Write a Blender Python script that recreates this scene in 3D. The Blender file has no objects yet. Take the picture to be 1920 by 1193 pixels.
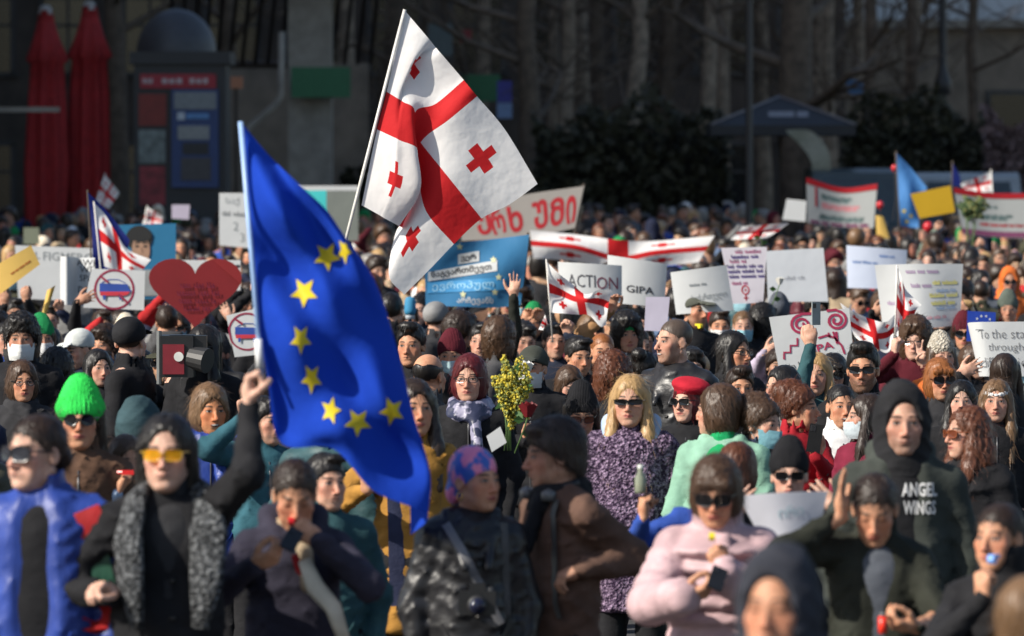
import bpy, math, random
import numpy as np
from mathutils import Vector, Matrix
R_ = math.radians
rnd = random.Random(7)
sc = bpy.context.scene
COL = sc.collection

# ------------------------------------------------------------------ camera, light, exposure
F = 10667.0            # focal length in pixels of the 1920 px wide photograph (200 mm lens)
HC = 2.75              # camera height
HZ = 330.0             # horizon row
CX, CY = 960.0, 596.5
PITCH = math.atan((CY - HZ) / F)
cam_data = bpy.data.cameras.new('camera')
cam_data.lens = 200.0
cam_data.sensor_width = 36.0
cam_data.clip_start = 0.5
cam_data.clip_end = 1500.0
cam_data.dof.use_dof = True
cam_data.dof.focus_distance = 32.0
cam_data.dof.aperture_fstop = 4.1
cam_data.dof.aperture_blades = 9
cam = bpy.data.objects.new('camera', cam_data)
COL.objects.link(cam)
cam.location = (0, 0, HC)
cam.rotation_euler = (math.pi / 2 - PITCH, 0, 0)
sc.camera = cam

SUN_AZ, SUN_EL = R_(62), R_(36)      # azimuth from behind the camera towards its left
sdir = Vector((-math.cos(SUN_EL) * math.sin(SUN_AZ), -math.cos(SUN_EL) * math.cos(SUN_AZ), math.sin(SUN_EL)))
world = bpy.data.worlds.new('World')
sc.world = world
world.use_nodes = True
wn = world.node_tree
sky = wn.nodes.new('ShaderNodeTexSky')
sky.sky_type = 'NISHITA'
sky.sun_disc = False
sky.sun_elevation = SUN_EL
sky.sun_rotation = math.atan2(sdir.x, sdir.y)
bg = wn.nodes['Background']
bg.inputs['Strength'].default_value = 0.1
wn.links.new(sky.outputs[0], bg.inputs['Color'])
sl = bpy.data.lights.new('sun', 'SUN')
sl.energy = 4.9
sl.angle = R_(0.53)
sl.color = (1.0, 0.93, 0.82)
so = bpy.data.objects.new('sun', sl)
COL.objects.link(so)
so.rotation_euler = (-sdir).to_track_quat('-Z', 'Y').to_euler()
sc.view_settings.view_transform = 'Standard'
sc.view_settings.look = 'None'
sc.view_settings.exposure = 0.5
sc.view_settings.gamma = 1.0
sc.render.engine = 'CYCLES'
sc.cycles.max_bounces = 5
sc.cycles.diffuse_bounces = 2
sc.cycles.glossy_bounces = 2
sc.cycles.transparent_max_bounces = 6
sc.cycles.caustics_reflective = False
sc.cycles.caustics_refractive = False

_cp, _sp = math.cos(PITCH), math.sin(PITCH)
def gz(y):
    """the street climbs gently beyond the first forty metres"""
    return .0085 * (min(y, 160) - 40) if y > 40 else 0.0
def atr(px, py, d):
    """point at distance d (metres along the street) that the photograph shows at pixel px, py"""
    x = (px - CX) / F
    v = -(py - CY) / F
    ry = _cp + v * _sp
    rz = -_sp + v * _cp
    t = d / ry
    return Vector((x * t, d, HC + rz * t))
_dm = np.arange(10, 170, .25)
_dpy = np.array([HZ + (HC - 1.6 - gz(q)) * F / q for q in _dm])
REMAP = False
def at(px, py, d):
    # signs are listed with distances measured from a lower guess of the camera; keep them level with the heads beside them
    return atr(px, py, rd(d) if REMAP else d)
def rd(d):
    return float(np.interp(340 + .75 * F / d, _dpy[::-1], _dm[::-1]))
LASTD = 20.0
def dl(dd=0.0): return LASTD + dd

# ------------------------------------------------------------------ objects, properties
def link(name, me, mats=None, parent=None, kind=None, label=None, cat=None, group=None):
    o = bpy.data.objects.new(name, me)
    COL.objects.link(o)
    if mats is not None:
        if not isinstance(mats, (list, tuple)):
            mats = [mats]
        if len(me.materials) == 0:
            for m in mats:
                me.materials.append(m)
        else:
            for i, m in enumerate(mats):
                if me.materials[i] is not m:
                    o.material_slots[i].link = 'OBJECT'
                    o.material_slots[i].material = m
    if parent is not None:
        o.parent = parent
    tag(o, label, cat, group, kind)
    return o
def tag(o, label=None, cat=None, group=None, kind=None):
    if label: o['label'] = label
    if cat: o['category'] = cat
    if group: o['group'] = group
    if kind: o['kind'] = kind
    return o
def thing(name, label, cat, loc=(0, 0, 0), rz=0.0, s=1.0, group=None):
    o = bpy.data.objects.new(name, None)
    COL.objects.link(o)
    o.empty_display_size = 0.1
    o.location = loc
    o.rotation_euler = (0, 0, rz)
    o.scale = (s, s, s)
    return tag(o, label, cat, group)
def mesh_np(name, V, Fc, smooth=True, mi=None):
    """mesh from an Nx3 array and an Mx4 (or Mx3) array of faces"""
    me = bpy.data.meshes.new(name)
    V = np.asarray(V, dtype=np.float32); Fc = np.asarray(Fc, dtype=np.int32)
    n, k = Fc.shape if len(Fc) else (0, 4)
    me.vertices.add(len(V)); me.vertices.foreach_set('co', V.ravel())
    me.loops.add(n * k); me.loops.foreach_set('vertex_index', Fc.ravel())
    me.polygons.add(n); me.polygons.foreach_set('loop_start', np.arange(0, n * k, k, dtype=np.int32))
    me.polygons.foreach_set('loop_total', np.full(n, k, dtype=np.int32))
    me.polygons.foreach_set('use_smooth', np.full(n, smooth))
    if mi is not None:
        me.polygons.foreach_set('material_index', np.asarray(mi, dtype=np.int32))
    me.update(calc_edges=True)
    return me
def mesh_py(name, V, Fc, smooth=False, mi=None):
    me = bpy.data.meshes.new(name)
    me.from_pydata([tuple(v) for v in V], [], Fc)
    if smooth:
        me.polygons.foreach_set('use_smooth', [True] * len(me.polygons))
    if mi is not None:
        me.polygons.foreach_set('material_index', mi)
    me.update()
    return me
class MB:
    """collects boxes, tubes and lathes into one mesh"""
    def __init__(s): s.v, s.f, s.m = [], [], []
    def add(s, V, Fc, mi=0):
        b = len(s.v); s.v += [tuple(v) for v in V]
        s.f += [tuple(i + b for i in f) for f in Fc]; s.m += [mi] * len(Fc)
    def box(s, c, size, M=None, mi=0):
        hx, hy, hz = [a / 2 for a in size]
        V = [Vector((x * hx, y * hy, z * hz)) for x in (-1, 1) for y in (-1, 1) for z in (-1, 1)]
        V = [(M @ v if M else v) + Vector(c) for v in V]
        s.add(V, [(0, 1, 3, 2), (4, 6, 7, 5), (0, 4, 5, 1), (2, 3, 7, 6), (0, 2, 6, 4), (1, 5, 7, 3)], mi)
    def tube(s, pts, rad, n=8, mi=0, cap=True, sq=1.0):
        pts = [Vector(p) for p in pts]
        if not isinstance(rad, (list, tuple)): rad = [rad] * len(pts)
        V = []
        for i, p in enumerate(pts):
            d = (pts[min(i + 1, len(pts) - 1)] - pts[max(i - 1, 0)]).normalized()
            a = d.orthogonal().normalized() if i == 0 else (a - d * a.dot(d)).normalized()
            b = d.cross(a)
            V += [p + (a * math.cos(2 * math.pi * k / n) + b * math.sin(2 * math.pi * k / n) * sq) * rad[i] for k in range(n)]
        Fc = [(i * n + k, i * n + (k + 1) % n, (i + 1) * n + (k + 1) % n, (i + 1) * n + k) for i in range(len(pts) - 1) for k in range(n)]
        if cap:
            Fc += [tuple(range(n - 1, -1, -1)), tuple(range((len(pts) - 1) * n, len(pts) * n))]
        s.add(V, Fc, mi)
    def lathe(s, c, prof, n=16, mi=0):
        V = [(c[0] + r * math.cos(2 * math.pi * k / n), c[1] + r * math.sin(2 * math.pi * k / n), c[2] + z) for r, z in prof for k in range(n)]
        Fc = [(i * n + k, i * n + (k + 1) % n, (i + 1) * n + (k + 1) % n, (i + 1) * n + k) for i in range(len(prof) - 1) for k in range(n)]
        s.add(V, Fc, mi)
    def prism(s, pts, y0, y1, mi=0):
        """outline in x, z extruded along y"""
        n = len(pts)
        V = [(x, y0, z) for x, z in pts] + [(x, y1, z) for x, z in pts]
        s.add(V, [tuple(range(n)), tuple(range(2 * n - 1, n - 1, -1))] + [(i, n + i, n + (i + 1) % n, (i + 1) % n) for i in range(n)], mi)
    def build(s, name, mats, parent=None, smooth=False, **k):
        return link(name, mesh_py(name, s.v, s.f, smooth, s.m), mats, parent, **k)

# ------------------------------------------------------------------ materials
MATS = {}
def nodes(name):
    m = bpy.data.materials.new(name); m.use_nodes = True
    nt = m.node_tree; b = nt.nodes['Principled BSDF']
    return m, nt, b
class NT:
    def __init__(s, nt): s.nt = nt
    def n(s, t, **k):
        x = s.nt.nodes.new(t)
        for a, v in k.items():
            if a.startswith('i_'):
                key = a[2:]
                x.inputs[int(key) if key.isdigit() else key.replace('_', ' ')].default_value = v
            else: setattr(x, a, v)
        return x
    def l(s, a, b): s.nt.links.new(a, b)
    def math(s, op, a, b=None, c=None, clamp=False):
        x = s.nt.nodes.new('ShaderNodeMath'); x.operation = op; x.use_clamp = clamp
        for i, v in enumerate((a, b, c)):
            if v is None: continue
            if isinstance(v, (int, float)): x.inputs[i].default_value = v
            else: s.l(v, x.inputs[i])
        return x.outputs[0]
    def mix(s, f, a, b):
        x = s.nt.nodes.new('ShaderNodeMix'); x.data_type = 'RGBA'
        for sock, v in ((x.inputs[0], f), (x.inputs[6], a), (x.inputs[7], b)):
            if isinstance(v, (int, float)): sock.default_value = v
            elif isinstance(v, tuple): sock.default_value = v if len(v) == 4 else (*v, 1)
            else: s.l(v, sock)
        return x.outputs[2]
    def noise(s, co, scale, detail=3, rough=0.5):
        x = s.n('ShaderNodeTexNoise'); x.inputs['Scale'].default_value = scale
        x.inputs['Detail'].default_value = detail; x.inputs['Roughness'].default_value = rough
        if co is not None: s.l(co, x.inputs['Vector'])
        return x.outputs['Fac']
    def ramp(s, f, lo, hi):
        x = s.n('ShaderNodeMapRange'); x.inputs['From Min'].default_value = lo; x.inputs['From Max'].default_value = hi
        s.l(f, x.inputs['Value']); return x.outputs['Result']
    def scaled(s, co, v):
        x = s.n('ShaderNodeMapping'); x.inputs['Scale'].default_value = v
        s.l(co, x.inputs['Vector']); return x.outputs[0]
def C4(c): return (*c, 1.0)
def plain(name, c, rough=0.6, metal=0.0, var=0.12, nscale=12.0, bump=0.0, bscale=60.0, spec=0.5, coat=0.0, trans=0.0):
    if name in MATS: return MATS[name]
    m, nt, b = nodes(name); t = NT(nt)
    co = t.n('ShaderNodeTexCoord').outputs['Object']
    f = t.noise(co, nscale, 4)
    dk = tuple(max(0, x * (1 - var)) for x in c); lt = tuple(min(1, x * (1 + var)) for x in c)
    t.l(t.mix(t.ramp(f, .3, .7), dk, lt), b.inputs['Base Color'])
    b.inputs['Roughness'].default_value = rough; b.inputs['Metallic'].default_value = metal
    b.inputs['Specular IOR Level'].default_value = spec
    b.inputs['Coat Weight'].default_value = coat
    if bump:
        bn = t.n('ShaderNodeBump'); bn.inputs['Strength'].default_value = bump; bn.inputs['Distance'].default_value = 0.01
        t.l(t.noise(co, bscale, 3), bn.inputs['Height']); t.l(bn.outputs[0], b.inputs['Normal'])
    MATS[name] = m
    return m
def sheet(name, c, rough=0.6, transl=0.3, wrinkle=0.35, scale=3.0, spec=.25):
    """paper or thin cloth that lets some light through"""
    if name in MATS: return MATS[name]
    m, nt, b = nodes(name); t = NT(nt)
    co = t.n('ShaderNodeTexCoord').outputs['Object']
    f = t.noise(co, 6, 4)
    dk = tuple(x * .93 for x in c)
    col = t.mix(f, dk, c)
    t.l(col, b.inputs['Base Color']); b.inputs['Roughness'].default_value = rough
    b.inputs['Specular IOR Level'].default_value = spec
    bn = t.n('ShaderNodeBump'); bn.inputs['Strength'].default_value = wrinkle; bn.inputs['Distance'].default_value = 0.03
    t.l(t.noise(co, scale, 3), bn.inputs['Height']); t.l(bn.outputs[0], b.inputs['Normal'])
    tr = t.n('ShaderNodeBsdfTranslucent'); t.l(col, tr.inputs['Color']); t.l(bn.outputs[0], tr.inputs['Normal'])
    mx = t.n('ShaderNodeMixShader'); mx.inputs[0].default_value = transl
    t.l(b.outputs[0], mx.inputs[1]); t.l(tr.outputs[0], mx.inputs[2])
    t.l(mx.outputs[0], nt.nodes['Material Output'].inputs['Surface'])
    MATS[name] = m
    return m
def cloth(name, c, kind='wool', c2=None):
    key = 'cloth_' + name + '_' + kind
    if key in MATS: return MATS[key]
    m, nt, b = nodes(key); t = NT(nt)
    co = t.n('ShaderNodeTexCoord').outputs['Object']
    big = t.noise(co, 7, 3); fine = t.noise(co, 140, 2)
    dk = tuple(x * .72 for x in c); lt = tuple(min(1, x * 1.25 + .004) for x in c)
    col = t.mix(t.ramp(big, .3, .7), dk, lt)
    rough, bs, h = .85, .28, None
    wr = t.noise(t.scaled(co, (1, 1, 1.6)), 13, 3, .6)
    if kind == 'wool': h = t.math('ADD', t.math('MULTIPLY', fine, .25), wr)
    elif kind == 'leather':
        rough, bs = .42, .26
        h = t.math('ADD', t.math('MULTIPLY', t.noise(co, 90, 3), .12), wr)
        b.inputs['Coat Weight'].default_value = .15; b.inputs['Coat Roughness'].default_value = .3
    elif kind == 'satin':
        rough, bs = .45, .45; h = t.noise(t.scaled(co, (2.2, 2.2, .8)), 9, 3, .55)
    elif kind == 'puffer':
        rough, bs = .55, .2; h = wr
    elif kind == 'fur':
        v = t.n('ShaderNodeTexVoronoi'); v.inputs['Scale'].default_value = 70; t.l(co, v.inputs['Vector'])
        f2 = t.noise(co, 55, 4, .7)
        col = t.mix(t.ramp(f2, .45, .62), dk, c2 or lt); bs = 1.0; rough = .95
        h = t.math('ADD', f2, v.outputs['Distance'])
    elif kind == 'knit':
        w = t.n('ShaderNodeTexWave'); w.inputs['Scale'].default_value = 36; w.inputs['Distortion'].default_value = 1.2
        w.bands_direction = 'X'; t.l(co, w.inputs['Vector'])
        h = t.math('ADD', t.math('MULTIPLY', w.outputs['Fac'], .35), t.math('MULTIPLY', fine, .25)); bs = .5; rough = .95
    elif kind == 'print':
        f2 = t.noise(co, 16, 2)
        col = t.mix(t.ramp(f2, .47, .53), C4(c), c2); h = wr; rough = .4
    t.l(col, b.inputs['Base Color']); b.inputs['Roughness'].default_value = rough
    b.inputs['Specular IOR Level'].default_value = .35 if kind not in ('wool', 'fur', 'knit') else .15
    bn = t.n('ShaderNodeBump'); bn.inputs['Strength'].default_value = bs; bn.inputs['Distance'].default_value = .022
    t.l(h, bn.inputs['Height']); t.l(bn.outputs[0], b.inputs['Normal'])
    MATS[key] = m
    return m
def hairmat(name, c):
    key = 'hair_' + name
    if key in MATS: return MATS[key]
    m, nt, b = nodes(key); t = NT(nt)
    co = t.n('ShaderNodeTexCoord').outputs['Object']
    st = t.noise(t.scaled(co, (1, 1, .16)), 130, 3, .6); big = t.noise(co, 11, 2)
    dk = tuple(x * .6 for x in c); lt = tuple(min(1, x * 1.4) for x in c)
    col = t.mix(t.math('MULTIPLY_ADD', big, .5, t.math('MULTIPLY', st, .5)), dk, lt)
    t.l(col, b.inputs['Base Color']); b.inputs['Roughness'].default_value = .42
    b.inputs['Specular IOR Level'].default_value = .42
    bn = t.n('ShaderNodeBump'); bn.inputs['Strength'].default_value = .45; bn.inputs['Distance'].default_value = .005
    t.l(st, bn.inputs['Height']); t.l(bn.outputs[0], b.inputs['Normal'])
    MATS[key] = m
    return m
def skinmat(name, c, beard=0.0, smile=0.0, lip=(.36, .1, .09), lips=1.0, lids=0.0):
    """skin with eyes, brows, lips and stubble drawn from head coordinates"""
    key = 'skin_%s_%.1f_%.1f_%.1f_%.1f' % (name, beard, smile, lips, lids)
    if key in MATS: return MATS[key]
    m, nt, b = nodes(key); t = NT(nt)
    co = t.n('ShaderNodeTexCoord').outputs['Object']
    hl = t.n('ShaderNodeAttribute', attribute_name='hl').outputs['Vector']
    s3 = t.n('ShaderNodeSeparateXYZ'); t.l(hl, s3.inputs[0]); x, y, z = s3.outputs
    ax = t.math('ABSOLUTE', x)
    front = t.math('MULTIPLY', t.math('LESS_THAN', y, -.045), t.math('GREATER_THAN', y, -.15))
    def ell(cx, cz, rx, rz, soft):
        dx = t.math('DIVIDE', t.math('SUBTRACT', ax, cx), rx); dz = t.math('DIVIDE', t.math('SUBTRACT', z, cz), rz)
        r = t.math('SQRT', t.math('ADD', t.math('MULTIPLY', dx, dx), t.math('MULTIPLY', dz, dz)))
        q = t.n('ShaderNodeMapRange'); q.inputs['From Min'].default_value = 1 + soft; q.inputs['From Max'].default_value = 1 - soft
        t.l(r, q.inputs['Value']); return t.math('MULTIPLY', q.outputs[0], front)
    mot = t.noise(co, 34, 6, .65); fine = t.noise(co, 210, 3)
    dk = tuple(v * f for v, f in zip(c, (.76, .64, .58))); lt = tuple(min(1, v * 1.08) for v in c)
    col = t.mix(t.ramp(mot, .3, .7), dk, lt)
    red = (c[0] * .95, c[1] * .62, c[2] * .58)
    for (cx, cz, rx, rz, a) in ((.045, -.035, .03, .026, .5), (0, -.04, .018, .02, .55), (.078, -.012, .02, .035, .5)):
        col = t.mix(t.math('MULTIPLY', ell(cx, cz, rx, rz, .7), a), col, red)
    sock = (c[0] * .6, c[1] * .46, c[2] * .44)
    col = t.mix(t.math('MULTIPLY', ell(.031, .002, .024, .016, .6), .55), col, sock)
    if beard:
        zz = t.math('SUBTRACT', z, t.math('MULTIPLY', ax, .75))
        bm = t.ramp(zz, -.055, -.085)
        um = ell(0, -.056, .03, .007, .4)
        bb = t.math('MAXIMUM', t.math('MULTIPLY', bm, t.math('LESS_THAN', y, .0)), um)
        bb = t.math('MULTIPLY', bb, t.math('GREATER_THAN', z, -.13))
        bb = t.math('MULTIPLY', bb, t.math('MULTIPLY_ADD', t.noise(co, 200, 2), .8, .5))
        col = t.mix(t.math('MULTIPLY', bb, beard, clamp=True), col, (.03, .022, .018))
    if lips:
        col = t.mix(t.math('MULTIPLY', ell(0, -.069, .0235, .0088, .25), .8 * lips), col, lip)
        col = t.mix(t.math('MULTIPLY', ell(0, -.0685, .024, .0016, .5), .9), col, (.05, .014, .012))
    if smile:
        col = t.mix(ell(0, -.0695, .022, .007, .2), col, (.045, .012, .012))
        col = t.mix(ell(0, -.067, .017, .0038, .25), col, (.62, .58, .52))
    # brows
    bz = t.math('SUBTRACT', z, t.math('SUBTRACT', .0235, t.math('MULTIPLY', t.math('POWER', t.math('SUBTRACT', ax, .03), 2.0), 9.0)))
    bh = t.ramp(t.math('ABSOLUTE', bz), .0058, .0028)
    bx = t.math('MULTIPLY', t.ramp(ax, .009, .016), t.ramp(ax, .056, .044))
    col = t.mix(t.math('MULTIPLY', t.math('MULTIPLY', t.math('MULTIPLY', bh, bx), front), .9, clamp=True), col, (.022, .015, .011))
    # eyes
    if lids:
        col = t.mix(t.math('MULTIPLY', ell(.031, -.003, .0145, .0022, .3), .95), col, (.015, .01, .009))
    else:
        col = t.mix(ell(.031, .0003, .0148, .0064, .15), col, (.02, .013, .011))
        col = t.mix(ell(.031, -.0012, .0126, .0040, .2), col, (.38, .33, .30))
        col = t.mix(ell(.031, -.0004, .0062, .0052, .2), col, (.02, .012, .008))
    t.l(col, b.inputs['Base Color'])
    b.inputs['Roughness'].default_value = .56; b.inputs['Specular IOR Level'].default_value = .3
    b.inputs['Subsurface Weight'].default_value = .12
    b.inputs['Subsurface Radius'].default_value = (1.0, .35, .2); b.inputs['Subsurface Scale'].default_value = .012
    bn = t.n('ShaderNodeBump'); bn.inputs['Strength'].default_value = .25; bn.inputs['Distance'].default_value = .003
    t.l(t.math('ADD', fine, mot), bn.inputs['Height']); t.l(bn.outputs[0], b.inputs['Normal'])
    MATS[key] = m
    return m

# ------------------------------------------------------------------ sculpting: distance fields and surface nets
def axis(lo, hi, h, fine=()):
    """coordinates from lo to hi with step h, finer inside the intervals (a, b, h)"""
    xs = [lo]
    while xs[-1] < hi:
        x = xs[-1]; st = h
        for a, b_, hf in fine:
            if a <= x < b_: st = min(st, hf)
            elif x < a < x + st: st = min(st, max(a - x + 1e-4, hf))
        xs.append(x + st)
    return np.array(xs, dtype=np.float32)
class Field:
    def __init__(s, xs, ys, zs):
        s.xs, s.ys, s.zs = xs, ys, zs
        s.F = np.full((len(xs), len(ys), len(zs)), .06, dtype=np.float32)
    def sl(s, lo, hi):
        r = []
        for a, l, h in zip((s.xs, s.ys, s.zs), lo, hi):
            i, j = np.searchsorted(a, l), np.searchsorted(a, h)
            r.append(slice(max(0, i - 1), min(len(a), j + 1)))
        return tuple(r)
    def grid(s, q):
        return s.xs[q[0]][:, None, None], s.ys[q[1]][None, :, None], s.zs[q[2]][None, None, :]
    def op(s, fn, lo, hi, k, sub=False):
        pad = .035 + k
        q = s.sl([a - pad for a in lo], [a + pad for a in hi])
        if any(b_.stop <= b_.start for b_ in q): return
        d = fn(*s.grid(q)); A = s.F[q]
        if sub:
            h = np.clip(.5 - .5 * (A + d) / k, 0, 1)
            s.F[q] = A * (1 - h) - d * h + k * h * (1 - h)
        else:
            h = np.clip(.5 + .5 * (A - d) / k, 0, 1)
            s.F[q] = A * (1 - h) + d * h - k * h * (1 - h)
    def ell(s, c, r, k=.012, M=None, sub=False):
        c = np.array(c, dtype=np.float32)
        if not hasattr(r, '__len__'): r = (r, r, r)
        rm = max(r)
        def fn(X, Y, Z):
            x, y, z = X - c[0], Y - c[1], Z - c[2]
            if M is not None:
                m = M
                x, y, z = (m[0][0] * x + m[1][0] * y + m[2][0] * z, m[0][1] * x + m[1][1] * y + m[2][1] * z, m[0][2] * x + m[1][2] * y + m[2][2] * z)
            a = np.sqrt((x / r[0]) ** 2 + (y / r[1]) ** 2 + (z / r[2]) ** 2)
            g = np.sqrt((x / r[0] ** 2) ** 2 + (y / r[1] ** 2) ** 2 + (z / r[2] ** 2) ** 2) + 1e-6
            return a * (a - 1) / g
        ex = (rm, rm, rm) if M is not None else r
        s.op(fn, c - np.array(ex), c + np.array(ex), k, sub)
    def cone(s, a, b_, ra, rb, k=.015, sy=1.0, sub=False):
        a = np.array(a, dtype=np.float32); b_ = np.array(b_, dtype=np.float32)
        ab = (b_ - a) * np.array((1, 1 / sy, 1), dtype=np.float32); L = float(ab @ ab) + 1e-9
        def fn(X, Y, Z):
            x, y, z = X - a[0], (Y - a[1]) / sy, Z - a[2]
            t = np.clip((x * ab[0] + y * ab[1] + z * ab[2]) / L, 0, 1)
            return (np.sqrt((x - t * ab[0]) ** 2 + (y - t * ab[1]) ** 2 + (z - t * ab[2]) ** 2) - (ra + (rb - ra) * t)) * min(1, sy)
        m = max(ra, rb)
        s.op(fn, np.minimum(a, b_) - m, np.maximum(a, b_) + m, k, sub)
    def mesh(s):
        F_, xs, ys, zs = s.F, s.xs, s.ys, s.zs
        S = F_ < 0
        cnt = np.zeros(tuple(n - 1 for n in F_.shape), dtype=np.int8)
        cs = [(i, j, k) for i in (0, 1) for j in (0, 1) for k in (0, 1)]
        def cut(A, c): return A[c[0]:A.shape[0] - 1 + c[0], c[1]:A.shape[1] - 1 + c[1], c[2]:A.shape[2] - 1 + c[2]]
        for c in cs: cnt += cut(S, c)
        act = (cnt > 0) & (cnt < 8)
        I, J, K = np.nonzero(act)
        idx = np.full(act.shape, -1, dtype=np.int32); idx[I, J, K] = np.arange(len(I))
        acc = np.zeros((len(I), 3), dtype=np.float32); w = np.zeros(len(I), dtype=np.float32)
        val = {c: F_[I + c[0], J + c[1], K + c[2]] for c in cs}
        X = (xs[I], xs[I + 1]); Y = (ys[J], ys[J + 1]); Z = (zs[K], zs[K + 1])
        for c in cs:
            for ax in range(3):
                if c[ax]: continue
                e = list(c); e[ax] = 1; e = tuple(e)
                a, b_ = val[c], val[e]
                hit = (a < 0) != (b_ < 0)
                t = np.where(hit, a / np.where(hit, a - b_, 1), 0)
                P = [X[c[0]], Y[c[1]], Z[c[2]]]; Q = [X[e[0]], Y[e[1]], Z[e[2]]]
                for q in range(3): acc[:, q] += np.where(hit, P[q] + t * (Q[q] - P[q]), 0)
                w += hit
        V = acc / w[:, None]
        faces = []
        for ax in range(3):
            A = np.take(S, range(S.shape[ax] - 1), ax); B = np.take(S, range(1, S.shape[ax]), ax)
            ch = A != B
            o = [q for q in range(3) if q != ax]
            sl_ = [slice(None)] * 3
            for q in o: sl_[q] = slice(1, S.shape[q] - 1)
            ch2 = np.zeros_like(ch); ch2[tuple(sl_)] = ch[tuple(sl_)]
            P = np.array(np.nonzero(ch2)).T
            if not len(P): continue
            inside = A[P[:, 0], P[:, 1], P[:, 2]]
            u, v = np.eye(3, dtype=int)[o[0]], np.eye(3, dtype=int)[o[1]]
            q = [P - u - v, P - v, P, P - u]
            ids = np.stack([idx[a[:, 0], a[:, 1], a[:, 2]] for a in q], 1)
            flip = inside if ax != 1 else ~inside
            ids[~flip] = ids[~flip][:, ::-1]
            faces.append(ids)
        return V, np.concatenate(faces) if faces else np.zeros((0, 4), int)
def vnormals(V, Q):
    n = np.cross(V[Q[:, 2]] - V[Q[:, 0]], V[Q[:, 3]] - V[Q[:, 1]])
    N = np.zeros_like(V)
    for i in range(4): np.add.at(N, Q[:, i], n)
    return N / (np.linalg.norm(N, axis=1, keepdims=True) + 1e-9)
def folds(X, Y, Z, seed, amp=.006, f=1.0):
    """soft creases: ridges that wander over the cloth"""
    r = random.Random(seed); o = 0
    for i in range(4):
        a, b_, c = r.uniform(-1, 1), r.uniform(-1, 1), r.choice((-1, 1)) * r.uniform(.6, 1.5)
        k = f * r.uniform(26, 60); p = r.uniform(0, 6)
        s = np.sin(k * (a * X + b_ * Y + c * Z) + p + 2.0 * np.sin(k * .3 * (b_ * X - a * Y + .5 * Z) + p))
        o = o + (1 - np.abs(s)) ** 2 * np.clip(.5 + np.sin(k * .23 * (c * X + a * Z - b_ * Y) + 2 * p), 0, 1.5) - .3
    return -o * (amp * .75)
# ------------------------------------------------------------------ people
def rot(yaw=0.0, pitch=0.0, roll=0.0):
    """yaw turns towards the photo's right, pitch bows the head, roll tilts it"""
    return Matrix.Rotation(R_(yaw), 3, 'Z') @ Matrix.Rotation(R_(pitch), 3, 'X') @ Matrix.Rotation(R_(roll), 3, 'Y')
NECK = Vector((0, .025, 1.49))
HREL = Vector((0, -.035, .115))
class Pose:
    """skeleton in metres, person-local: faces -Y, right hand at -X"""
    def __init__(s, g='m', hy=0, hp=0, hr=0, L=None, R=None, wide=1.0):
        s.g, s.wide = g, wide
        s.H = rot(hy, hp, hr)
        s.head = NECK + s.H @ HREL
        s.hands = {}; s.arm = {}
        s.sh = (.168 if g == 'm' else .148) * wide
        for side, spec in ((1, L), (-1, R)):
            spec = dict(spec or {})
            S = Vector((side * s.sh, .015, 1.378))
            W = spec.get('w')
            if W is None:
                W = Vector((side * (s.sh + .05), -.05, .86)); spec.setdefault('pose', 'relax')
                spec.setdefault('pn', Vector((-side, .2, 0)))
            W = Vector(W)
            if W.z > 1.45: S = S + Vector((-side * .012, -.01, .05))
            d = W - S; la, lb = .285, .255
            if d.length > la + lb - .006:
                W = S + d.normalized() * (la + lb - .006); d = W - S
            n = d.normalized(); L_ = d.length
            t = (la * la - lb * lb + L_ * L_) / (2 * L_); h = math.sqrt(max(la * la - t * t, 1e-6))
            pole = Vector(spec.get('pole', (side * .9, .35, -.8)))
            pole = (pole - n * pole.dot(n)).normalized()
            E = S + n * t + pole * h
            s.arm[side] = (S, E, W)
            fd = Vector(spec.get('fd', (W - E).normalized())).normalized()
            pn = Vector(spec.get('pn', (0, -1, 0))); pn = (pn - fd * pn.dot(fd)).normalized()
            s.hands[side] = (W, fd, pn, spec.get('pose', 'relax'))
CURL = {'relax': [(18, 25, 15)] * 4, 'fist': [(80, 95, 60)] * 4, 'grip': [(62, 80, 45)] * 4, 'hold': [(48, 45, 25)] * 4,
        'open': [(4, 6, 4)] * 4, 'v': [(0, 4, 2), (0, 4, 2), (85, 95, 60), (85, 95, 60)], 'phone': [(40, 55, 30)] * 4,
        'pinch': [(62, 50, 20), (68, 60, 30), (74, 70, 40), (80, 75, 45)]}
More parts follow.
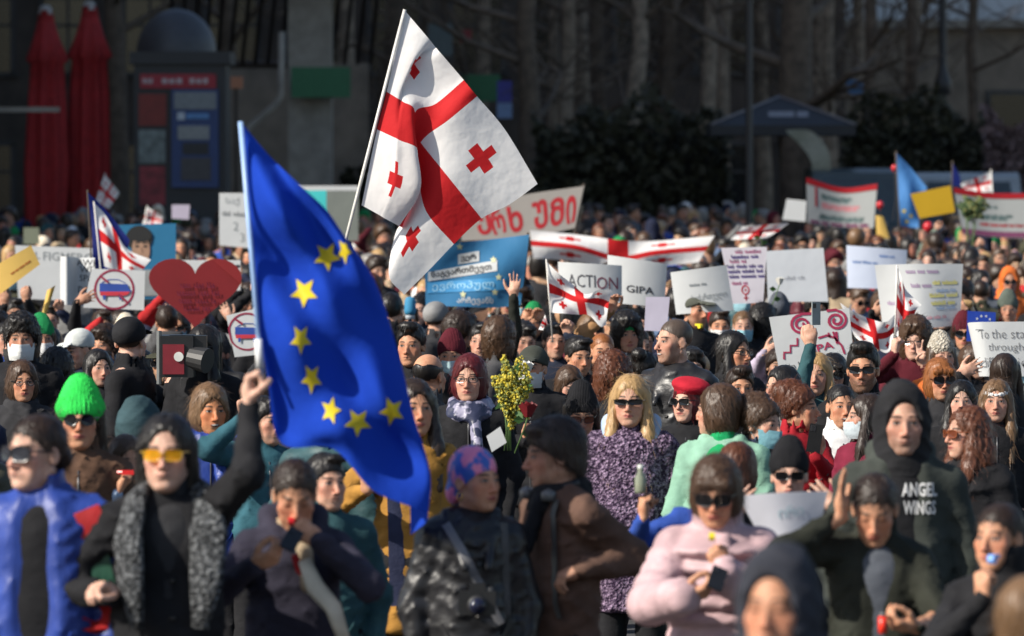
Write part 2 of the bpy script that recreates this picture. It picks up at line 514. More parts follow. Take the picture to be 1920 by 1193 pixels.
def hand_field(f, W, fd, pn, pose, side, glove=0.0):
    lat = fd.cross(pn) * (-1 if side > 0 else 1)     # towards the thumb
    W, fd, pn = Vector(W), Vector(fd), Vector(pn)
    g = glove
    spread = {'open': 1.25, 'v': 1.1}.get(pose, 1.0)
    off = [.030, .010, -.010, -.028]; lens = [.072, .08, .074, .058]; kn = [.088, .092, .087, .078]
    for i in range(4):
        K = W + fd * kn[i] + lat * off[i]
        f.cone(W + fd * .012 + lat * off[i] * .55, K, .0155 + g, .0125 + g, .012)
    f.ell(W + fd * .05 + pn * .004, (.028 + g,) * 3, .015)
    f.ell(W + fd * .03 + lat * .02 + pn * .01, (.019 + g,) * 3, .012)
    for i in range(4):
        K = W + fd * kn[i] + lat * off[i]
        c = CURL[pose][i]; a = 0.0; p = K
        fan = off[i] / .03 * (.16 * spread if pose in ('open',) else .03)
        if pose == 'v': fan = (.22, -.16, 0, 0)[i]
        rr = (.0098, .01, .0096, .0084)[i] + g
        for j, (sg, dr) in enumerate(zip((.46, .3, .24), (0, .0009, .0018))):
            a += R_(c[j])
            d = (fd * math.cos(a) + pn * math.sin(a) + lat * fan * math.cos(a)).normalized()
            q = p + d * lens[i] * sg
            f.cone(p, q, rr - dr, rr - dr - .0008, .0035)
            p = q
    T = W + fd * .028 + lat * .026 + pn * .006
    if pose in ('fist', 'grip', 'pinch', 'v'):
        ds = [(fd * .55 + lat * .35 + pn * .75), (fd * .55 - lat * .25 + pn * .6), (fd * .35 - lat * .7 + pn * .25)]
    elif pose in ('hold', 'phone'):
        ds = [(fd * .6 + lat * .45 + pn * .65), (fd * .85 + lat * .0 + pn * .45), (fd * .95 - lat * .1 + pn * .2)]
    else:
        ds = [(fd * .65 + lat * .75 + pn * .2), (fd * .85 + lat * .45 + pn * .1), (fd * .95 + lat * .25 + pn * .05)]
    p = T
    for d, ln, r0, r1 in zip(ds, (.04, .034, .027), (.0145, .0115, .0105), (.0118, .0108, .0092)):
        q = p + d.normalized() * ln; f.cone(p, q, r0 + g, r1 + g, .005); p = q
def head_field(f, o, H, g='m', v=None):
    """head in its own frame: eyes at z 0, nose towards -y"""
    v = v or {}
    jaw, nose, full, wide = v.get('jaw', 0), v.get('nose', 0), v.get('full', 0), v.get('wide', 0)
    fem = g == 'f'
    M = [list(r) for r in H]
    P = lambda *a: o + H @ Vector(a)
    def E(c, r, k=.012, sub=False): f.ell(P(*c), r, k, M, sub)
    def Cn(a, b_, ra, rb, k=.012, sub=False): f.cone(P(*a), P(*b_), ra, rb, k, 1.0, sub)
    E((0, .02, .032), (.0745 + wide, .0945, .084), .01)
    E((0, -.022, -.022), (.0615 + wide, .068, .088), .02)
    jx = (.043 if fem else .05) + jaw
    for s in (-1, 1):
        Cn((s * jx, .012, -.062), (s * .018, -.062, -.101), .02, .016, .022)
        E((s * .042, -.055, -.026), (.023 + full, .02, .022), .018)
        E((s * .034, -.052, -.066), (.022 + full, .024, .026), .02)
    E((0, -.071, -.102), (.02, .016, .014) if fem else (.024, .017, .016), .014)
    Cn((0, -.03, -.09), (0, .01, -.1), .036, .038, .03)
    if not fem: Cn((-.036, -.077, .017), (.036, -.077, .017), .0105, .0105, .012)
    else: Cn((-.034, -.076, .017), (.034, -.076, .017), .0075, .0075, .012)
    for s in (-1, 1):
        E((s * .0315, -.099, .001), (.0175, .0175, .0115), .011, True)
        E((s * .031, -.0715, -.0005), (.0145, .0135, .0118), .004)
        Cn((s * .019, -.0835, .0045), (s * .044, -.076, .0035), .0032, .0028, .004)
        Cn((s * .02, -.082, -.0085), (s * .043, -.075, -.008), .0026, .0024, .004)
    nl = nose
    Cn((0, -.082, .01), (0, -.107 - nl, -.036), .0075, .0098 + nl * .3, .009)
    E((0, -.106 - nl, -.039), (.011, .0105, .0095), .006)
    for s in (-1, 1):
        E((s * .0128, -.0955, -.043), (.0078, .0105, .0075), .005)
        E((s * .0065, -.1035, -.05), (.0038, .005, .004), .003, True)
    E((0, -.079, -.069), (.027, .016, .021), .012)
    Cn((-.0185, -.086, -.0665), (0, -.0945, -.0635), .0042, .0055, .004)
    Cn((.0185, -.086, -.0665), (0, -.0945, -.0635), .0042, .0055, .004)
    Cn((-.0155, -.087, -.074), (.0155, -.087, -.074), .0052, .0052, .004); E((0, -.0915, -.0745), (.012, .0055, .0055), .004)
    Cn((-.024, -.0905, -.0688), (.024, -.0905, -.0688), .0018, .0018, .003, True)
    E((0, -.094, -.0855), (.016, .008, .0055), .008, True)
    for s in (-1, 1):
        a = Matrix.Rotation(s * -.35, 3, 'Z')
        Me = [list(r) for r in (H @ a)]
        f.ell(P(s * (.0765 + wide), .014, -.012), (.0085, .0205, .0315), .006, Me)
        f.ell(P(s * (.085 + wide), .011, -.009), (.006, .0115, .019), .005, Me, True)
    hb = P(0, .028, -.085)
    f.cone(hb, NECK + Vector((0, .005, -.07)), .054 if not fem else .046, .058 if not fem else .049, .025)
def body_mesh(p, v=None, hf=.006, hc=.022, fine_hands=True, glove=None):
    """one continuous body: head, neck, trunk, arms, hands, legs"""
    o = p.head
    fx = [(o.x - .1, o.x + .1, hf)]; fy = [(o.y - .14, o.y + .12, hf)]; fz = [(o.z - .155, o.z + .125, hf)]
    lo = [-.32, -.22, -.02]; hi = [.32, .22, 1.8]
    for s_, (W, fd, pn, pose) in p.hands.items():
        c = W + fd * .085
        hh = hf * 1.02 if fine_hands and pose != 'relax' else None
        for q, arr in enumerate((fx, fy, fz)):
            if hh: arr.append((c[q] - .1, c[q] + .1, hh))
            lo[q] = min(lo[q], c[q] - .14); hi[q] = max(hi[q], c[q] + .14)
        E = p.arm[s_][1]
        for q in range(3): lo[q] = min(lo[q], E[q] - .08); hi[q] = max(hi[q], E[q] + .08)
    if not fine_hands: pass
    f = Field(axis(lo[0], hi[0], hc, fx), axis(lo[1], hi[1], hc, fy), axis(lo[2], hi[2], hc, fz))
    m = p.g == 'm'; w = p.wide
    f.cone((0, 0, .98), (0, .0, 1.12), (.155) * w, (.135 if m else .12) * w, .04, .7)
    f.cone((0, 0, 1.12), (0, .005, 1.32), (.135 if m else .122) * w, (.155 if m else .14) * w, .05, .68)
    f.cone((-p.sh + .04, .015, 1.385), (p.sh - .04, .015, 1.385), .06, .06, .05)
    f.cone((0, .03, 1.42), (0, .02, 1.36), .066, .1, .04)
    for s_, (S, E, W) in p.arm.items():
        f.cone((s_ * .07, .02, 1.41), S, .055, .055, .03)
        f.cone(S, E, .043, .033, .03); f.cone(E, W, .032, .027, .02)
        f.cone((s_ * .085, 0, .93), (s_ * .095, -.012, .5), .088, .058, .03)
        f.cone((s_ * .095, -.012, .5), (s_ * .1, .02, .09), .056, .036, .03)
        f.cone((s_ * .1, .025, .055), (s_ * .11, -.12, .035), .045, .035, .02)
    for s_, (W, fd, pn, pose) in p.hands.items():
        if fine_hands and pose != 'relax': hand_field(f, W, fd, pn, pose, s_, glove=(glove or {}).get(s_, 0))
        else:
            f.cone(W, W + fd * .09, .03, .034, .02); f.cone(W + fd * .09, W + fd * .16, .03, .018, .02)
            lat = fd.cross(pn) * (-1 if s_ > 0 else 1)
            f.cone(W + fd * .03, W + fd * .09 + lat * .045, .016, .013, .01)
    head_field(f, o, p.H, p.g, v)
    V, Q = f.mesh()
    Hn = np.array([list(r) for r in p.H], dtype=np.float32)
    hl = (V - np.array(o, dtype=np.float32)) @ Hn
    for s_, (W, fd, pn, pose) in p.hands.items():
        c = np.array(W + fd * .08); dh = np.linalg.norm(V - c, axis=1)
        away = (dh < .13) & (hl[:, 1] < -.105) | (dh < np.linalg.norm(hl, axis=1) - .02) & (dh < .14)
        hl[away] = 9.0
    me = mesh_np('body', V, Q)
    a = me.attributes.new('hl', 'FLOAT_VECTOR', 'POINT'); a.data.foreach_set('vector', hl.astype(np.float32).ravel())
    return me
def coat_mesh(p, kind='jacket', t=.025, hem=.74, collar='stand', hood_down=False, open_=0.0, puff=0.0, seed=1, h=.014, fold=.009, cuff=1.0, ow=.2, drape=1.0):
    """jacket or coat: trunk and sleeves as one solid, collar, hem"""
    lo = np.array((-.34, -.27, hem - .06)); hi = np.array((.34, .27, 1.66))
    for s_, (S, E, W) in p.arm.items():
        for q in (S, E, W):
            lo = np.minimum(lo, np.array(q) - .12); hi = np.maximum(hi, np.array(q) + .12)
    f = Field(axis(lo[0], hi[0], h), axis(lo[1], hi[1], h), axis(lo[2], hi[2], h))
    m = p.g == 'm'; w = p.wide
    wt = .136 if m else .125
    pf = .022 if puff else 0.0
    if puff:
        z = hem + .04
        while z < 1.42:
            r = ((.166 + t) if z < 1.05 else (wt + .02 + t + (z - 1.05) * .09)) * w
            f.cone((-r * .32, .003, z), (r * .32, .003, z), r * .70, r * .70, .004, .74) if False else f.ell((0, .003, z), (r + .014, (r + .014) * .76, .037), .002); z += .062
    f.cone((0, 0, hem + .02), (0, 0, 1.08), (.165 + t - pf) * w, (wt + .02 + t - pf) * w, .04, .74)
    f.cone((0, 0, 1.08), (0, .005, 1.32), (wt + .018 + t - pf) * w, (.158 + t - pf) * w, .05, .73)
    f.cone((-p.sh + .06, .015, 1.378), (p.sh - .06, .015, 1.378), .06 + t * .6, .06 + t * .6, .05)
    f.cone((0, .035, 1.405), (0, .02, 1.36), .072 + t * .4, .1 + t, .04)
    for s_, (S, E, W) in p.arm.items():
        f.cone((s_ * .06, .025, 1.405), S, .054 + t * .5, .053 + t * .8, .03)
        W2 = E + (W - E) * (cuff if (W - E).length > .1 else .95)
        if puff:
            for a, b_, ra, rb in ((S, E, .056 + t, .052 + t), (E, W2, .05 + t, .04 + t)):
                n = max(2, int((b_ - a).length / .062))
                for i in range(n + 1):
                    k = i / n; c = a + (b_ - a) * k; r = ra + (rb - ra) * k
                    f.ell(c, r + .008, .002)
        f.cone(S, E, .052 + t * .8 - pf * .6, .046 + t * .7 - pf * .6, .03); f.cone(E, W2, .045 + t * .7 - pf * .6, .032 + t * .45, .022)
    X, Y, Z = f.grid((slice(None),) * 3)
    f.F += folds(X, Y, Z, seed, fold)
    if not puff:
        phi = np.arctan2(X, Y)
        f.F += (.0075 * drape * (.3 if open_ else 1) * np.clip((1.32 - Z) / .45, 0, 1) * np.sin(phi * 7 + seed + 4 * Z + 1.3 * np.sin(9 * Z + phi * 2)) * (np.abs(X) < .24)).astype(np.float32)
    if fold > .005: f.F += folds(X, Y, Z, seed + 50, fold * .55, 2.1)
    f.F = np.maximum(f.F, hem - Z)
    if puff:
        g = 1 - np.abs(np.sin(math.pi * (Z - hem) / .064 + .12 * np.sin(9 * X))); gr = .009 * g ** 4 * (np.abs(X) < p.sh + .015)
        for s_, (S, E, W) in p.arm.items():
            for a, b_ in ((S, E), (E, W)):
                d_ = (b_ - a).normalized(); tt = (X - a.x) * d_.x + (Y - a.y) * d_.y + (Z - a.z) * d_.z
                dist = np.sqrt(np.maximum((X - a.x) ** 2 + (Y - a.y) ** 2 + (Z - a.z) ** 2 - tt ** 2, 0))
                near = (dist < .085) & (tt > .02) & (tt < (b_ - a).length) & (Y < .02 - .0 * X) if abs(a.x) < .1 else (dist < .085) & (tt > .02) & (tt < (b_ - a).length)
                gr = np.where(near, .009 * (1 - np.abs(np.sin(math.pi * tt / .062))) ** 4, gr)
        f.F += gr.astype(np.float32)
    if collar == 'stand':
        f.cone((0, .03, 1.44), (0, .012, 1.52), .082, .078, .015)
        f.cone((0, .022, 1.47), (0, -.0, 1.6), .062, .066, .01, 1.0, True)
    elif collar == 'high':
        f.cone((0, .03, 1.44), (0, .01, 1.545), .092, .092, .015)
        f.cone((0, .022, 1.49), (0, -.0, 1.64), .068, .078, .01, 1.0, True)
    elif collar == 'lapel':
        f.cone((0, .055, 1.49), (-.1, .0, 1.47), .026, .024, .012); f.cone((0, .055, 1.49), (.1, .0, 1.47), .026, .024, .012)
        for s_ in (-1, 1): f.cone((s_ * .095, -.01, 1.475), (s_ * .045, -.16, 1.27), .022, .02, .01)
    if hood_down or collar == 'hood':
        f.cone((-.085, .06, 1.5), (.085, .06, 1.5), .045, .045, .02); f.ell((0, .12, 1.45), (.12, .06, .085), .03)
        for s_ in (-1, 1): f.cone((s_ * .095, .04, 1.49), (s_ * .06, -.09, 1.42), .034, .02, .015)
    if open_:
        f.cone((0, -.05 - ow, 1.53), (0, -.094 - ow, 1.38), ow, ow, .012, 1.0, True); f.cone((0, -.092 - ow, 1.42), (0, -.098 - ow, 1.5 - open_), ow, ow * .92, .012, 1.0, True)
    V, Q = f.mesh()
    return mesh_np(kind, V, Q)
def shirt_mesh(p, t=.005, h=.02, neck=0):
    f = Field(axis(-.3, .3, h), axis(-.22, .22, h), axis(.85, 1.62, h))
    m = p.g == 'm'; w = p.wide; wt = .136 if m else .125
    f.cone((0, 0, .9), (0, 0, 1.1), (.15 + t) * w, (wt + .012 + t) * w, .04, .73)
    f.cone((0, 0, 1.1), (0, .005, 1.32), (wt + .012 + t) * w, (.157 + t) * w, .05, .72)
    f.cone((-p.sh + .05, .015, 1.385), (p.sh - .05, .015, 1.385), .058 + t, .058 + t, .05)
    f.cone((0, .03, 1.41), (0, .02, 1.36), .068, .1 + t, .04)
    if neck: f.cone((0, .025, 1.46), (0, .005, 1.46 + neck), .068, .066, .015)
    X, Y, Z = f.grid((slice(None),) * 3); f.F += folds(X, Y, Z, 5, .004)
    V, Q = f.mesh(); return mesh_np('shirt', V, Q)
def scarf_mesh(p, seed=3, big=1.0, h=.012):
    f = Field(axis(-.24, .24, h), axis(-.24, .22, h), axis(1.2, 1.62, h))
    r = random.Random(seed)
    for i in range(3):
        z = 1.435 + .03 * i; n = 12; rr = (.105 - .012 * i) * big
        for k in range(n):
            a0, a1 = 2 * math.pi * k / n, 2 * math.pi * (k + 1) / n
            f.cone((rr * math.sin(a0), .01 + rr * math.cos(a0), z - .015 * (1 - math.cos(a0))), (rr * math.sin(a1), .01 + rr * math.cos(a1), z - .015 * (1 - math.cos(a1))), .026 * big, .026 * big, .01)
    f.cone((.03, -.1, 1.42), (.05, -.17, 1.26), .03, .035, .02)
    X, Y, Z = f.grid((slice(None),) * 3); f.F += folds(X, Y, Z, seed, .005, 1.3)
    V, Q = f.mesh(); return mesh_np('scarf', V, Q)
_T = {}
def trousers_mesh():
    if 'tr' in _T: return _T['tr']
    h = .026; f = Field(axis(-.26, .26, h), axis(-.2, .2, h), axis(.02, 1.04, h))
    f.cone((0, 0, .94), (0, 0, 1.0), .165, .15, .03, .72)
    for s_ in (-1, 1):
        f.cone((s_ * .085, 0, .93), (s_ * .095, -.012, .5), .098, .072, .03); f.cone((s_ * .095, -.012, .5), (s_ * .1, .02, .1), .07, .056, .03)
    X, Y, Z = f.grid((slice(None),) * 3); f.F += folds(X, Y, Z, 9, .006)
    V, Q = f.mesh(); _T['tr'] = mesh_np('trousers', V, Q); return _T['tr']
def shoe_mesh(s_):
    k = 'sh%d' % s_
    if k in _T: return _T[k]
    h = .018; f = Field(axis(s_ * .105 - .09, s_ * .105 + .09, h), axis(-.24, .14, h), axis(-.03, .2, h))
    f.cone((s_ * .1, .03, .06), (s_ * .112, -.13, .04), .054, .044, .02); f.cone((s_ * .1, .03, .07), (s_ * .1, .025, .13), .05, .048, .02)
    X, Y, Z = f.grid((slice(None),) * 3); f.F = np.maximum(f.F, .003 - Z)
    V, Q = f.mesh(); _T[k] = mesh_np('shoe', V, Q); return _T[k]
# ---- things worn on the head, in head coordinates
def ribbons(V, N, n, seed, length=.045, flare=.006, width=.0015, curl=0.0):
    """loose strands lying on a head of hair"""
    r = np.random.default_rng(seed); ids = r.integers(0, len(V), n)
    vs, fs = [], []
    P, M = V[ids], N[ids]
    keep = P[:, 2] > -.5
    dn = np.array((0, .35, -1.0)) + r.normal(0, .25, (n, 3))
    tn = dn - M * (dn * M).sum(1, keepdims=True); tn /= np.linalg.norm(tn, axis=1, keepdims=True) + 1e-6
    sd = np.cross(tn, M); L = length * r.uniform(.5, 1.4, n)
    nseg = 4
    for s in range(nseg + 1):
        t = s / nseg
        c = P + tn * (L * t)[:, None] + M * (.0012 + flare * r.uniform(.1, 1, n) * t * t)[:, None]
        if curl: c = c + sd * (curl * np.sin(t * 9 + ids))[:, None] + M * (curl * np.cos(t * 9 + ids))[:, None]
        w = width * (1 - .75 * t) * .5
        vs.append(c - sd * w); vs.append(c + sd * w)
    A = np.stack(vs, 1).reshape(-1, 3)
    k = 2 * (nseg + 1); b_ = np.arange(n) * k
    for s in range(nseg):
        fs.append(np.stack([b_ + 2 * s, b_ + 2 * s + 1, b_ + 2 * s + 3, b_ + 2 * s + 2], 1))
    return A, np.concatenate(fs)
def hair_mesh(style, seed=0, h=.006, n=420):
    key = ('hair', style, seed, h)
    if key in _T: return _T[key]
    long_ = style in ('long', 'longback', 'longcurly', 'longfringe', 'loose', 'pony')
    lo = (-.17, -.16, -.42 if long_ else -.2); hi = (.17, .2, .2)
    f = Field(axis(lo[0], hi[0], h), axis(lo[1], hi[1], h), axis(lo[2], hi[2], h * (1.6 if long_ else 1)))
    X, Y, Z = f.grid((slice(None),) * 3)
    def cap(e=0.0, top=0.0): f.ell((0, .022, .036), (.081 + e, .101 + e, .09 + e + top), .01)
    def hairline(zf=.066, sl=.95, y0=-.085):
        d = (zf - (Y - y0) * sl - .018 * np.cos(np.clip(X / .07, -1.5, 1.5) * math.pi * .5) * 0 - Z) / math.sqrt(1 + sl * sl)
        k = .012; A = f.F; hh = np.clip(.5 - .5 * (d - A) / k, 0, 1)
        f.F = d * (1 - hh) + A * hh + k * hh * (1 - hh)
    curly = 0; L, fl = .035, .005
    if style in ('crop', 'buzz'): cap(-.003 if style == 'crop' else -.0048); hairline(.062, .95); L = .014; fl = .003
    elif style == 'short': cap(.002, .004); f.ell((.02, -.055, .105), (.05, .035, .022), .015); hairline(.058, .9)
    elif style == 'quiff': cap(.003, .008); f.ell((0, -.06, .112), (.06, .045, .032), .015); hairline(.07, .95)
    elif style == 'pulled': cap(-.003); hairline(.066, .93); f.ell((0, .115, -.02), (.035, .035, .04), .02); L = .05; fl = .002
    elif style == 'bun': cap(.0); hairline(.066, .93); f.ell((0, .1, .105), (.05, .048, .045), .02); curly = .005
    elif style == 'updo': cap(.012); hairline(.06, .9); f.ell((0, .09, .09), (.08, .07, .06), .03); f.ell((.03, .05, .13), (.05, .05, .03), .02); curly = .009; L = .05; fl = .02
    elif style == 'curly':
        cap(.022, .012); f.ell((0, -.06, .1), (.065, .045, .03), .02); hairline(.05, .85); curly = .013; L = .04; fl = .02
    elif style == 'bigcurly':
        cap(.03, .02); f.ell((0, .03, -.05), (.115, .09, .1), .03); f.ell((0, -.06, .105), (.075, .05, .035), .02)
        f.ell((0, -.11, -.045), (.062, .085, .108), .015, None, True); curly = .016; L = .05; fl = .025
    elif style == 'shaggy':
        cap(.013, .006); f.ell((0, .05, -.045), (.082, .072, .08), .03); f.ell((.01, -.055, .1), (.06, .04, .03), .02); hairline(.05, .8); L = .075; fl = .02
    elif style == 'bald': cap(-.0045); f.F = np.maximum(f.F, Z - .05 - .12 * Y - .006 * np.sin(X * 90)); hairline(.015, 1.0); L = .012
    elif style in ('bob', 'fringe', 'bobback'):
        cap(.008); f.ell((0, .022, -.03), (.1, .096, .115), .02); f.F = np.maximum(f.F, -.125 - Z)
        f.ell((0, -.105, -.05), (.064, .088, .118 if style == 'bob' else .102), .012, None, True)
        if style == 'fringe': f.cone((-.045, -.075, .05), (.045, -.075, .05), .02, .02, .012)
        L = .06; fl = .008
    else:
        cap(.005)
        back = style in ('longback', 'pony')
        if style == 'pony':
            hairline(.066, .93); f.ell((0, .11, .03), (.035, .03, .035), .015); f.cone((0, .12, .02), (0, .13, -.3), .04, .022, .02)
        else:
            f.cone((0, .055, -.0), (0, .085, -.33), .085, .07, .03, .62)
            if not back:
                for s in (-1, 1):
                    f.cone((s * .072, -.0, .03), (s * .088, -.035, -.17), .026, .034, .02); f.cone((s * .088, -.035, -.17), (s * .085, -.075, -.35), .034, .022, .02)
            else:
                for s in (-1, 1): f.cone((s * .072, .02, .03), (s * .085, .05, -.2), .025, .03, .02)
            f.ell((0, -.11, -.05 + (.018 if back else 0)), (.064, .086, .125), .012, None, True)
            if style == 'longfringe': f.cone((-.045, -.075, .046), (.045, -.075, .046), .02, .02, .012)
            if style == 'loose':
                f.ell((0, .0, .1), (.07, .08, .03), .02)
            if style == 'longcurly': curly = .013; f.ell((0, .04, -.12), (.13, .09, .16), .04); f.ell((0, -.11, -.05), (.064, .086, .125), .012, None, True)
        f.cone((.004, -.09, .105), (.004, .08, .14), .006, .005, .006, 1, True)
        L = .09; fl = .01 if style != 'longcurly' else .03
    ph = np.arctan2(X, Y + .02)
    if curly:
        r = random.Random(seed)
        for i in range(3):
            k = r.uniform(110, 210); f.F += curly * .38 * np.sin(k * X + r.random() * 6 + 2 * np.sin(k * .4 * Z)) * np.sin(k * Y + r.random() * 6) * np.sin(k * .8 * Z + r.random() * 6)
    gv = .15 if style in ('buzz', 'crop', 'bald') else 1.0
    f.F += gv * .0022 * np.sin(ph * 38 + 2.5 * np.sin(Z * 28 + seed) + seed) + gv * .0020 * np.sin(ph * 71 + 3 * np.sin(Z * 19 + 1.3 * seed))
    V, Q = f.mesh(); N = vnormals(V, Q)
    up = (V[:, 2] > -.36)
    A, G = ribbons(V[up], N[up], int(n * (2.6 if curly else 1.7)), seed, L, fl, .0015 if h < .008 else .0022 if h < .0095 else .0035, .006 if curly else 0)
    me = mesh_np('hair', np.concatenate([V, A.astype(np.float32)]), np.concatenate([Q, G + len(V)]))
    _T[key] = me
    return me
def hat_mesh(style, h=.006):
    key = ('hat', style, h)
    if key in _T: return _T[key]
    f = Field(axis(-.17, .17, h), axis(-.22, .2, h), axis(-.24, .22, h)); X, Y, Z = f.grid((slice(None),) * 3)
    def above(zf, sl, y0=-.09): f.F = np.maximum(f.F, (zf - (Y - y0) * sl - Z) / math.sqrt(1 + sl * sl))
    if style == 'beanie':
        f.ell((0, .024, .045), (.088, .108, .102), .01); f.ell((0, .04, .12), (.055, .06, .055), .03); above(.032, .38)
        f.F += .0014 * np.sin(np.arctan2(X, Y - .02) * 46)
    elif style == 'peaked':
        f.ell((0, .024, .045), (.091, .111, .1), .01); f.ell((0, .028, .04), (.099, .118, .06), .02); f.ell((0, .03, .12), (.052, .06, .062), .05); above(.02, .45)
        f.F += .0026 * np.sin(np.arctan2(X, Y - .02) * 38)
        f.F = np.minimum(f.F, 1)
    elif style == 'cap':
        f.ell((0, .022, .042), (.089, .109, .093), .01); above(.042, .3)
        f.ell((0, -.125, .05), (.072, .07, .007), .006, [list(r) for r in Matrix.Rotation(.22, 3, 'X')])
    elif style == 'beret': f.ell((.012, .02, .085), (.115, .12, .052), .012, [list(r) for r in Matrix.Rotation(.2, 3, 'Y')]); f.ell((0, .02, .05), (.083, .102, .06), .02); above(.045, .35)
    elif style == 'wrap':
        f.ell((0, .024, .036), (.085, .106, .098), .01); f.ell((.0, .09, -.05), (.07, .045, .06), .03); f.cone((.02, .11, -.06), (.07, .12, -.14), .03, .02, .02); above(.048, .82)
    elif style == 'band': f.ell((0, .022, .036), (.088, .108, .097), .01); f.ell((0, .022, .036), (.08, .1, .3), .004, None, True); f.F = np.maximum(f.F, np.abs(Z - .06 - .25 * Y) - .014)
    elif style == 'hood':
        f.ell((0, .03, .03), (.102, .122, .125), .01); f.cone((0, .03, -.03), (0, .03, -.19), .1, .115, .05); f.ell((0, .07, .1), (.05, .06, .05), .04)
        f.F += folds(X, Y, Z, 4, .004)
        f.ell((0, -.125, -.015), (.072, .115, .108), .015, None, True); f.F = np.maximum(f.F, -.2 - Z)
    elif style == 'headscarf':
        f.ell((0, .03, .03), (.092, .112, .108), .01); f.cone((0, .03, -.03), (0, .03, -.17), .09, .1, .05)
        f.ell((0, -.12, -.02), (.066, .1, .1), .012, None, True); f.F = np.maximum(f.F, -.18 - Z)
    V, Q = f.mesh(); me = mesh_np('hat', V, Q); _T[key] = me
    return me
def glasses_mesh(style):
    key = ('gl', style)
    if key in _T: return _T[key]
    b = MB()
    w, hgt, pw, tilt = {'slim': (.034, .0145, 3.4, .0), 'rect': (.0285, .0195, 3.4, 0), 'round': (.0265, .0245, 2.1, 0), 'big': (.033, .026, 2.8, 0), 'clear': (.026, .0185, 2.8, 0), 'roundclear': (.0235, .022, 2, 0)}[style]
    th = .0042 if style in ('clear', 'roundclear') else .003
    for s in (-1, 1):
        cx = s * .034; n = 22; rings = []
        for e, yy in ((1.0, 0), (1.0, .003), (.82 if th > .004 else .9, .0015)):
            rg = []
            for k in range(n):
                a = 2 * math.pi * k / n; ca, sa = math.cos(a), math.sin(a)
                x = cx + math.copysign(abs(ca) ** (2 / pw), ca) * w * e; z = -.002 + math.copysign(abs(sa) ** (2 / pw), sa) * hgt * e
                rg.append((x, -.108 + yy + 4.5 * x * x, z))
            rings.append(rg)
        o = [len(b.v)]
        V = rings[0] + rings[1] + rings[2]
        Fc = [(k, (k + 1) % n, n + (k + 1) % n, n + k) for k in range(n)]
        Fi = [((k + 1) % n, k, 2 * n + k, 2 * n + (k + 1) % n) for k in range(n)]
        b.add(V, Fc + Fi, 0)
        b.add(rings[2], [tuple(range(n))], 1)
        x0 = s * (.034 + w)
        b.tube([(x0, -.107 + 4.5 * x0 * x0, .006), (s * .076, -.05, .006), (s * .08, .012, .004)], .0026, 6)
    b.tube([(-.006, -.109, .002), (0, -.111, .004), (.006, -.109, .002)], .0024, 6)
    me = mesh_py('glasses', b.v, b.f, False, b.m); _T[key] = me
    return me
def mask_mesh():
    if 'mask' in _T: return _T['mask']
    V, Fc = [], []; nu, nv = 16, 9
    for off in (0, .003):
        for j in range(nv):
            v = j / (nv - 1); z = -.028 - .09 * v
            for i in range(nu):
                u = -1 + 2 * i / (nu - 1); x = u * (.0755 - .010 * v * v)
                nose = math.exp(-(u * 3.2) ** 2) * (.016 * (1 - v) + .007)
                y = -.0985 + .07 * abs(u) ** 2.6 - nose - .006 * math.sin(math.pi * v) + .028 * max(0, v - .75) - .0015 * math.sin(v * 19)
                V.append((x, y + off, z + .006 * abs(u) * (1 - v)))
    N = nu * nv
    for j in range(nv - 1):
        for i in range(nu - 1):
            a = j * nu + i; q = (a, a + 1, a + nu + 1, a + nu); Fc += [q[::-1], tuple(N + k for k in q)]
    b = MB(); b.add(V, Fc)
    for s in (-1, 1):
        b.tube([(s * .069, -.02, -.03), (s * .079, .0, -.006), (s * .083, .03, -.02), (s * .072, -.0, -.06), (s * .06, -.03, -.112)], .0013, 5)
    me = mesh_py('mask', b.v, b.f, True, b.m); _T['mask'] = me
    return me
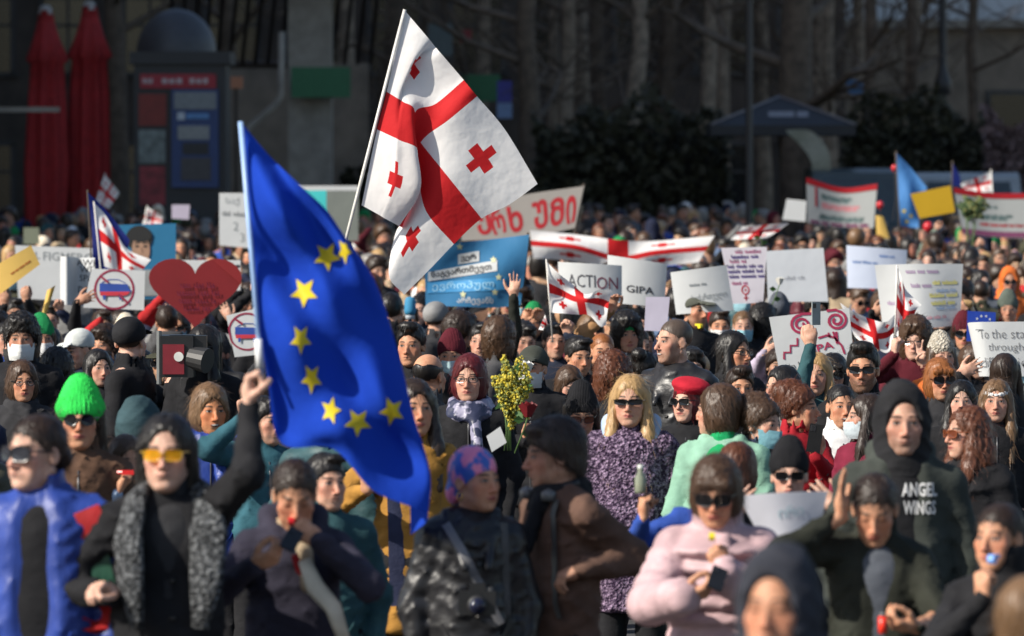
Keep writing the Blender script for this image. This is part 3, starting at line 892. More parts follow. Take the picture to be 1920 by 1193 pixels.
# ------------------------------------------------------------------ cloth and paper: flags, signs, lettering
class Sheet:
    """a surface given by a few control points (pixel x, pixel y, distance), rows downwards"""
    def __init__(s, ctrl, bend=0.0, wave=0.0, seed=0, ku=None, kv=None):
        s.ku, s.kv = ku, kv
        s.c = np.array(ctrl, dtype=float); s.bend, s.wave, s.seed = bend, wave, seed
        a = s.c
        s.wpx = (np.linalg.norm(a[0, -1, :2] - a[0, 0, :2]) + np.linalg.norm(a[-1, -1, :2] - a[-1, 0, :2])) / 2
        s.hpx = (np.linalg.norm(a[-1, 0, :2] - a[0, 0, :2]) + np.linalg.norm(a[-1, -1, :2] - a[0, -1, :2])) / 2
    @staticmethod
    def cr(P, t):
        n = len(P)
        if n == 2: return P[0] * (1 - t) + P[1] * t
        x = min(max(t, 0), 1) * (n - 1); i = min(int(x), n - 2); f = x - i
        p1, p2 = P[i], P[i + 1]; p0 = P[i - 1] if i > 0 else 2 * p1 - p2; p3 = P[i + 2] if i + 2 < n else 2 * p2 - p1
        return .5 * (2 * p1 + (p2 - p0) * f + (2 * p0 - 5 * p1 + 4 * p2 - p3) * f * f + (3 * p1 - p0 - 3 * p2 + p3) * f ** 3)
    def pix(s, u, v):
        if s.ku: u = float(np.interp(u, s.ku, np.linspace(0, 1, len(s.ku))))
        if s.kv: v = float(np.interp(v, s.kv, np.linspace(0, 1, len(s.kv))))
        return s.cr([s.cr(r, u) for r in s.c], v)
    def pt(s, u, v, off=0.0):
        q = s.pix(u, v)
        d = q[2] - s.bend * (1 - (2 * u - 1) ** 2) - off * (.45 if off == .006 else 1)
        if s.wave: d += s.wave * (math.sin(7 * u + 3 * v + s.seed) + .6 * math.sin(13 * u - 5 * v + 2 * s.seed))
        return at(q[0], q[1], d)
    def inv(s, px, py):
        if not hasattr(s, 'tab'):
            um = getattr(s, 'umax', 1.0); g = [(u / 60 * um, v / 60) for u in range(61) for v in range(61)]
            s.tab = (g, np.array([s.pix(u, v)[:2] for u, v in g]))
        g, P = s.tab
        u, v = g[int(np.argmin(((P - (px, py)) ** 2).sum(1)))]
        for _ in range(6):
            q = s.pix(u, v)[:2]; e = 1e-3
            J = np.array([(s.pix(u + e, v)[:2] - q) / e, (s.pix(u, v + e)[:2] - q) / e]).T
            try: du = np.linalg.solve(J, np.array((px, py)) - q)
            except Exception: break
            u, v = min(1, max(0, u + .8 * du[0])), min(1, max(0, v + .8 * du[1]))
        return u, v
    def mesh(s, name, us, vs, thick=0.0, pick=None):
        V, Fc, mi = [], [], []
        nu = len(us)
        for off in ((0.0,) if not thick else (0.0, -thick)):
            V += [s.pt(u, v, off) for v in vs for u in us]
        N = nu * len(vs)
        for j in range(len(vs) - 1):
            for i in range(nu - 1):
                a = j * nu + i; q = (a, a + nu, a + nu + 1, a + 1)
                k = pick((us[i] + us[i + 1]) / 2, (vs[j] + vs[j + 1]) / 2) if pick else 0
                Fc.append(q); mi.append(k)
                if thick: Fc.append(tuple(N + x for x in q[::-1])); mi.append(k)
        sm = [True] * len(Fc)
        if thick:
            m = len(vs)
            rim = [i for i in range(nu)] + [j * nu + nu - 1 for j in range(1, m)] + [(m - 1) * nu + i for i in range(nu - 2, -1, -1)] + [j * nu for j in range(m - 2, 0, -1)]
            b_ = len(V); n_ = len(rim); V += [V[i] for i in rim] + [V[i + N] for i in rim]
            for i in range(n_):
                k_ = (i + 1) % n_
                Fc.append((b_ + i, b_ + k_, b_ + n_ + k_, b_ + n_ + i)); mi.append(0); sm.append(False)
        me = mesh_py(name, V, Fc, True, mi)
        me.polygons.foreach_set('use_smooth', sm)
        return me
def lin(n): return [i / n for i in range(n + 1)]
_txt = {}
def text_geo(txt, bold=0.0, shear=0.0):
    k = (txt, bold, shear)
    if k not in _txt:
        c = bpy.data.curves.new('lettering', 'FONT'); c.body = txt; c.offset = bold; c.resolution_u = 2; c.shear = shear
        o = bpy.data.objects.new('lettering', c)
        me = bpy.data.meshes.new_from_object(o)
        V = np.array([v.co[:2] for v in me.vertices]) if len(me.vertices) else np.zeros((0, 2))
        _txt[k] = (V, [tuple(p.vertices) for p in me.polygons])
        bpy.data.meshes.remove(me); bpy.data.objects.remove(o); bpy.data.curves.remove(c)
    return _txt[k]
def letter(S, txt, u, v, h, mat, par, bold=0.0, width=None, ang=0.0, off=.006, shear=0.0, rough=0.0):
    """words printed on sheet S, centred on u, v; h: height of the line as a share of the sheet's"""
    V, Fc = text_geo(txt, bold, shear)
    if not len(V): return
    lo, hi = V.min(0), V.max(0); c = (lo + hi) / 2
    k = h * S.hpx / max(hi[1] - lo[1], 1e-6); kx = k if width is None else width * S.wpx / (hi[0] - lo[0])
    P = []
    for x, y in V:
        X, Y = (x - c[0]) * kx, (y - c[1]) * k
        if rough: Y += rough * S.hpx * math.sin(X * .11 + len(txt))
        X, Y = X * math.cos(ang) - Y * math.sin(ang), X * math.sin(ang) + Y * math.cos(ang)
        P.append(S.pt(u + X / S.wpx, v - Y / S.hpx, off))
    return link('lettering', mesh_py('lettering', P, Fc), mat, par)
def stroke(S, pts, w, mat, par, name='pen_line', off=.006, closed=False):
    """a pen stroke along u, v points; w in pixels"""
    P = [np.array((u * S.wpx, v * S.hpx)) for u, v in pts]; n = len(P); V = []
    for i, p in enumerate(P):
        a = P[(i + 1) % n] if closed or i + 1 < n else p; b_ = P[i - 1] if closed or i else p
        d = a - b_; d = d / (np.linalg.norm(d) + 1e-9); nn = np.array((-d[1], d[0])) * w / 2
        for q in (p - nn, p + nn): V.append(S.pt(q[0] / S.wpx, q[1] / S.hpx, off))
    m = n if closed else n - 1
    Fc = [(2 * i, 2 * i + 1, 2 * ((i + 1) % n) + 1, 2 * ((i + 1) % n)) for i in range(m)]
    return link(name, mesh_py(name, V, Fc), mat, par)
def scribble(S, rows, mat, par, seed=0, w=1.6, h=.05, name='handwriting'):
    for i, q in enumerate(rows): scribble1(S, [q], mat, par, seed * 7 + i, w, h, name)
def scribble1(S, rows, mat, par, seed, w, h, name):
    """handwriting too far off to read; rows: (v, u0, u1)"""
    r = random.Random(seed); V, Fc = [], []
    for v, u0, u1 in rows:
        u = u0
        while u < u1 - .02:
            n = r.randint(4, 9); pts = []; lw = h * S.hpx / S.wpx * .62
            for i in range(n):
                cu = u + i * lw; up = r.random() < .3
                for k in range(5):
                    a = 2 * math.pi * k / 5
                    pts.append((cu + lw * (.5 * k / 5 + .28 * math.cos(a + r.random())), v - h * (.5 * math.sin(a) + (.5 if up and k == 2 else 0))))
                if cu > u1: break
            b_ = len(V)
            P = [np.array((a * S.wpx, c * S.hpx)) for a, c in pts]
            for i, p in enumerate(P):
                d = P[min(i + 1, len(P) - 1)] - P[max(i - 1, 0)]; d = d / (np.linalg.norm(d) + 1e-9)
                for sgn in (-1, 1):
                    q = p + sgn * np.array((-d[1], d[0])) * w / 2
                    V.append(S.pt(min(.99, max(.01, q[0] / S.wpx)), min(.99, max(.01, q[1] / S.hpx)), .006))
            Fc += [(b_ + 2 * i, b_ + 2 * i + 1, b_ + 2 * i + 3, b_ + 2 * i + 2) for i in range(len(P) - 1)]
            u += (n + .8) * lw
    return link(name, mesh_py(name, V, Fc), mat, par)
def quad(tl, tr, br, bl, d, dd=(0, 0, 0, 0)):
    return [[(*tl, d + dd[0]), (*tr, d + dd[1])], [(*bl, d + dd[3]), (*br, d + dd[2])]]
PAPER = lambda: sheet('white_card', (.64, .655, .66), .6, .16, .25)
INK = lambda: plain('black_ink', (.03, .03, .035), .6, var=.05)
REDINK = lambda: plain('red_ink', (.42, .02, .035), .6, var=.05)
GREYINK = lambda: plain('grey_ink', (.22, .24, .25), .7)
def sign(label, ctrl, mat=None, bend=0.0, group='hand-lettered signs held above the crowd', name='protest_sign', cat='sign', n=(22, 8), thick=.004, wave=0.0, stick=None):
    ku = None
    if len(ctrl[0]) > 2:
        a = np.array(ctrl, dtype=float)[:, :, :2]; L_ = np.linalg.norm(a[:, 1:] - a[:, :-1], axis=2).mean(0); ku = [0] + list(np.cumsum(L_) / L_.sum())
    S = Sheet(ctrl, bend, wave, len(label), ku)
    base = S.pt(.5, 1.0)
    t = thing(name, label, cat, (base.x, base.y, base.z), group=group)
    o = link('card', S.mesh('card', lin(n[0]), lin(n[1]), thick), mat or PAPER(), t)
    o.matrix_parent_inverse = Matrix.Translation(-base)
    S.t, S.base = t, base
    return S
def fixparent(S):
    for c in S.t.children: c.matrix_parent_inverse = Matrix.Translation(-S.base)
def pole(S, a, b_, rad, mat, d0, d1, n=10, name='pole'):
    b = MB(); b.tube([at(*a, d0), at((a[0] + b_[0]) / 2, (a[1] + b_[1]) / 2, (d0 + d1) / 2), at(*b_, d1)], rad, n)
    return b.build(name, mat, S.t, True)
GB = None
def geo_axes():
    cu, cv = [.2167, .7833], [.2, .8]
    us = sorted(set([0, 1, .4333, .5667] + [round(c + e, 5) for c in cu for e in (-.06, -.021, .021, .06)]))
    vs = sorted(set([0, 1, .4, .6] + [round(c + e, 5) for c in cv for e in (-.09, -.032, .032, .09)]))
    def fillin(a, st):
        o = []
        for x, y in zip(a, a[1:]):
            n = max(1, math.ceil((y - x) / st)); o += [x + (y - x) * k / n for k in range(n)]
        return o + [a[-1]]
    return fillin(us, .03), fillin(vs, .035)
def geo_pick(u, v):
    if abs(u - .5) < .0667 or abs(v - .5) < .1: return 1
    du, dv = abs(abs(u - .5) - .2833), abs(abs(v - .5) - .3)
    if (du < .06 and dv < .032) or (du < .021 and dv < .09): return 1
    return 0
def flag_mats():
    return [sheet('flag_white', (.88, .865, .85), .75, .3, .5, 5), sheet('flag_red', (.62, .018, .022), .75, .3, .5, 5)]
def geo_flag(label, ctrl, wave=.0, group='red cross flags on white held in the crowd', pole_=None, pr=.012, pm=None, bend=0.0, mats=None, ku=None):
    S = Sheet(ctrl, bend, wave, 3, ku)
    base = S.pt(0, 1)
    t = thing('flag', label, 'flag', tuple(base), group=group); S.t, S.base = t, base
    us, vs = geo_axes()
    o = link('cloth', S.mesh('cloth', us, vs, 0, geo_pick), mats or flag_mats(), t)
    if pole_:
        a, b_, d0, d1 = pole_
        pole(S, a, b_, pr, pm or plain('pole_white', (.62, .6, .56), .45), d0, d1)
    fixparent(S)
    return S
def star_pts(px, py, r, ang=0.0, sq=(1.0, 1.0), k=.45):
    return [(px + r * (1 if i % 2 == 0 else k) * math.sin(ang + i * math.pi / 5) * sq[0], py - r * (1 if i % 2 == 0 else k) * math.cos(ang + i * math.pi / 5) * sq[1]) for i in range(10)]
def star_on(S, px, py, r, mat, ang=0.0, sq=(1, 1), off=.003, both=True):
    P = star_pts(px, py, r, ang, sq); ctr = np.array((px, py)); rings = 4
    uv = [S.inv(px, py)]
    for q in range(1, rings + 1):
        for i in range(10):
            a, b_ = np.array(P[i]), np.array(P[(i + 1) % 10])
            for m_ in (0, .5): uv.append(S.inv(*(ctr + (a + (b_ - a) * m_ - ctr) * q / rings)))
    V, Fc = [], []
    for o in ((off, -off) if both else (off,)):
        b_ = len(V); V += [S.pt(u, v, o) for u, v in uv]
        Fc += [(b_, b_ + 1 + i, b_ + 1 + (i + 1) % 20) for i in range(20)]
        for q in range(rings - 1):
            o1, o2 = b_ + 1 + 20 * q, b_ + 21 + 20 * q
            Fc += [(o1 + i, o2 + i, o2 + (i + 1) % 20, o1 + (i + 1) % 20) for i in range(20)]
    return link('star', mesh_py('star', V, Fc, True), mat, S.t)
# ------------------------------------------------------------------ the street and what stands at its far end
ASPH = plain('asphalt', (.055, .055, .058), .85, var=.25, nscale=3, bump=.4, bscale=90)
_YS = [-60, -20, 10, 40] + [40 + 10 * k for k in range(1, 13)] + [300, 900]
def strip(name, x0, x1, y0, y1, dz, mat):
    ys = [y0] + [y for y in _YS if y0 < y < y1] + [y1]
    V = [(x, y, gz(y) + dz) for y in ys for x in (x0, x1)]
    return link(name, mesh_py(name, V, [(2 * i, 2 * i + 1, 2 * i + 3, 2 * i + 2) for i in range(len(ys) - 1)]), mat, kind='structure')
def sheet_xy(name, x0, x1, y0, y1, z, mat):
    return link(name, mesh_py(name, [(x0, y0, z), (x1, y0, z), (x1, y1, z), (x0, y1, z)], [(0, 1, 2, 3)]), mat, kind='structure')
strip('ground', -400, 400, -60, 900, -.004, plain('paving_grey', (.12, .115, .11), .9, var=.2, nscale=2))
strip('road', -9.5, 9.5, -40, 120, 0, ASPH)
b = MB()
for x in (-9.65, 9.65):
    for y in range(-40, 120, 10): b.box((x, y + 5, gz(y + 5) + .055), (.3, 9.99, .13))
b.build('kerb', plain('kerb_stone', (.3, .29, .28), .8), kind='structure')
b = MB()
for k in range(20): b.add([(-.07, 2 + k * 5, gz(2 + k * 5) + .004), (.07, 2 + k * 5, gz(2 + k * 5) + .004), (.07, 4.5 + k * 5, gz(4.5 + k * 5) + .004), (-.07, 4.5 + k * 5, gz(4.5 + k * 5) + .004)], [(0, 1, 2, 3)])
b.build('road_marking', plain('road_paint', (.7, .7, .68), .7, var=.2), kind='structure')
DK = plain('dark_stone', (.062, .047, .036), .8, var=.3, nscale=1.5)
GLS = plain('dark_glass', (.012, .014, .016), .12)
CONC = plain('concrete', (.30, .27, .225), .85, var=.2, nscale=4, bump=.3)
BRN = plain('brown_render', (.23, .185, .14), .9, var=.25, nscale=2)
PALE = plain('pale_render', (.62, .65, .68), .85, var=.12, nscale=1.5)
def px_box(t, name, x0, y0, x1, y1, d, depth, mat, bev=0):
    """part of thing t that fills the given pixels at distance d"""
    a, c = at(x0, y0, d), at(x1, y1, d)
    b = MB(); b.box(((a.x + c.x) / 2, d + depth / 2, (a.z + c.z) / 2), (abs(c.x - a.x), depth, abs(a.z - c.z)))
    o = b.build(name, mat, t); o.matrix_parent_inverse = Matrix.Translation(-t.location); return o
def own(t):
    for c in t.children: c.matrix_parent_inverse = Matrix.Translation(-t.location)
def facade(name, label, x0, x1, y, h, mats, z_w, n, storeys, wmat, depth=9, w=1.3, hw=1.9):
    t = thing(name, label, 'building', ((x0 + x1) / 2, y, 0))
    b = MB(); b.box(((x0 + x1) / 2, y + depth / 2, h / 2), (x1 - x0, depth, h)); b.build('wall', mats[0], t)
    b = MB(); b.box(((x0 + x1) / 2, y - .1, .5), (x1 - x0 + .2, .3, 1.0)); b.build('plinth', mats[1], t)
    b = MB(); b.box(((x0 + x1) / 2, y + depth / 2, h + .15), (x1 - x0 + .8, depth + .8, .3)); b.build('cornice', mats[1], t)
    for s in range(storeys):
        for k in range(n):
            cx = x0 + (x1 - x0) * (k + .5) / n; z = z_w + s * 3.6
            b = MB()
            for dx, dz, sx, sz in ((-w / 2, 0, .12, hw), (w / 2, 0, .12, hw), (0, hw / 2, w + .12, .12), (0, -hw / 2, w + .3, .1), (0, .25, w, .07), (0, 0, .06, hw)):
                b.box((cx + dx, y - .03, z + dz), (sx, .14, sz))
            fr = b.build('window', mats[1], t)
            b = MB(); b.box((cx, y - .015, z), (w, .03, hw)); b.build('pane', wmat, fr)
    own(t)
    for c in t.children:
        pass
    return t
facade('stone_building', 'long dark stone building closing the street behind the bare trees', -26, 8.2, 140, 17, (DK, plain('dark_trim', (.06, .056, .052), .8)), 2.6, 17, 4, GLS)
t = thing('rendered_building', 'pale grey building with brown ground floor at the far end of the street', 'building', (15, 150, 0))
b = MB(); b.box((16.4, 154, 3.35), (16, 8, 6.7)); b.build('wall', BRN, t)
b = MB(); b.box((16.4, 154.3, 11.6), (16, 7.4, 9.6)); b.build('upper_wall', PALE, t)
b = MB(); b.box((16.4, 153.9, 6.75), (16.2, 8.5, .22)); b.build('cornice', CONC, t)
for k in range(5):
    b = MB(); b.box((10.2 + k * 2.9, 149.97, 3.9), (1.2, .1, 2.2)); w_ = b.build('window', plain('dark_trim2', (.05, .05, .05), .6), t)
    b = MB(); b.box((10.2 + k * 2.9, 149.93, 3.9), (1.0, .06, 2.0)); b.build('pane', GLS, w_)
own(t)
# block added out of view, on the sunny side, to shade the far street
facade('shade_block', 'tall unseen apartment block added to shade the far street', -44, -20, 66, 31, (BRN, CONC), 4, 8, 7, GLS, depth=112)

# ---- left: closed parasols, advertising kiosk, canopy, column
RED = plain('parasol_red', (.27, .01, .012), .8, var=.2, nscale=9)
def parasol(label, pxc, ptop, d, wpx, seed):
    k = d / F; c = at(pxc, ptop, d); H = c.z; w = wpx * k
    t = thing('closed_parasol', label, 'parasol', (c.x, d, 0), group='closed red parasols')
    n = 40; prof = [(0.0, .16, 0), (.05, .22, 0), (.10, .30, .1), (.17, .46, .16), (.185, .36, .16), (.3, .4, .2), (.55, .45, .24), (.74, .42, .24), (.80, .34, .18), (.88, .5, .3), (.99, .62, .34), (1.0, .55, .3)]
    L = H - .75; V, Fc = [], []
    for f_, r, a in prof:
        for j in range(n):
            th = 2 * math.pi * j / n
            rr = w * r * (1 + a * math.cos(8 * th + seed + 1.5 * f_) + .12 * math.sin(3 * th + seed + 5 * f_))
            V.append((rr * math.cos(th), rr * math.sin(th), H - f_ * L))
    for i in range(len(prof) - 1):
        for j in range(n): Fc.append((i * n + j, i * n + (j + 1) % n, (i + 1) * n + (j + 1) % n, (i + 1) * n + j))
    Fc.append(tuple(range(n)))
    link('canopy', mesh_py('canopy', V, Fc, True), RED, t)
    b = MB(); b.lathe((0, 0, H), [(0, .09), (.05, .085), (.1, .05), (.115, -.04), (w * .18, -.06)], 14); b.build('cap', plain('cap_white', (.28, .26, .24), .6), t, True)
    b = MB(); b.tube([(0, 0, .05), (0, 0, H)], .03); b.build('pole', plain('pole_metal', (.3, .3, .3), .4, .8), t, True)
    b = MB(); b.lathe((0, 0, 0), [(0, .1), (.3, .1), (.34, .02), (.34, 0)], 18); b.build('base', CONC, t, True)
    b = MB(); b.lathe((0, 0, H - .79 * L), [(w * .36, .03), (w * .42, 0), (w * .36, -.03)], 18); b.build('tie', RED, t, True)
parasol('closed red parasol with a dull white cap, standing beside the dark shop front', 85, 20, 92, 78, .3)
parasol('closed red parasol nearer the advertising kiosk', 167, 12, 92.4, 80, 1.7)
t = thing('awning_arm', 'thin pale horizontal awning arm crossing a closed parasol', 'awning arm', tuple(at(50, 205, 91)))
px_box(t, 'arm', -60, 201, 112, 210, 91, .06, CONC); px_box(t, 'post', -60, 201, -50, 620, 91, .06, CONC)

kd = 92.0; c = at(338, 600, kd); kz = at(338, 118, kd).z; kw = 172 * kd / F
t = thing('advertising_kiosk', 'dark domed kiosk with red sign strip and blue cash machine front', 'kiosk', (c.x, kd, 0))
BLK = plain('kiosk_black', (.02, .021, .025), .5)
b = MB(); b.box((0, kw / 2, kz / 2), (kw, kw, kz)); b.build('cabinet', BLK, t)
b = MB(); r = 76 * kd / F
b.lathe((-.1, kw / 2, kz + .16), [(r * math.cos(a * math.pi / 24), r * 1.12 * math.sin(a * math.pi / 24)) for a in range(13)], 28); b.build('dome', plain('dome_slate', (.05, .052, .06), .5), t, True)
b = MB(); b.box((0, kw / 2, kz + .08), (kw * 1.1, kw * 1.1, .2)); b.build('cornice', BLK, t)
def kpart(name, x0, y0, x1, y1, mat, out=.03):
    a, e = at(x0, y0, kd), at(x1, y1, kd)
    b = MB(); b.box(((a.x + e.x) / 2 - c.x, -out / 2 + .005, (a.z + e.z) / 2), (e.x - a.x, out, a.z - e.z)); return b.build(name, mat, t)
hd = kpart('header', 263, 139, 405, 166, plain('header_red', (.34, .014, .03), .5), .05)
for x0, x1 in ((268, 288), (304, 345), (356, 393)):
    for i in range(3):
        w_ = (x1 - x0) / 3
        kpart('lettering', x0 + i * w_, 147 + i % 2, x0 + (i + .75) * w_, 157, plain('faded_white', (.5, .4, .4), .6), .06)
kpart('poster', 260, 176, 312, 236, plain('poster_red', (.2, .02, .015), .5), .03)
kpart('poster', 260, 244, 310, 306, plain('poster_grey', (.16, .19, .18), .5, var=.5, nscale=7), .032)
kpart('poster', 262, 312, 310, 385, plain('poster_red2', (.22, .02, .03), .5, var=.5, nscale=5), .034)
kpart('cash_machine', 322, 168, 410, 352, plain('machine_blue', (.015, .045, .16), .45), .08)
kpart('machine_header', 327, 173, 406, 205, plain('machine_grey', (.2, .22, .23), .5), .1)
kpart('screen', 334, 236, 393, 262, plain('screen_grey', (.22, .24, .25), .3), .1)
kpart('keypad', 343, 268, 392, 290, BLK, .1); kpart('cash_slot', 340, 296, 396, 338, plain('slot_grey', (.06, .055, .06), .5), .1)
kpart('logo', 333, 211, 347, 225, plain('logo_white', (.5, .55, .6), .5), .1); kpart('lettering', 350, 213, 392, 223, plain('logo_blue', (.1, .25, .5), .5), .1)

t = thing('slatted_canopy', 'dark slatted canopy roof sloping over the kiosk', 'canopy', tuple(at(440, 60, 104)))
for i in range(17):
    a, e = at(330 + i * 24, -70, 101), at(350 + i * 24 - 40, 118, 108)
    b = MB(); m = (a + e) / 2; dv = e - a
    b.tube([a, e], .05, 4); b.build('slat', plain('slat_wood', (.06, .045, .035), .8), t)
a, e = at(300, 121, 108), at(545, 121, 108); b = MB(); b.tube([a, e], .08, 6); b.build('beam', DK, t)
a, e = at(300, 121, 108), at(300, 620, 108); b = MB(); b.tube([a, (a.x, a.y, 0)], .08, 6); b.build('post', DK, t)
own(t)
t = thing('concrete_column', 'thick pale concrete column behind a green sign', 'column', tuple(at(582, 620, 103)))
px_box(t, 'shaft', 540, -140, 622, 640, 103, .8, CONC)
t = thing('street_sign', 'green rectangular sign on the thick concrete column', 'sign', tuple(at(600, 155, 102.5)))
px_box(t, 'panel', 546, 126, 657, 183, 102.5, .05, plain('sign_green', (.02, .14, .055), .5)); px_box(t, 'bracket', 575, 150, 620, 160, 102.56, .44, CONC)
t = thing('drain_pipe', 'pale bent pipe running down beside the concrete column', 'pipe', tuple(at(520, 150, 100)))
b = MB(); b.tube([at(528, 60, 100), at(527, 178, 100), at(518, 195, 100), at(468, 238, 100), at(455, 262, 100), at(455, 640, 100)], .055); o = b.build('pipe', CONC, t, True); own(t)
t = thing('brown_wall', 'brown rendered wall under the slatted canopy', 'wall', tuple(at(480, 400, 112)))
px_box(t, 'wall', 415, 118, 690, 640, 112, .4, BRN)
t = thing('traffic_light', 'small dim orange lamp on a pole by the kiosk', 'lamp', tuple(at(442, 155, 98)))
px_box(t, 'lamp', 431, 144, 455, 166, 98, .14, plain('lamp_orange', (.5, .2, .1), .5)); px_box(t, 'pole', 439, 166, 446, 640, 98.05, .05, DK)
t = thing('street_sign', 'green rectangular sign seen beside the waving flag', 'sign', tuple(at(900, 160, 110)))
px_box(t, 'panel', 868, 140, 938, 190, 110, .05, plain('sign_green', (.02, .14, .055), .5)); px_box(t, 'post', 898, 190, 904, 640, 110.06, .05, DK)
t = thing('street_sign', 'narrow upright blue and white sign', 'sign', tuple(at(945, 185, 109)))
px_box(t, 'panel', 932, 152, 960, 192, 109, .05, plain('sign_blue', (.05, .05, .3), .5)); px_box(t, 'lower_panel', 932, 193, 960, 222, 109, .05, plain('sign_pale', (.2, .3, .5), .5)); px_box(t, 'post', 943, 222, 949, 640, 109.05, .05, DK)
t = thing('street_sign', 'small square blue road sign over the clipped hedge', 'sign', tuple(at(1603, 165, 112)))
px_box(t, 'panel', 1588, 150, 1618, 182, 112, .05, plain('sign_blue2', (.03, .1, .22), .5)); px_box(t, 'post', 1600, 182, 1606, 640, 112.05, .05, DK)
t = thing('pale_panel', 'pale grey boxy panel high on a tree trunk', 'panel', tuple(at(825, 85, 108)))
px_box(t, 'panel', 803, 45, 848, 105, 108, .2, plain('pale_panel', (.11, .14, .14), .7)); px_box(t, 'post', 822, 105, 828, 640, 108.05, .08, DK)
t = thing('red_lamp', 'dim red lamp high among the trunks', 'lamp', tuple(at(873, 68, 109)))
px_box(t, 'lamp', 862, 56, 884, 80, 109, .15, plain('lamp_red', (.2, .015, .02), .5)); px_box(t, 'post', 871, 80, 875, 640, 109.05, .05, DK)

# ---- bare trees
BARK = plain('bark_dark', (.105, .078, .056), .9, var=.4, nscale=6, bump=.8, bscale=25)
BARKG = plain('bark_grey', (.24, .19, .14), .9, var=.45, nscale=5, bump=.8, bscale=25)
def tree(label, pxc, wpx, d, mat, lean=0.0, seed=0, h=11.0):
    r = random.Random(seed); x = at(pxc, 340, d).x; w = wpx * d / F / 2
    w *= 1.25
    t = thing('bare_tree', label, 'tree', (x, d, 0), group='bare trees along the avenue')
    pts = [(0, 0, -.05)]; rad = [w * 1.35]
    for i in range(1, 9):
        z = h * i / 8; pts.append((lean * z + r.uniform(-.07, .07), r.uniform(-.1, .1), z)); rad.append(w * (1.05 - .085 * i))
    b = MB(); b.tube(pts, rad, 10); b.build('trunk', mat, t, True)
    b = MB()
    def branch(p, dv, L, w_, lv):
        q = p + dv * L * .5 + Vector((r.uniform(-.1, .1), r.uniform(-.1, .1), .05)) * L; e = q + (dv + Vector((0, 0, .25))).normalized() * L * .5
        b.tube([p, q, e], [w_, w_ * .75, w_ * .45], 5, cap=False)
        if lv:
            for k in range(4):
                s = Vector((r.uniform(-1, 1), r.uniform(-1, 1), r.uniform(-.2, .8))).normalized()
                branch(q if k % 2 else e, (dv * .6 + s).normalized(), L * r.uniform(.45, .7), w_ * .45, lv - 1)
    for i in range(7):
        z = h * r.uniform(.32, .98); a = r.uniform(0, 6.3)
        branch(Vector((lean * z, 0, z)), Vector((math.cos(a), math.sin(a), r.uniform(.1, .7))).normalized(), r.uniform(1.2, 2.8), w * .32, 2)
    b.build('crown', BARK, t, True)
for i, (x, w, d, m, ln, lb) in enumerate((
    (655, 34, 118, 1, .0, 'bare tree with greyish trunk right behind the waving flag pole'), (735, 40, 122, 0, .0, 'dark bare tree behind the tip of the waving flag'),
    (990, 40, 106, 0, .0, 'black straight tree trunk beside the blue and white street sign'), (1062, 30, 120, 1, .01, 'pale slim trunk next to the black straight trunk'),
    (1128, 26, 126, 0, -.01, 'thin dark trunk over the dense black hedge'), (1185, 34, 118, 1, .02, 'grey trunk above the middle of the dense black hedge'),
    (1252, 30, 124, 0, 0, 'dark trunk left of two pale leaning trunks'), (1305, 30, 120, 1, .05, 'pale trunk leaning outwards near the dark lamp post'),
    (1345, 26, 123, 1, .03, 'second pale leaning trunk close to the dark lamp post'), (1497, 66, 108, 0, .0, 'thickest dark tree trunk rising behind the dark awning'),
    (1565, 24, 122, 1, -.02, 'slim grey trunk right of the thickest trunk'), (1632, 28, 119, 0, .0, 'dark trunk beside the small square blue road sign'),
    (1678, 30, 124, 1, .06, 'grey trunk leaning towards the pale building'), (430, 36, 114, 0, 0, 'dark trunk behind the domed kiosk'),
    (215, 40, 110, 0, 0, 'dark trunk between the parasols and the kiosk'), (1030, 22, 128, 1, .02, 'thin pale trunk deep behind the dense black hedge'), (1095, 34, 130, 1, -.01, 'broad pale trunk deep behind the dense black hedge'), (1225, 22, 127, 0, .03, 'thin brown trunk deep behind the dense black hedge'), (1440, 28, 126, 1, -.03, 'pale trunk rising over the dark market parasol'), (1530, 30, 125, 1, .01, 'pale brown trunk just right of the thickest trunk'), (1600, 26, 127, 1, .02, 'mottled trunk above the small square blue road sign'), (1725, 26, 121, 0, -.02, 'brown trunk before the pale grey building'), (1812, 22, 123, 0, .03, 'slim trunk standing at the corner of the pale grey building'), (905, 30, 121, 1, 0, 'pale trunk behind the green sign by the waving flag'), (795, 26, 125, 0, .01, 'slim dark trunk beside the boxy pale panel'))):
    tree(lb, x, w, d, BARKG if m else BARK, ln, i + 3)
LEAF = plain('hedge_leaf', (.034, .033, .016), .7, var=.5, nscale=3)
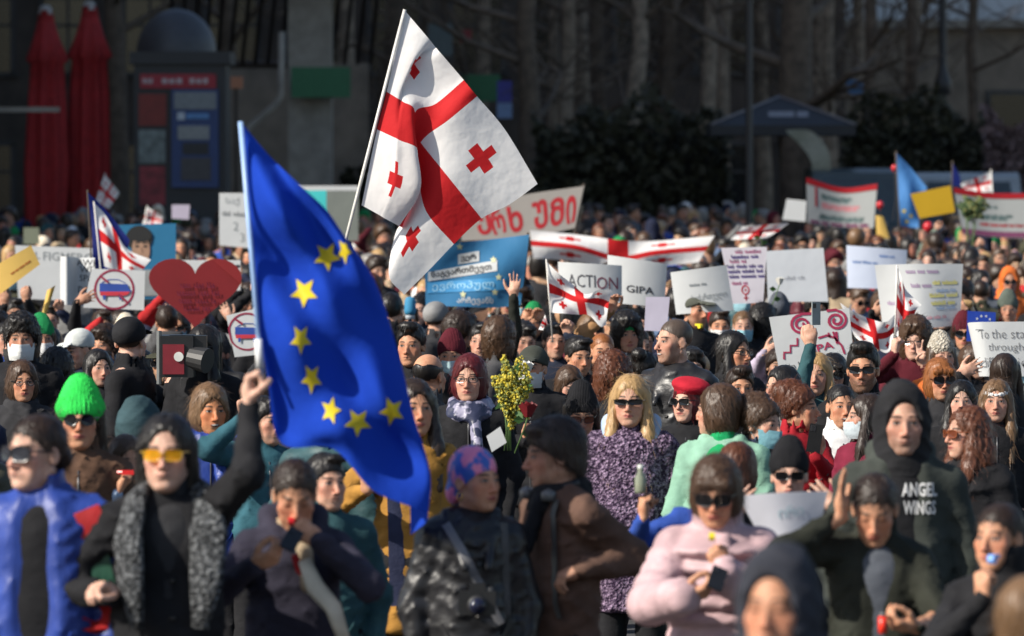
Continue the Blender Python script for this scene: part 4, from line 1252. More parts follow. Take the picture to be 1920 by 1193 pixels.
def hedge(label, x0, x1, ytop, d, depth, seed, mat=None, n=5200):
    r = np.random.default_rng(seed); a, e = at(x0, ytop, d), at(x1, ytop, d); H = a.z; W = e.x - a.x
    t = thing('hedge', label, 'hedge', ((a.x + e.x) / 2, d + depth / 2, 0), group='clipped evergreen hedges')
    P = r.uniform((-W / 2, -depth / 2, .05), (W / 2, depth / 2, 1), (n, 3))
    top = H * (1 + .06 * np.sin(P[:, 0] * 2.1 + seed) + .05 * np.sin(P[:, 0] * 5.3)); P[:, 2] *= top
    edge = r.random(n) < .65; P[edge, 1] = -depth / 2 + r.normal(0, .07, edge.sum())
    u = r.normal(0, 1, (n, 3)); u /= np.linalg.norm(u, axis=1, keepdims=True); v = np.cross(u, r.normal(0, 1, (n, 3))); v /= np.linalg.norm(v, axis=1, keepdims=True)
    s = r.uniform(.06, .13, (n, 1))
    V = np.stack([P - u * s, P - v * s * .6, P + u * s, P + v * s * .6], 1).reshape(-1, 3)
    link('foliage', mesh_np('foliage', V, np.arange(4 * n).reshape(n, 4), False), mat or LEAF, t)
    b = MB(); b.box((0, .1, H * .44), (W * .97, depth * .55, H * .88)); b.build('inner_twigs', plain('twigs', (.015, .014, .012), .9), t)
hedge('dense black hedge filling the middle behind the crowd', 1000, 1372, 200, 103, 1.6, 1)
hedge('rounded dark green hedge behind the pale flag', 1580, 1862, 192, 107, 1.6, 2)
hedge('low dark hedge beside the concrete column', 640, 990, 300, 110, 1.2, 3)
hedge('reddish bare shrub at the pale building', 1850, 1990, 215, 104, 1.2, 4, plain('shrub_pink', (.16, .11, .11), .9, var=.4))
def lamp_post(label, pxc, wpx, d, collar=None):
    x = at(pxc, 340, d).x; w = wpx * d / F / 2
    t = thing('lamp_post', label, 'lamp post', (x, d, 0), group='dark iron lamp posts')
    b = MB(); b.lathe((0, 0, 0), [(w * 2.4, 0), (w * 2.4, .35), (w * 1.7, .5), (w * 1.4, 1.1), (w, 1.25), (w, 6.6), (w * .8, 7.4), (0, 7.4)], 12); b.build('post', plain('iron', (.015, .015, .017), .5), t, True)
    if collar:
        z = at(pxc, collar, d).z; b = MB(); b.lathe((0, 0, z), [(w, .45), (w * 1.3, .3), (w * 2.1, .12), (w * 2.3, -.1), (w, -.16)], 12); b.build('collar', plain('iron', (.015, .015, .017), .5), t, True)
    b = MB(); b.lathe((0, 0, 7.35), [(0, 0), (.12, 0), (.2, .25), (.17, .5), (0, .6)], 12); b.build('lantern', plain('lantern_glass', (.4, .38, .32), .3), t, True)
lamp_post('dark lamp post in front of the dark awning', 1404, 13, 84)
lamp_post('dark lamp post with wide collar before the pale building', 1767, 15, 112, 165)
NAVY = plain('awning_navy', (.016, .017, .021), .6, var=.15)
t = thing('market_parasol', 'dark square market parasol with pale emblem on its side', 'parasol', tuple(Vector((at(1462, 600, 101).x, 101, 0))))
ap = at(1462, 182, 101); ez = at(1462, 236, 101).z; hw = 134 * 101 / F; X0 = ap.x
V = [(0, 0, ap.z)] + [(sx * hw, sy * hw, ez) for sx, sy in ((-1, -1), (1, -1), (1, 1), (-1, 1))] + [(sx * hw, sy * hw, ez - .18) for sx, sy in ((-1, -1), (1, -1), (1, 1), (-1, 1))]
link('canopy', mesh_py('canopy', V, [(0, 1, 2), (0, 2, 3), (0, 3, 4), (0, 4, 1)] + [(1 + i, 5 + i, 5 + (i + 1) % 4, 1 + (i + 1) % 4) for i in range(4)]), NAVY, t)
b = MB(); b.tube([(0, 0, 0), (0, 0, ap.z)], .035); b.build('pole', DK, t, True)
for sx in (-1, 1):
    b = MB(); b.tube([(0, 0, ap.z + .01), (sx * hw, -hw, ez + .012)], .022, 6); b.build('rib', plain('rib_grey', (.2, .19, .2), .5), t, True)
for (ex, w_) in ((-.16, .17), (.06, .3), (.36, .2)):
    f_ = .66; y = -hw * f_; z = ap.z + (ez - ap.z) * f_
    b = MB(); b.box((ex, y - .02, z), (w_, .02, .2), Matrix.Rotation(-R_(48), 3, 'X')); b.build('emblem', plain('emblem_pale', (.2, .21, .24), .6), t)
t = thing('curved_panel', 'pale curved panel under the edge of the dark market parasol', 'panel', tuple(at(1520, 290, 99)))
S = Sheet([[(1474, 244, 99), (1520, 246, 99.2), (1553, 282, 99), (1560, 330, 99)], [(1476, 249, 99), (1500, 272, 99.2), (1520, 300, 99), (1524, 332, 99)]])
o = link('panel', S.mesh('panel', lin(14), lin(3), .04), plain('pale_olive', (.26, .26, .2), .7), t); own(t)
px_box(t, 'stand', 1525, 328, 1556, 660, 99.05, .06, CONC)
def van(label, pxc, d, w, h, bodymat, rz=0.0):
    t = thing('van', label, 'van', (at(pxc, 340, d).x, d, gz(d)), rz, group='vans parked at the end of the street')
    L = 4.6
    prof = [(0, .35), (0, .95), (.12, 1.15), (.95, 1.32), (1.75, h - .08), (2.1, h), (L - .1, h), (L, h - .15), (L, .35)]
    b = MB(); n = len(prof); V = [(-w / 2, y, z) for y, z in prof] + [(w / 2, y, z) for y, z in prof]
    b.add(V, [tuple(range(n)), tuple(range(2 * n - 1, n - 1, -1))] + [(i, n + i, n + (i + 1) % n, (i + 1) % n) for i in range(n)]); b.build('body', bodymat, t)
    m = Matrix.Rotation(math.atan2(.8, h - 1.4), 3, 'X')
    b = MB(); dz = math.hypot(.8, h - 1.4)
    V = []
    for f_, s_ in ((.1, .86), (.9, .8)):
        y = .95 + .8 * f_ - .012; z = 1.32 + (h - .08 - 1.32) * f_ + .006
        V += [(-w / 2 * s_, y, z), (w / 2 * s_, y, z)]
    b.add(V, [(0, 1, 3, 2)]); b.build('windscreen', plain('van_glass', (.05, .065, .07), .1), t)
    b = MB(); b.box((0, -.015, .78), (w * .55, .04, .2)); b.build('grille', BLK, t)
    b = MB(); b.box((0, -.05, .46), (w * .98, .12, .2)); b.build('bumper', BLK, t)
    b = MB(); b.box((0, -.12, .5), (.5, .02, .11)); b.build('number_plate', plain('plate_white', (.6, .6, .6), .5), t)
    for s_ in (-1, 1):
        b = MB(); b.box((s_ * w * .39, .0, .86), (.3, .06, .18)); b.build('headlight', plain('lamp_glass', (.5, .5, .5), .15), t)
        b = MB(); b.box((s_ * (w / 2 + .12), 1.15, 1.5), (.16, .1, .26)); b.build('mirror', BLK, t)
        b = MB(); b.box((s_ * (w / 2 + .004), 2.1, 1.75), (.012, .95, .55)); b.build('side_window', plain('van_glass', (.05, .065, .07), .1), t)
        for y in (.95, 3.7):
            V = MB(); n = 18
            R0 = [(s_ * (w / 2 - .1) + dx, y + r_ * math.cos(2 * math.pi * k / n), .33 + r_ * math.sin(2 * math.pi * k / n)) for dx, r_ in ((-.1, .33), (.11, .33)) for k in range(n)]
            V.add(R0, [(k, (k + 1) % n, n + (k + 1) % n, n + k) for k in range(n)] + [tuple(range(n)), tuple(range(2 * n - 1, n - 1, -1))]); wh = V.build('wheel', plain('tyre', (.02, .02, .02), .8), t)
van('grey-green van parked behind the red-edged banner', 1630, 97, 1.75, 2.4, plain('van_teal', (.05, .066, .068), .35))
van('pale van parked behind the yellow card', 1830, 100, 1.85, 2.3, plain('van_pale', (.27, .30, .31), .35))
# ------------------------------------------------------------------ people: one by one
HC_ = {'black': (.011, .009, .008), 'dark brown': (.026, .015, .010), 'brown': (.062, .033, .018), 'light brown': (.15, .085, .042), 'blond': (.40, .25, .11),
       'ginger': (.24, .085, .025), 'dark red': (.085, .010, .012), 'grey': (.2, .19, .18), 'auburn': (.10, .034, .016), 'stubble': (.085, .062, .048)}
SK = {'fair': (.56, .34, .25), 'pale': (.62, .40, .31), 'tan': (.46, .26, .175), 'olive': (.42, .25, .17), 'warm': (.54, .29, .18), 'ruddy': (.5, .24, .17), 'sallow': (.5, .33, .21), 'deep': (.36, .2, .13)}
CC = {'black': (.013, .013, .015), 'charcoal': (.03, .03, .033), 'navy': (.014, .018, .04), 'dark grey': (.06, .06, .063), 'olive': (.05, .05, .032), 'brown': (.10, .055, .035),
      'ochre': (.34, .17, .035), 'pink': (.47, .32, .335), 'mint': (.22, .40, .30), 'purple': (.06, .035, .075), 'blue': (.03, .075, .33), 'denim': (.10, .15, .25), 'red': (.38, .02, .022),
      'white': (.68, .68, .68), 'grey': (.2, .2, .2), 'teal': (.03, .08, .09), 'royal': (.02, .048, .25), 'beige': (.38, .29, .19), 'green': (.015, .22, .07), 'burgundy': (.09, .012, .02),
      'neon': (.035, .62, .09), 'cream': (.6, .53, .42), 'sky': (.33, .43, .58), 'lilac': (.42, .36, .46), 'orange': (.6, .14, .03), 'camel': (.3, .17, .08), 'slate': (.09, .10, .12), 'wine': (.16, .015, .035)}
def cc(c): return CC[c] if isinstance(c, str) else c
PRE = {'jacket': dict(collar='stand', hem=.78), 'coat': dict(collar='lapel', hem=.5), 'hoodie': dict(collar='hood', hem=.82), 'puffer': dict(puff=1, t=.026, collar='high', hem=.78, fold=.003),
       'leather': dict(collar='lapel', hem=.8), 'fur': dict(collar='stand', hem=.6, t=.034), 'parka': dict(collar='hood', hem=.6, t=.03)}
FABRIC = {'leather': 'leather', 'fur': 'fur', 'puffer': 'puffer'}
LENS = {'black': ((.006, .006, .007), .06), 'amber': ((.55, .27, .012), .1), 'rust': ((.12, .03, .012), .08), 'clear': ((.3, .3, .3), .1), 'grey': ((.02, .022, .03), .08)}
VEC = {'up': (0, 0, 1), 'cam': (0, -1, 0), 'back': (0, 1, 0), 'left': (-1, 0, 0), 'right': (1, 0, 0), 'down': (0, 0, -1)}
def vv(a):
    if isinstance(a, str):
        s = Vector((0, 0, 0))
        for k in a.split('+'): s += Vector(VEC[k])
        return s.normalized()
    return Vector(a)
KEEP = []           # picture regions that nobody added later may cover: x0, y0, x1, y1, distance
SPOTS = []          # where people stand
def place(px, py, s, hz):
    m = (py - HZ) * .23 / s; g_ = 0.0
    for _ in range(4):
        k = max(.9, min(1.1, (HC - g_) / (hz + m))); d = (HC - g_ - k * hz) * F / (py - HZ); g_ = gz(d)
    return d, k
def P(px, py, s, yaw, label, g='m', hair=('short', 'black'), skin='fair', coat=('jacket', 'black'), hat=None, eyes=None, mask=None, L=None, R=None, by=None, hp=0, hr=0, kb=.6, kw=.42,
      shirt=None, open_=0.0, scarf=None, beard=0.0, smile=0, lips=None, lids=0, v=None, copt=None, group=None, cat='person', wide=1.0, glove=None, parts=None, tr='black', lipc=None, keep=True, name='person'):
    global LASTD
    s *= .84
    if hat and hat[0] in ('cap', 'beanie', 'beret', 'peaked') and hair and hair[0] in ('short', 'quiff', 'curly', 'shaggy'): hair = ('crop', hair[1])
    by = yaw * .45 if by is None else by
    if v is None:
        rv = random.Random(int(px * 7 + py)); v = dict(jaw=rv.uniform(-.003, .003), nose=rv.uniform(-.001, .004), full=rv.uniform(-.003, .003), wide=rv.uniform(-.003, .002))
    RZ = Matrix.Rotation(R_(by), 3, 'Z')
    probe = Pose(g, yaw - by, hp, hr, wide=wide)
    d, k = place(px, py, s, probe.head.z)
    LASTD = d
    base = atr(px, py, d) - RZ @ probe.head * k
    base.z = gz(base.y)
    arms = {}
    for nm, sp in (('L', L), ('R', R)):
        if sp is None: arms[nm] = None; continue
        hx, hy, pose = sp[:3]; dd = sp[3] if len(sp) > 3 else -.28
        fd = vv(sp[4]) if len(sp) > 4 and sp[4] is not None else None
        pn = vv(sp[5]) if len(sp) > 5 and sp[5] is not None else Vector((0, -1, 0))
        w = RZ.inverted() @ ((atr(hx, hy, d + dd) - base) / k)
        a = dict(w=w, pose=pose, pn=RZ.inverted() @ pn)
        if fd is not None:
            fd = RZ.inverted() @ fd; a['fd'] = fd
        if len(sp) > 6: a['pole'] = sp[6]
        f0 = a.get('fd', Vector((0, 0, 1)))
        a['w'] = w - Vector(f0).normalized() * .085
        arms[nm] = a
    p = Pose(g, yaw - by, hp, hr, arms['L'], arms['R'], wide)
    t = thing(name, label, cat, base, R_(by), k, group)
    near, mid = s >= 106, s >= 70
    hf, hc, hcoat, hh = (.0064, .034, .015, .0064) if near else (.0086, .042, .02, .0085) if mid else (.0112, .05, .025, .0112)
    sk = SK[skin] if isinstance(skin, str) else skin
    if lips is None: lips = 1.0 if g == 'f' else .45
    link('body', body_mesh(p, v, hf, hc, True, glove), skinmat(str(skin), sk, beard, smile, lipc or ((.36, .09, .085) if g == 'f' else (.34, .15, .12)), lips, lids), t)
    kind, col = coat[0], coat[1]
    opt = dict(PRE[kind]); opt.update(copt or {})
    fab = coat[2] if len(coat) > 2 else FABRIC.get(kind, 'wool')
    cname = str(col) if len(coat) < 4 else str(col) + str(coat[3])
    co_ = link(kind if kind != 'fur' else 'coat', coat_mesh(p, kind, h=hcoat * (.8 if opt.get('puff') else 1), seed=int(px), open_=open_, **opt), cloth(cname, cc(col), fab, coat[3] if len(coat) > 3 else None), t)
    if scarf: link('scarf', scarf_mesh(p, int(px), scarf[1] if len(scarf) > 1 else 1.0), cloth(str(scarf[0]), cc(scarf[0]), scarf[2] if len(scarf) > 2 else 'wool', scarf[3] if len(scarf) > 3 else None), t)
    if shirt and open_: link('shirt', shirt_mesh(p, h=.018, neck=shirt[1] if not isinstance(shirt, str) else 0), cloth(str(shirt if isinstance(shirt, str) else shirt[0]), cc(shirt if isinstance(shirt, str) else shirt[0]), 'wool'), t)
    DRAPE['bvh'] = ([co_.data] + ([c_.data for c_ in t.children if c_.name.startswith('shirt')] if open_ else []), None)
    if s > 70 and abs(yaw) < 100 and kind in ('jacket', 'hoodie', 'parka', 'puffer') and not open_ and not (L and R):
        drape_tube(t, [(0, z) for z in np.linspace(opt['hem'] + .03, 1.4, 9)], .0045, plain('zip_metal', (.10, .10, .105), .35, .6), 'zip')
    if s > 70 and abs(yaw) < 100 and kind in ('jacket', 'parka', 'coat', 'leather', 'puffer'):
        for q in (-1, 1): drape_tube(t, [(q * .07, opt['hem'] + .16), (q * .1, opt['hem'] + .2), (q * .125, opt['hem'] + .25)], .006, cloth(cname, cc(col), 'wool'), 'pocket')
        if kind in ('coat', 'leather'):
            for z in (1.2, 1.08, .96):
                drape_tube(t, [(.012, z - .006), (.012, z + .006)], .011, plain('button_dark', (.02, .018, .016), .35), 'button')
    link('trousers', trousers_mesh(), cloth(tr, cc(tr), 'wool'), t)
    for s_ in (-1, 1): link('shoe', shoe_mesh(s_), plain('shoe_black', (.02, .02, .02), .5), t)
    M = Matrix.Translation(p.head) @ p.H.to_4x4()
    def worn(o): o.matrix_local = M; return o
    if hair: worn(link('hair', hair_mesh(hair[0], int(px) % 3, hh, 850 if near else 420 if mid else 150), hairmat(hair[1], HC_[hair[1]]), t))
    if hat:
        o = worn(link({'wrap': 'headscarf'}.get(hat[0], hat[0]), hat_mesh(hat[0], .0062 if near else .009), cloth(str(hat[1]) + (str(hat[3]) if len(hat) > 3 else ''), cc(hat[1]), hat[2] if len(hat) > 2 else ('knit' if hat[0] in ('beanie', 'peaked') else 'wool'), hat[3] if len(hat) > 3 else None), t))
    if eyes:
        fr = eyes[2] if len(eyes) > 2 else (.012, .012, .013)
        lc, lr = LENS[eyes[1]]
        lm = plain('lens_' + eyes[1], lc, lr, var=.02)
        if eyes[1] == 'clear': lm = clear_lens()
        elif eyes[1] == 'amber': lm = tint_lens()
        worn(link('glasses' if eyes[1] == 'clear' else 'sunglasses', glasses_mesh(eyes[0]), [plain('frame_%s' % str(fr), fr, .3), lm], t))
    if mask: worn(link('face_mask', mask_mesh(), sheet('mask_' + str(mask), cc(mask), .8, .15, .2, 30), t))
    if parts: parts(t, p)
    if keep: KEEP.append((px - kw * s, py - .62 * s, px + kw * s, py + kb * s, d))
    SPOTS.append((base.x, base.y))
    t['d'] = d
    del t['d']
    t_info[t.name] = (p, k, by, base, d)
    return t
t_info = {}
from mathutils.bvhtree import BVHTree
DRAPE = {}
def front_y(x, z, default=-.17):
    me, b_ = DRAPE['bvh']
    if b_ is None:
        vs, fs = [], []
        for m_ in me:
            o_ = len(vs); vs += [v.co.copy() for v in m_.vertices]; fs += [tuple(k + o_ for k in q.vertices) for q in m_.polygons]
        b_ = BVHTree.FromPolygons(vs, fs); DRAPE['bvh'] = (me, b_)
    h = b_.ray_cast(Vector((x, -.6, z)), Vector((0, 1, 0)), 1.0)
    return h[0].y if h[0] is not None and h[0].y < .05 else default
def drape_tube(t, xz, w, mat, name, sq=.5):
    pts = [(x, front_y(x, z) - .001, z) for x, z in xz]
    b = MB(); b.tube(pts, w, 6, sq=1); return b.build(name, mat, t, True)
def clear_lens():
    if 'clr' in MATS: return MATS['clr']
    m, nt, b = nodes('lens_clear'); t = NT(nt)
    tr = t.n('ShaderNodeBsdfTransparent'); gl = t.n('ShaderNodeBsdfGlossy'); gl.inputs['Roughness'].default_value = .05
    mx = t.n('ShaderNodeMixShader'); mx.inputs[0].default_value = .07; t.l(tr.outputs[0], mx.inputs[1]); t.l(gl.outputs[0], mx.inputs[2])
    t.l(mx.outputs[0], nt.nodes['Material Output'].inputs['Surface']); MATS['clr'] = m; return m
def tint_lens():
    if 'tnt' in MATS: return MATS['tnt']
    m, nt, b = nodes('lens_amber'); t = NT(nt)
    tr = t.n('ShaderNodeBsdfTransparent'); tr.inputs['Color'].default_value = (1, .5, .04, 1); b.inputs['Base Color'].default_value = (.7, .34, .01, 1); b.inputs['Roughness'].default_value = .15
    mx = t.n('ShaderNodeMixShader'); mx.inputs[0].default_value = .6; t.l(tr.outputs[0], mx.inputs[1]); t.l(b.outputs[0], mx.inputs[2])
    t.l(mx.outputs[0], nt.nodes['Material Output'].inputs['Surface']); MATS['tnt'] = m; return m
def pw(t, q):
    """person-local point to world"""
    return t.matrix_basis @ Vector(q)
BLACK = plain('black_plastic', (.012, .012, .013), .35)
def phone(label, px, py, d, tilt=0.0, back=(.012, .012, .013), hpx=None, lying=0.0, yaw=0.0):
    c = atr(px, py, d); t = thing('phone', label, 'phone', c)
    t.rotation_euler = (lying, tilt, yaw)
    b = MB(); b.box((0, 0, 0), (.072, .008, .148)); b.build('case', plain('phone_%s' % str(back), back, .25), t)
    b = MB(); b.box((0, .0045, 0), (.066, .002, .14)); b.build('screen', plain('phone_screen', (.01, .012, .02), .08), t)
    b = MB(); b.box((-.018, -.0055, .05), (.026, .003, .03)); b.build('camera_bump', plain('phone_cam', (.03, .03, .035), .2), t)
    for z in (.058, .043):
        b = MB(); b.tube([(-.018, -.0068, z), (-.018, -.0085, z)], .006, 10); b.build('lens', BLACK, t)
    return t
def whistle(label, px, py, d, col, yaw=0.0, s=1.0):
    c = atr(px, py, d); t = thing('whistle', label, 'whistle', c, R_(yaw), s)
    m = plain('whistle_' + str(col), col, .3)
    b = MB(); n = 14
    b.add([(x, .012 + .011 * math.cos(2 * math.pi * k / n), -.002 + .011 * math.sin(2 * math.pi * k / n)) for x in (-.008, .008) for k in range(n)],
          [(k, (k + 1) % n, n + (k + 1) % n, n + k) for k in range(n)] + [tuple(range(n)), tuple(range(2 * n - 1, n - 1, -1))]); b.build('barrel', m, t)
    b = MB(); b.box((0, .025, .004), (.014, .03, .009)); b.build('mouthpiece', m, t)
    return t
REMAP = True
# ------------------------------------------------------------------ flags and signs
def keep_sign(S, d=None):
    P_ = S.c.reshape(-1, 3); KEEP.append((P_[:, 0].min(), P_[:, 1].min(), P_[:, 0].max(), P_[:, 1].max(), rd(P_[:, 2].min())))
# the big blue flag with yellow stars
D = 14.25
EUB = sheet('flag_blue', (.016, .065, .50), .9, .3, .6, 4, .06)
S = Sheet([[(455, 233, D), (505, 292, D + .04), (560, 345, D - .02), (614, 396, D + .03), (640, 440, D + .1), (610, 420, D + .22)],
           [(463, 340, D), (530, 400, D - .07), (600, 445, D + .03), (665, 490, D - .02), (702, 525, D + .1), (660, 505, D + .24)],
           [(472, 445, D), (545, 505, D + .05), (620, 560, D - .05), (695, 600, D + .03), (745, 655, D + .1), (700, 640, D + .26)],
           [(481, 550, D), (555, 640, D - .05), (640, 700, D + .03), (715, 745, D - .04), (776, 780, D + .09), (735, 780, D + .26)],
           [(488, 640, D), (535, 775, D + .05), (640, 800, D - .06), (735, 840, D + .05), (806, 885, D + .06), (765, 900, D + .24)],
           [(500, 690, D + .02), (525, 828, D + .03), (625, 842, D - .02), (700, 920, D - .05), (800, 965, D + .02), (770, 1004, D + .2)]], wave=.011, seed=2)
S.umax = .8
base = S.pt(0, 1); S.base = base
t = S.t = thing('flag', 'large blue flag with a ring of yellow stars hanging from a pale blue pole', 'flag', tuple(base))
link('cloth', S.mesh('cloth', lin(120), lin(110)), EUB, t)
YEL = sheet('star_yellow', (.80, .62, .03), .6, .25, .3, 8)
for x, y, r, a, sq in ((646, 470, 27, -.15, (.55, 1)), (613, 481, 27, -.12, (1, 1.05)), (570, 548, 27, .05, (1, 1.1)), (564, 636, 26, .0, (.82, 1.15)), (584, 710, 26, .05, (.8, 1.15)), (620, 770, 25, -.35, (.8, 1.1)), (671, 792, 27, .05, (1, 1.05)), (735, 771, 26, .2, (.95, 1.1))):
    star_on(S, x, y, r, YEL, math.pi + a, sq)
pole(S, (451, 228), (492, 720), .0095, plain('pole_blue', (.30, .45, .72), .35), D - .012, D - .012)
pole(S, (484, 636), (488, 690), .016, plain('pole_grip', (.75, .75, .75), .4), D - .02, D - .02, name='grip')
fixparent(S); keep_sign(S)
# the big white flag with red crosses
D = 23.6
Z_ = lambda *r: [(x, y, D + z) for x, y, z in r]
S = geo_flag('large white flag with red crosses waving on a tilted white pole above the crowd',
   [Z_((759, 20, 0), (804, 73, -.02), (815, 87, .02), (823, 96, -.02), (865, 145, .0), (884, 168, -.02), (899, 186, .0), (948, 245, .04), (1008, 345, .06)),
    Z_((742, 96, 0), (776, 120, -.02), (765, 118, .05), (777, 136, .04), (813, 189, .03), (831, 212, .0), (846, 230, -.01), (895, 287, .02), (956, 383, .05)),
    Z_((725, 172, 0), (746, 185, -.02), (752, 188, -.01), (757, 192, -.02), (777, 205, -.02), (780, 252, .05), (793, 273, .04), (842, 334, .0), (903, 410, .05)),
    Z_((707, 243, 0), (737, 257, -.04), (744, 260, -.05), (751, 264, -.05), (782, 278, -.04), (772, 302, .09), (784, 335, .08), (800, 398, .02), (851, 458, .05)),
    Z_((692, 314, 0), (731, 333, -.03), (740, 337, -.04), (749, 341, -.04), (788, 356, -.03), (770, 366, .12), (768, 400, .11), (768, 440, .04), (806, 505, .07)),
    Z_((678, 385, 0), (707, 401, -.01), (714, 405, -.01), (720, 409, -.01), (746, 423, .02), (754, 428, .12), (742, 436, .1), (729, 515, .04), (758, 553, .06))],
   pole_=((759, 18), (600, 640), D - .012, D - .012), pr=.0105, group=None, ku=[0, .17, .21, .25, .42, .5, .58, .75, 1])
keep_sign(S)
D = 34.5
BLUEF = sheet('flag_navy', (.01, .02, .16), .6, .3, .5, 5)
S = Sheet([[(164, 360, D), (200, 395, D + .05), (243, 450, D)], [(172, 430, D), (205, 450, D - .04), (235, 475, D + .06)], [(174, 506, D), (190, 506, D + .05), (205, 504, D)]])
base = S.pt(0, 1); S.base = base; t = S.t = thing('flag', 'small dark blue flag hanging behind a red and white flag', 'flag', tuple(base)); link('cloth', S.mesh('cloth', lin(14), lin(14)), BLUEF, t); pole(S, (164, 356), (178, 620), .007, DK, D + .01, D + .01); fixparent(S); keep_sign(S)
D = 34.2
S = geo_flag('dim white flag with red crosses on a stick before a dark blue flag',
   [[(177, 382, D), (195, 400, D + .03), (215, 432, D), (240, 468, D + .03), (283, 487, D)], [(186, 440, D), (202, 452, D - .03), (222, 470, D + .02), (246, 490, D - .02), (270, 503, D)], [(196, 500, D), (210, 505, D), (225, 508, D + .02), (242, 510, D), (262, 512, D)]],
   pole_=((176, 378), (200, 620), D - .01, D - .01), pr=.006); keep_sign(S)
def small_flag(label, pts, d, pole_=None, **k):
    tl, tr, br, bl = pts; m = lambda a, b_: ((a[0] + b_[0]) / 2, (a[1] + b_[1]) / 2)
    return geo_flag(label, [[(*tl, d), (*m(tl, tr), d - .05), (*tr, d)], [(*m(tl, bl), d), (*((m(tl, br)[0] + m(tr, bl)[0]) / 2, (m(tl, br)[1] + m(tr, bl)[1]) / 2), d + .05), (*m(tr, br), d)], [(*bl, d), (*m(bl, br), d - .05), (*br, d)]], pole_=pole_, pr=.008, **k)
small_flag('small blurred white flag with red cross beside the red parasols', ((196, 328), (224, 362), (204, 392), (180, 376)), 78, ((197, 325), (186, 470), 78, 78))
small_flag('small blurred pink-white flag with red cross behind the blue portrait poster', ((275, 388), (304, 405), (303, 424), (266, 424)), 66, ((276, 386), (268, 480), 66, 66))
small_flag('blurred white and red flag above the red-topped banner near the pale van', ((1858, 322), (1800, 345), (1812, 362), (1862, 360)), 72, ((1858, 318), (1866, 440), 72, 72))
S = geo_flag('hand-held white flag with red crosses on a white stick next to the action sign',
   [[(1025, 491, 26.4), (1050, 515, 26.36), (1072, 532, 26.42), (1098, 552, 26.4), (1124, 544, 26.36), (1148, 545, 26.4)], [(1029, 540, 26.4), (1050, 548, 26.44), (1076, 560, 26.4), (1100, 563, 26.36), (1124, 565, 26.42), (1141, 572, 26.4)], [(1032, 586, 26.4), (1056, 588, 26.36), (1082, 590, 26.42), (1105, 592, 26.4), (1125, 612, 26.38), (1136, 610, 26.4)]],
   pole_=((1024, 486), (1036, 640), 26.39, 26.39), pr=.005); keep_sign(S)
small_flag('crumpled white flag with red cross bits below the hand-held flag', ((1022, 590), (1026, 606), (1035, 622), (1010, 618)), 26.9)
S = geo_flag('white flag with bright red band spread between the column sign and a raised hand',
   [[(1575, 568, 26.2), (1600, 584, 26.15), (1632, 598, 26.2), (1660, 604, 26.16), (1678, 590, 26.2)], [(1592, 606, 26.2), (1618, 620, 26.24), (1640, 630, 26.17), (1662, 628, 26.22), (1676, 618, 26.2)], [(1602, 632, 26.2), (1622, 645, 26.15), (1645, 655, 26.2), (1662, 662, 26.2), (1674, 652, 26.2)]]); keep_sign(S)
S = geo_flag('bunched white flag with red cross on a white stick before the large lettered sheet',
   [[(1683, 500, 25.9), (1692, 525, 25.86), (1700, 545, 25.92), (1728, 572, 25.9)], [(1680, 560, 25.9), (1690, 580, 25.95), (1700, 592, 25.87), (1716, 586, 25.9)], [(1679, 628, 25.9), (1686, 634, 25.87), (1692, 638, 25.92), (1700, 640, 25.9)]],
   pole_=((1682, 497), (1678, 650), 25.89, 25.89), pr=.006); keep_sign(S)
S = geo_flag('long white flag with red crosses stretched sideways over the heads behind the card signs',
   [[(994, 432, 45), (1080, 440, 45.1), (1160, 450, 45), (1230, 452, 45.1), (1340, 442, 45)], [(996, 456, 45), (1080, 464, 44.9), (1160, 486, 45.05), (1230, 474, 45), (1325, 466, 45)], [(1000, 484, 45), (1080, 490, 45.1), (1160, 505, 45), (1230, 500, 45.1), (1310, 492, 45)]]); keep_sign(S)
S = small_flag('red and white flag folded over the heads beside the first pale card', ((1392, 425), (1480, 418), (1440, 446), (1370, 450)), 48)
D = 62
S = Sheet([[(1681, 287, D), (1708, 315, D + .1), (1738, 352, D)], [(1684, 350, D), (1706, 372, D - .1), (1726, 395, D + .1)], [(1688, 424, D), (1702, 426, D + .1), (1722, 428, D)]])
base = S.pt(0, 1); S.base = base; t = S.t = thing('flag', 'blue flag with yellow stars, painted pale as if sunlit, behind the yellow card', 'flag', tuple(base))
link('cloth', S.mesh('cloth', lin(14), lin(16)), sheet('flag_sunlit_blue', (.10, .30, .68), .6, .4, .5, 5), t)  # sunlight through the cloth is put into its pale base colour
for q in ((1695, 396), (1708, 405), (1700, 416)): star_on(S, *q, 5, YEL, math.pi)
pole(S, (1680, 284), (1690, 480), .012, DK, D + .02, D + .02); fixparent(S); keep_sign(S)
D = 70
S = Sheet([[(1786, 305, D), (1800, 330, D)], [(1785, 348, D), (1802, 350, D)]]); base = S.pt(0, 1); S.base = base
t = S.t = thing('flag', 'narrow dark blue flag standing before the pale van', 'flag', tuple(base)); link('cloth', S.mesh('cloth', lin(6), lin(8)), BLUEF, t); pole(S, (1786, 302), (1784, 440), .012, DK, D + .02, D + .02); fixparent(S)

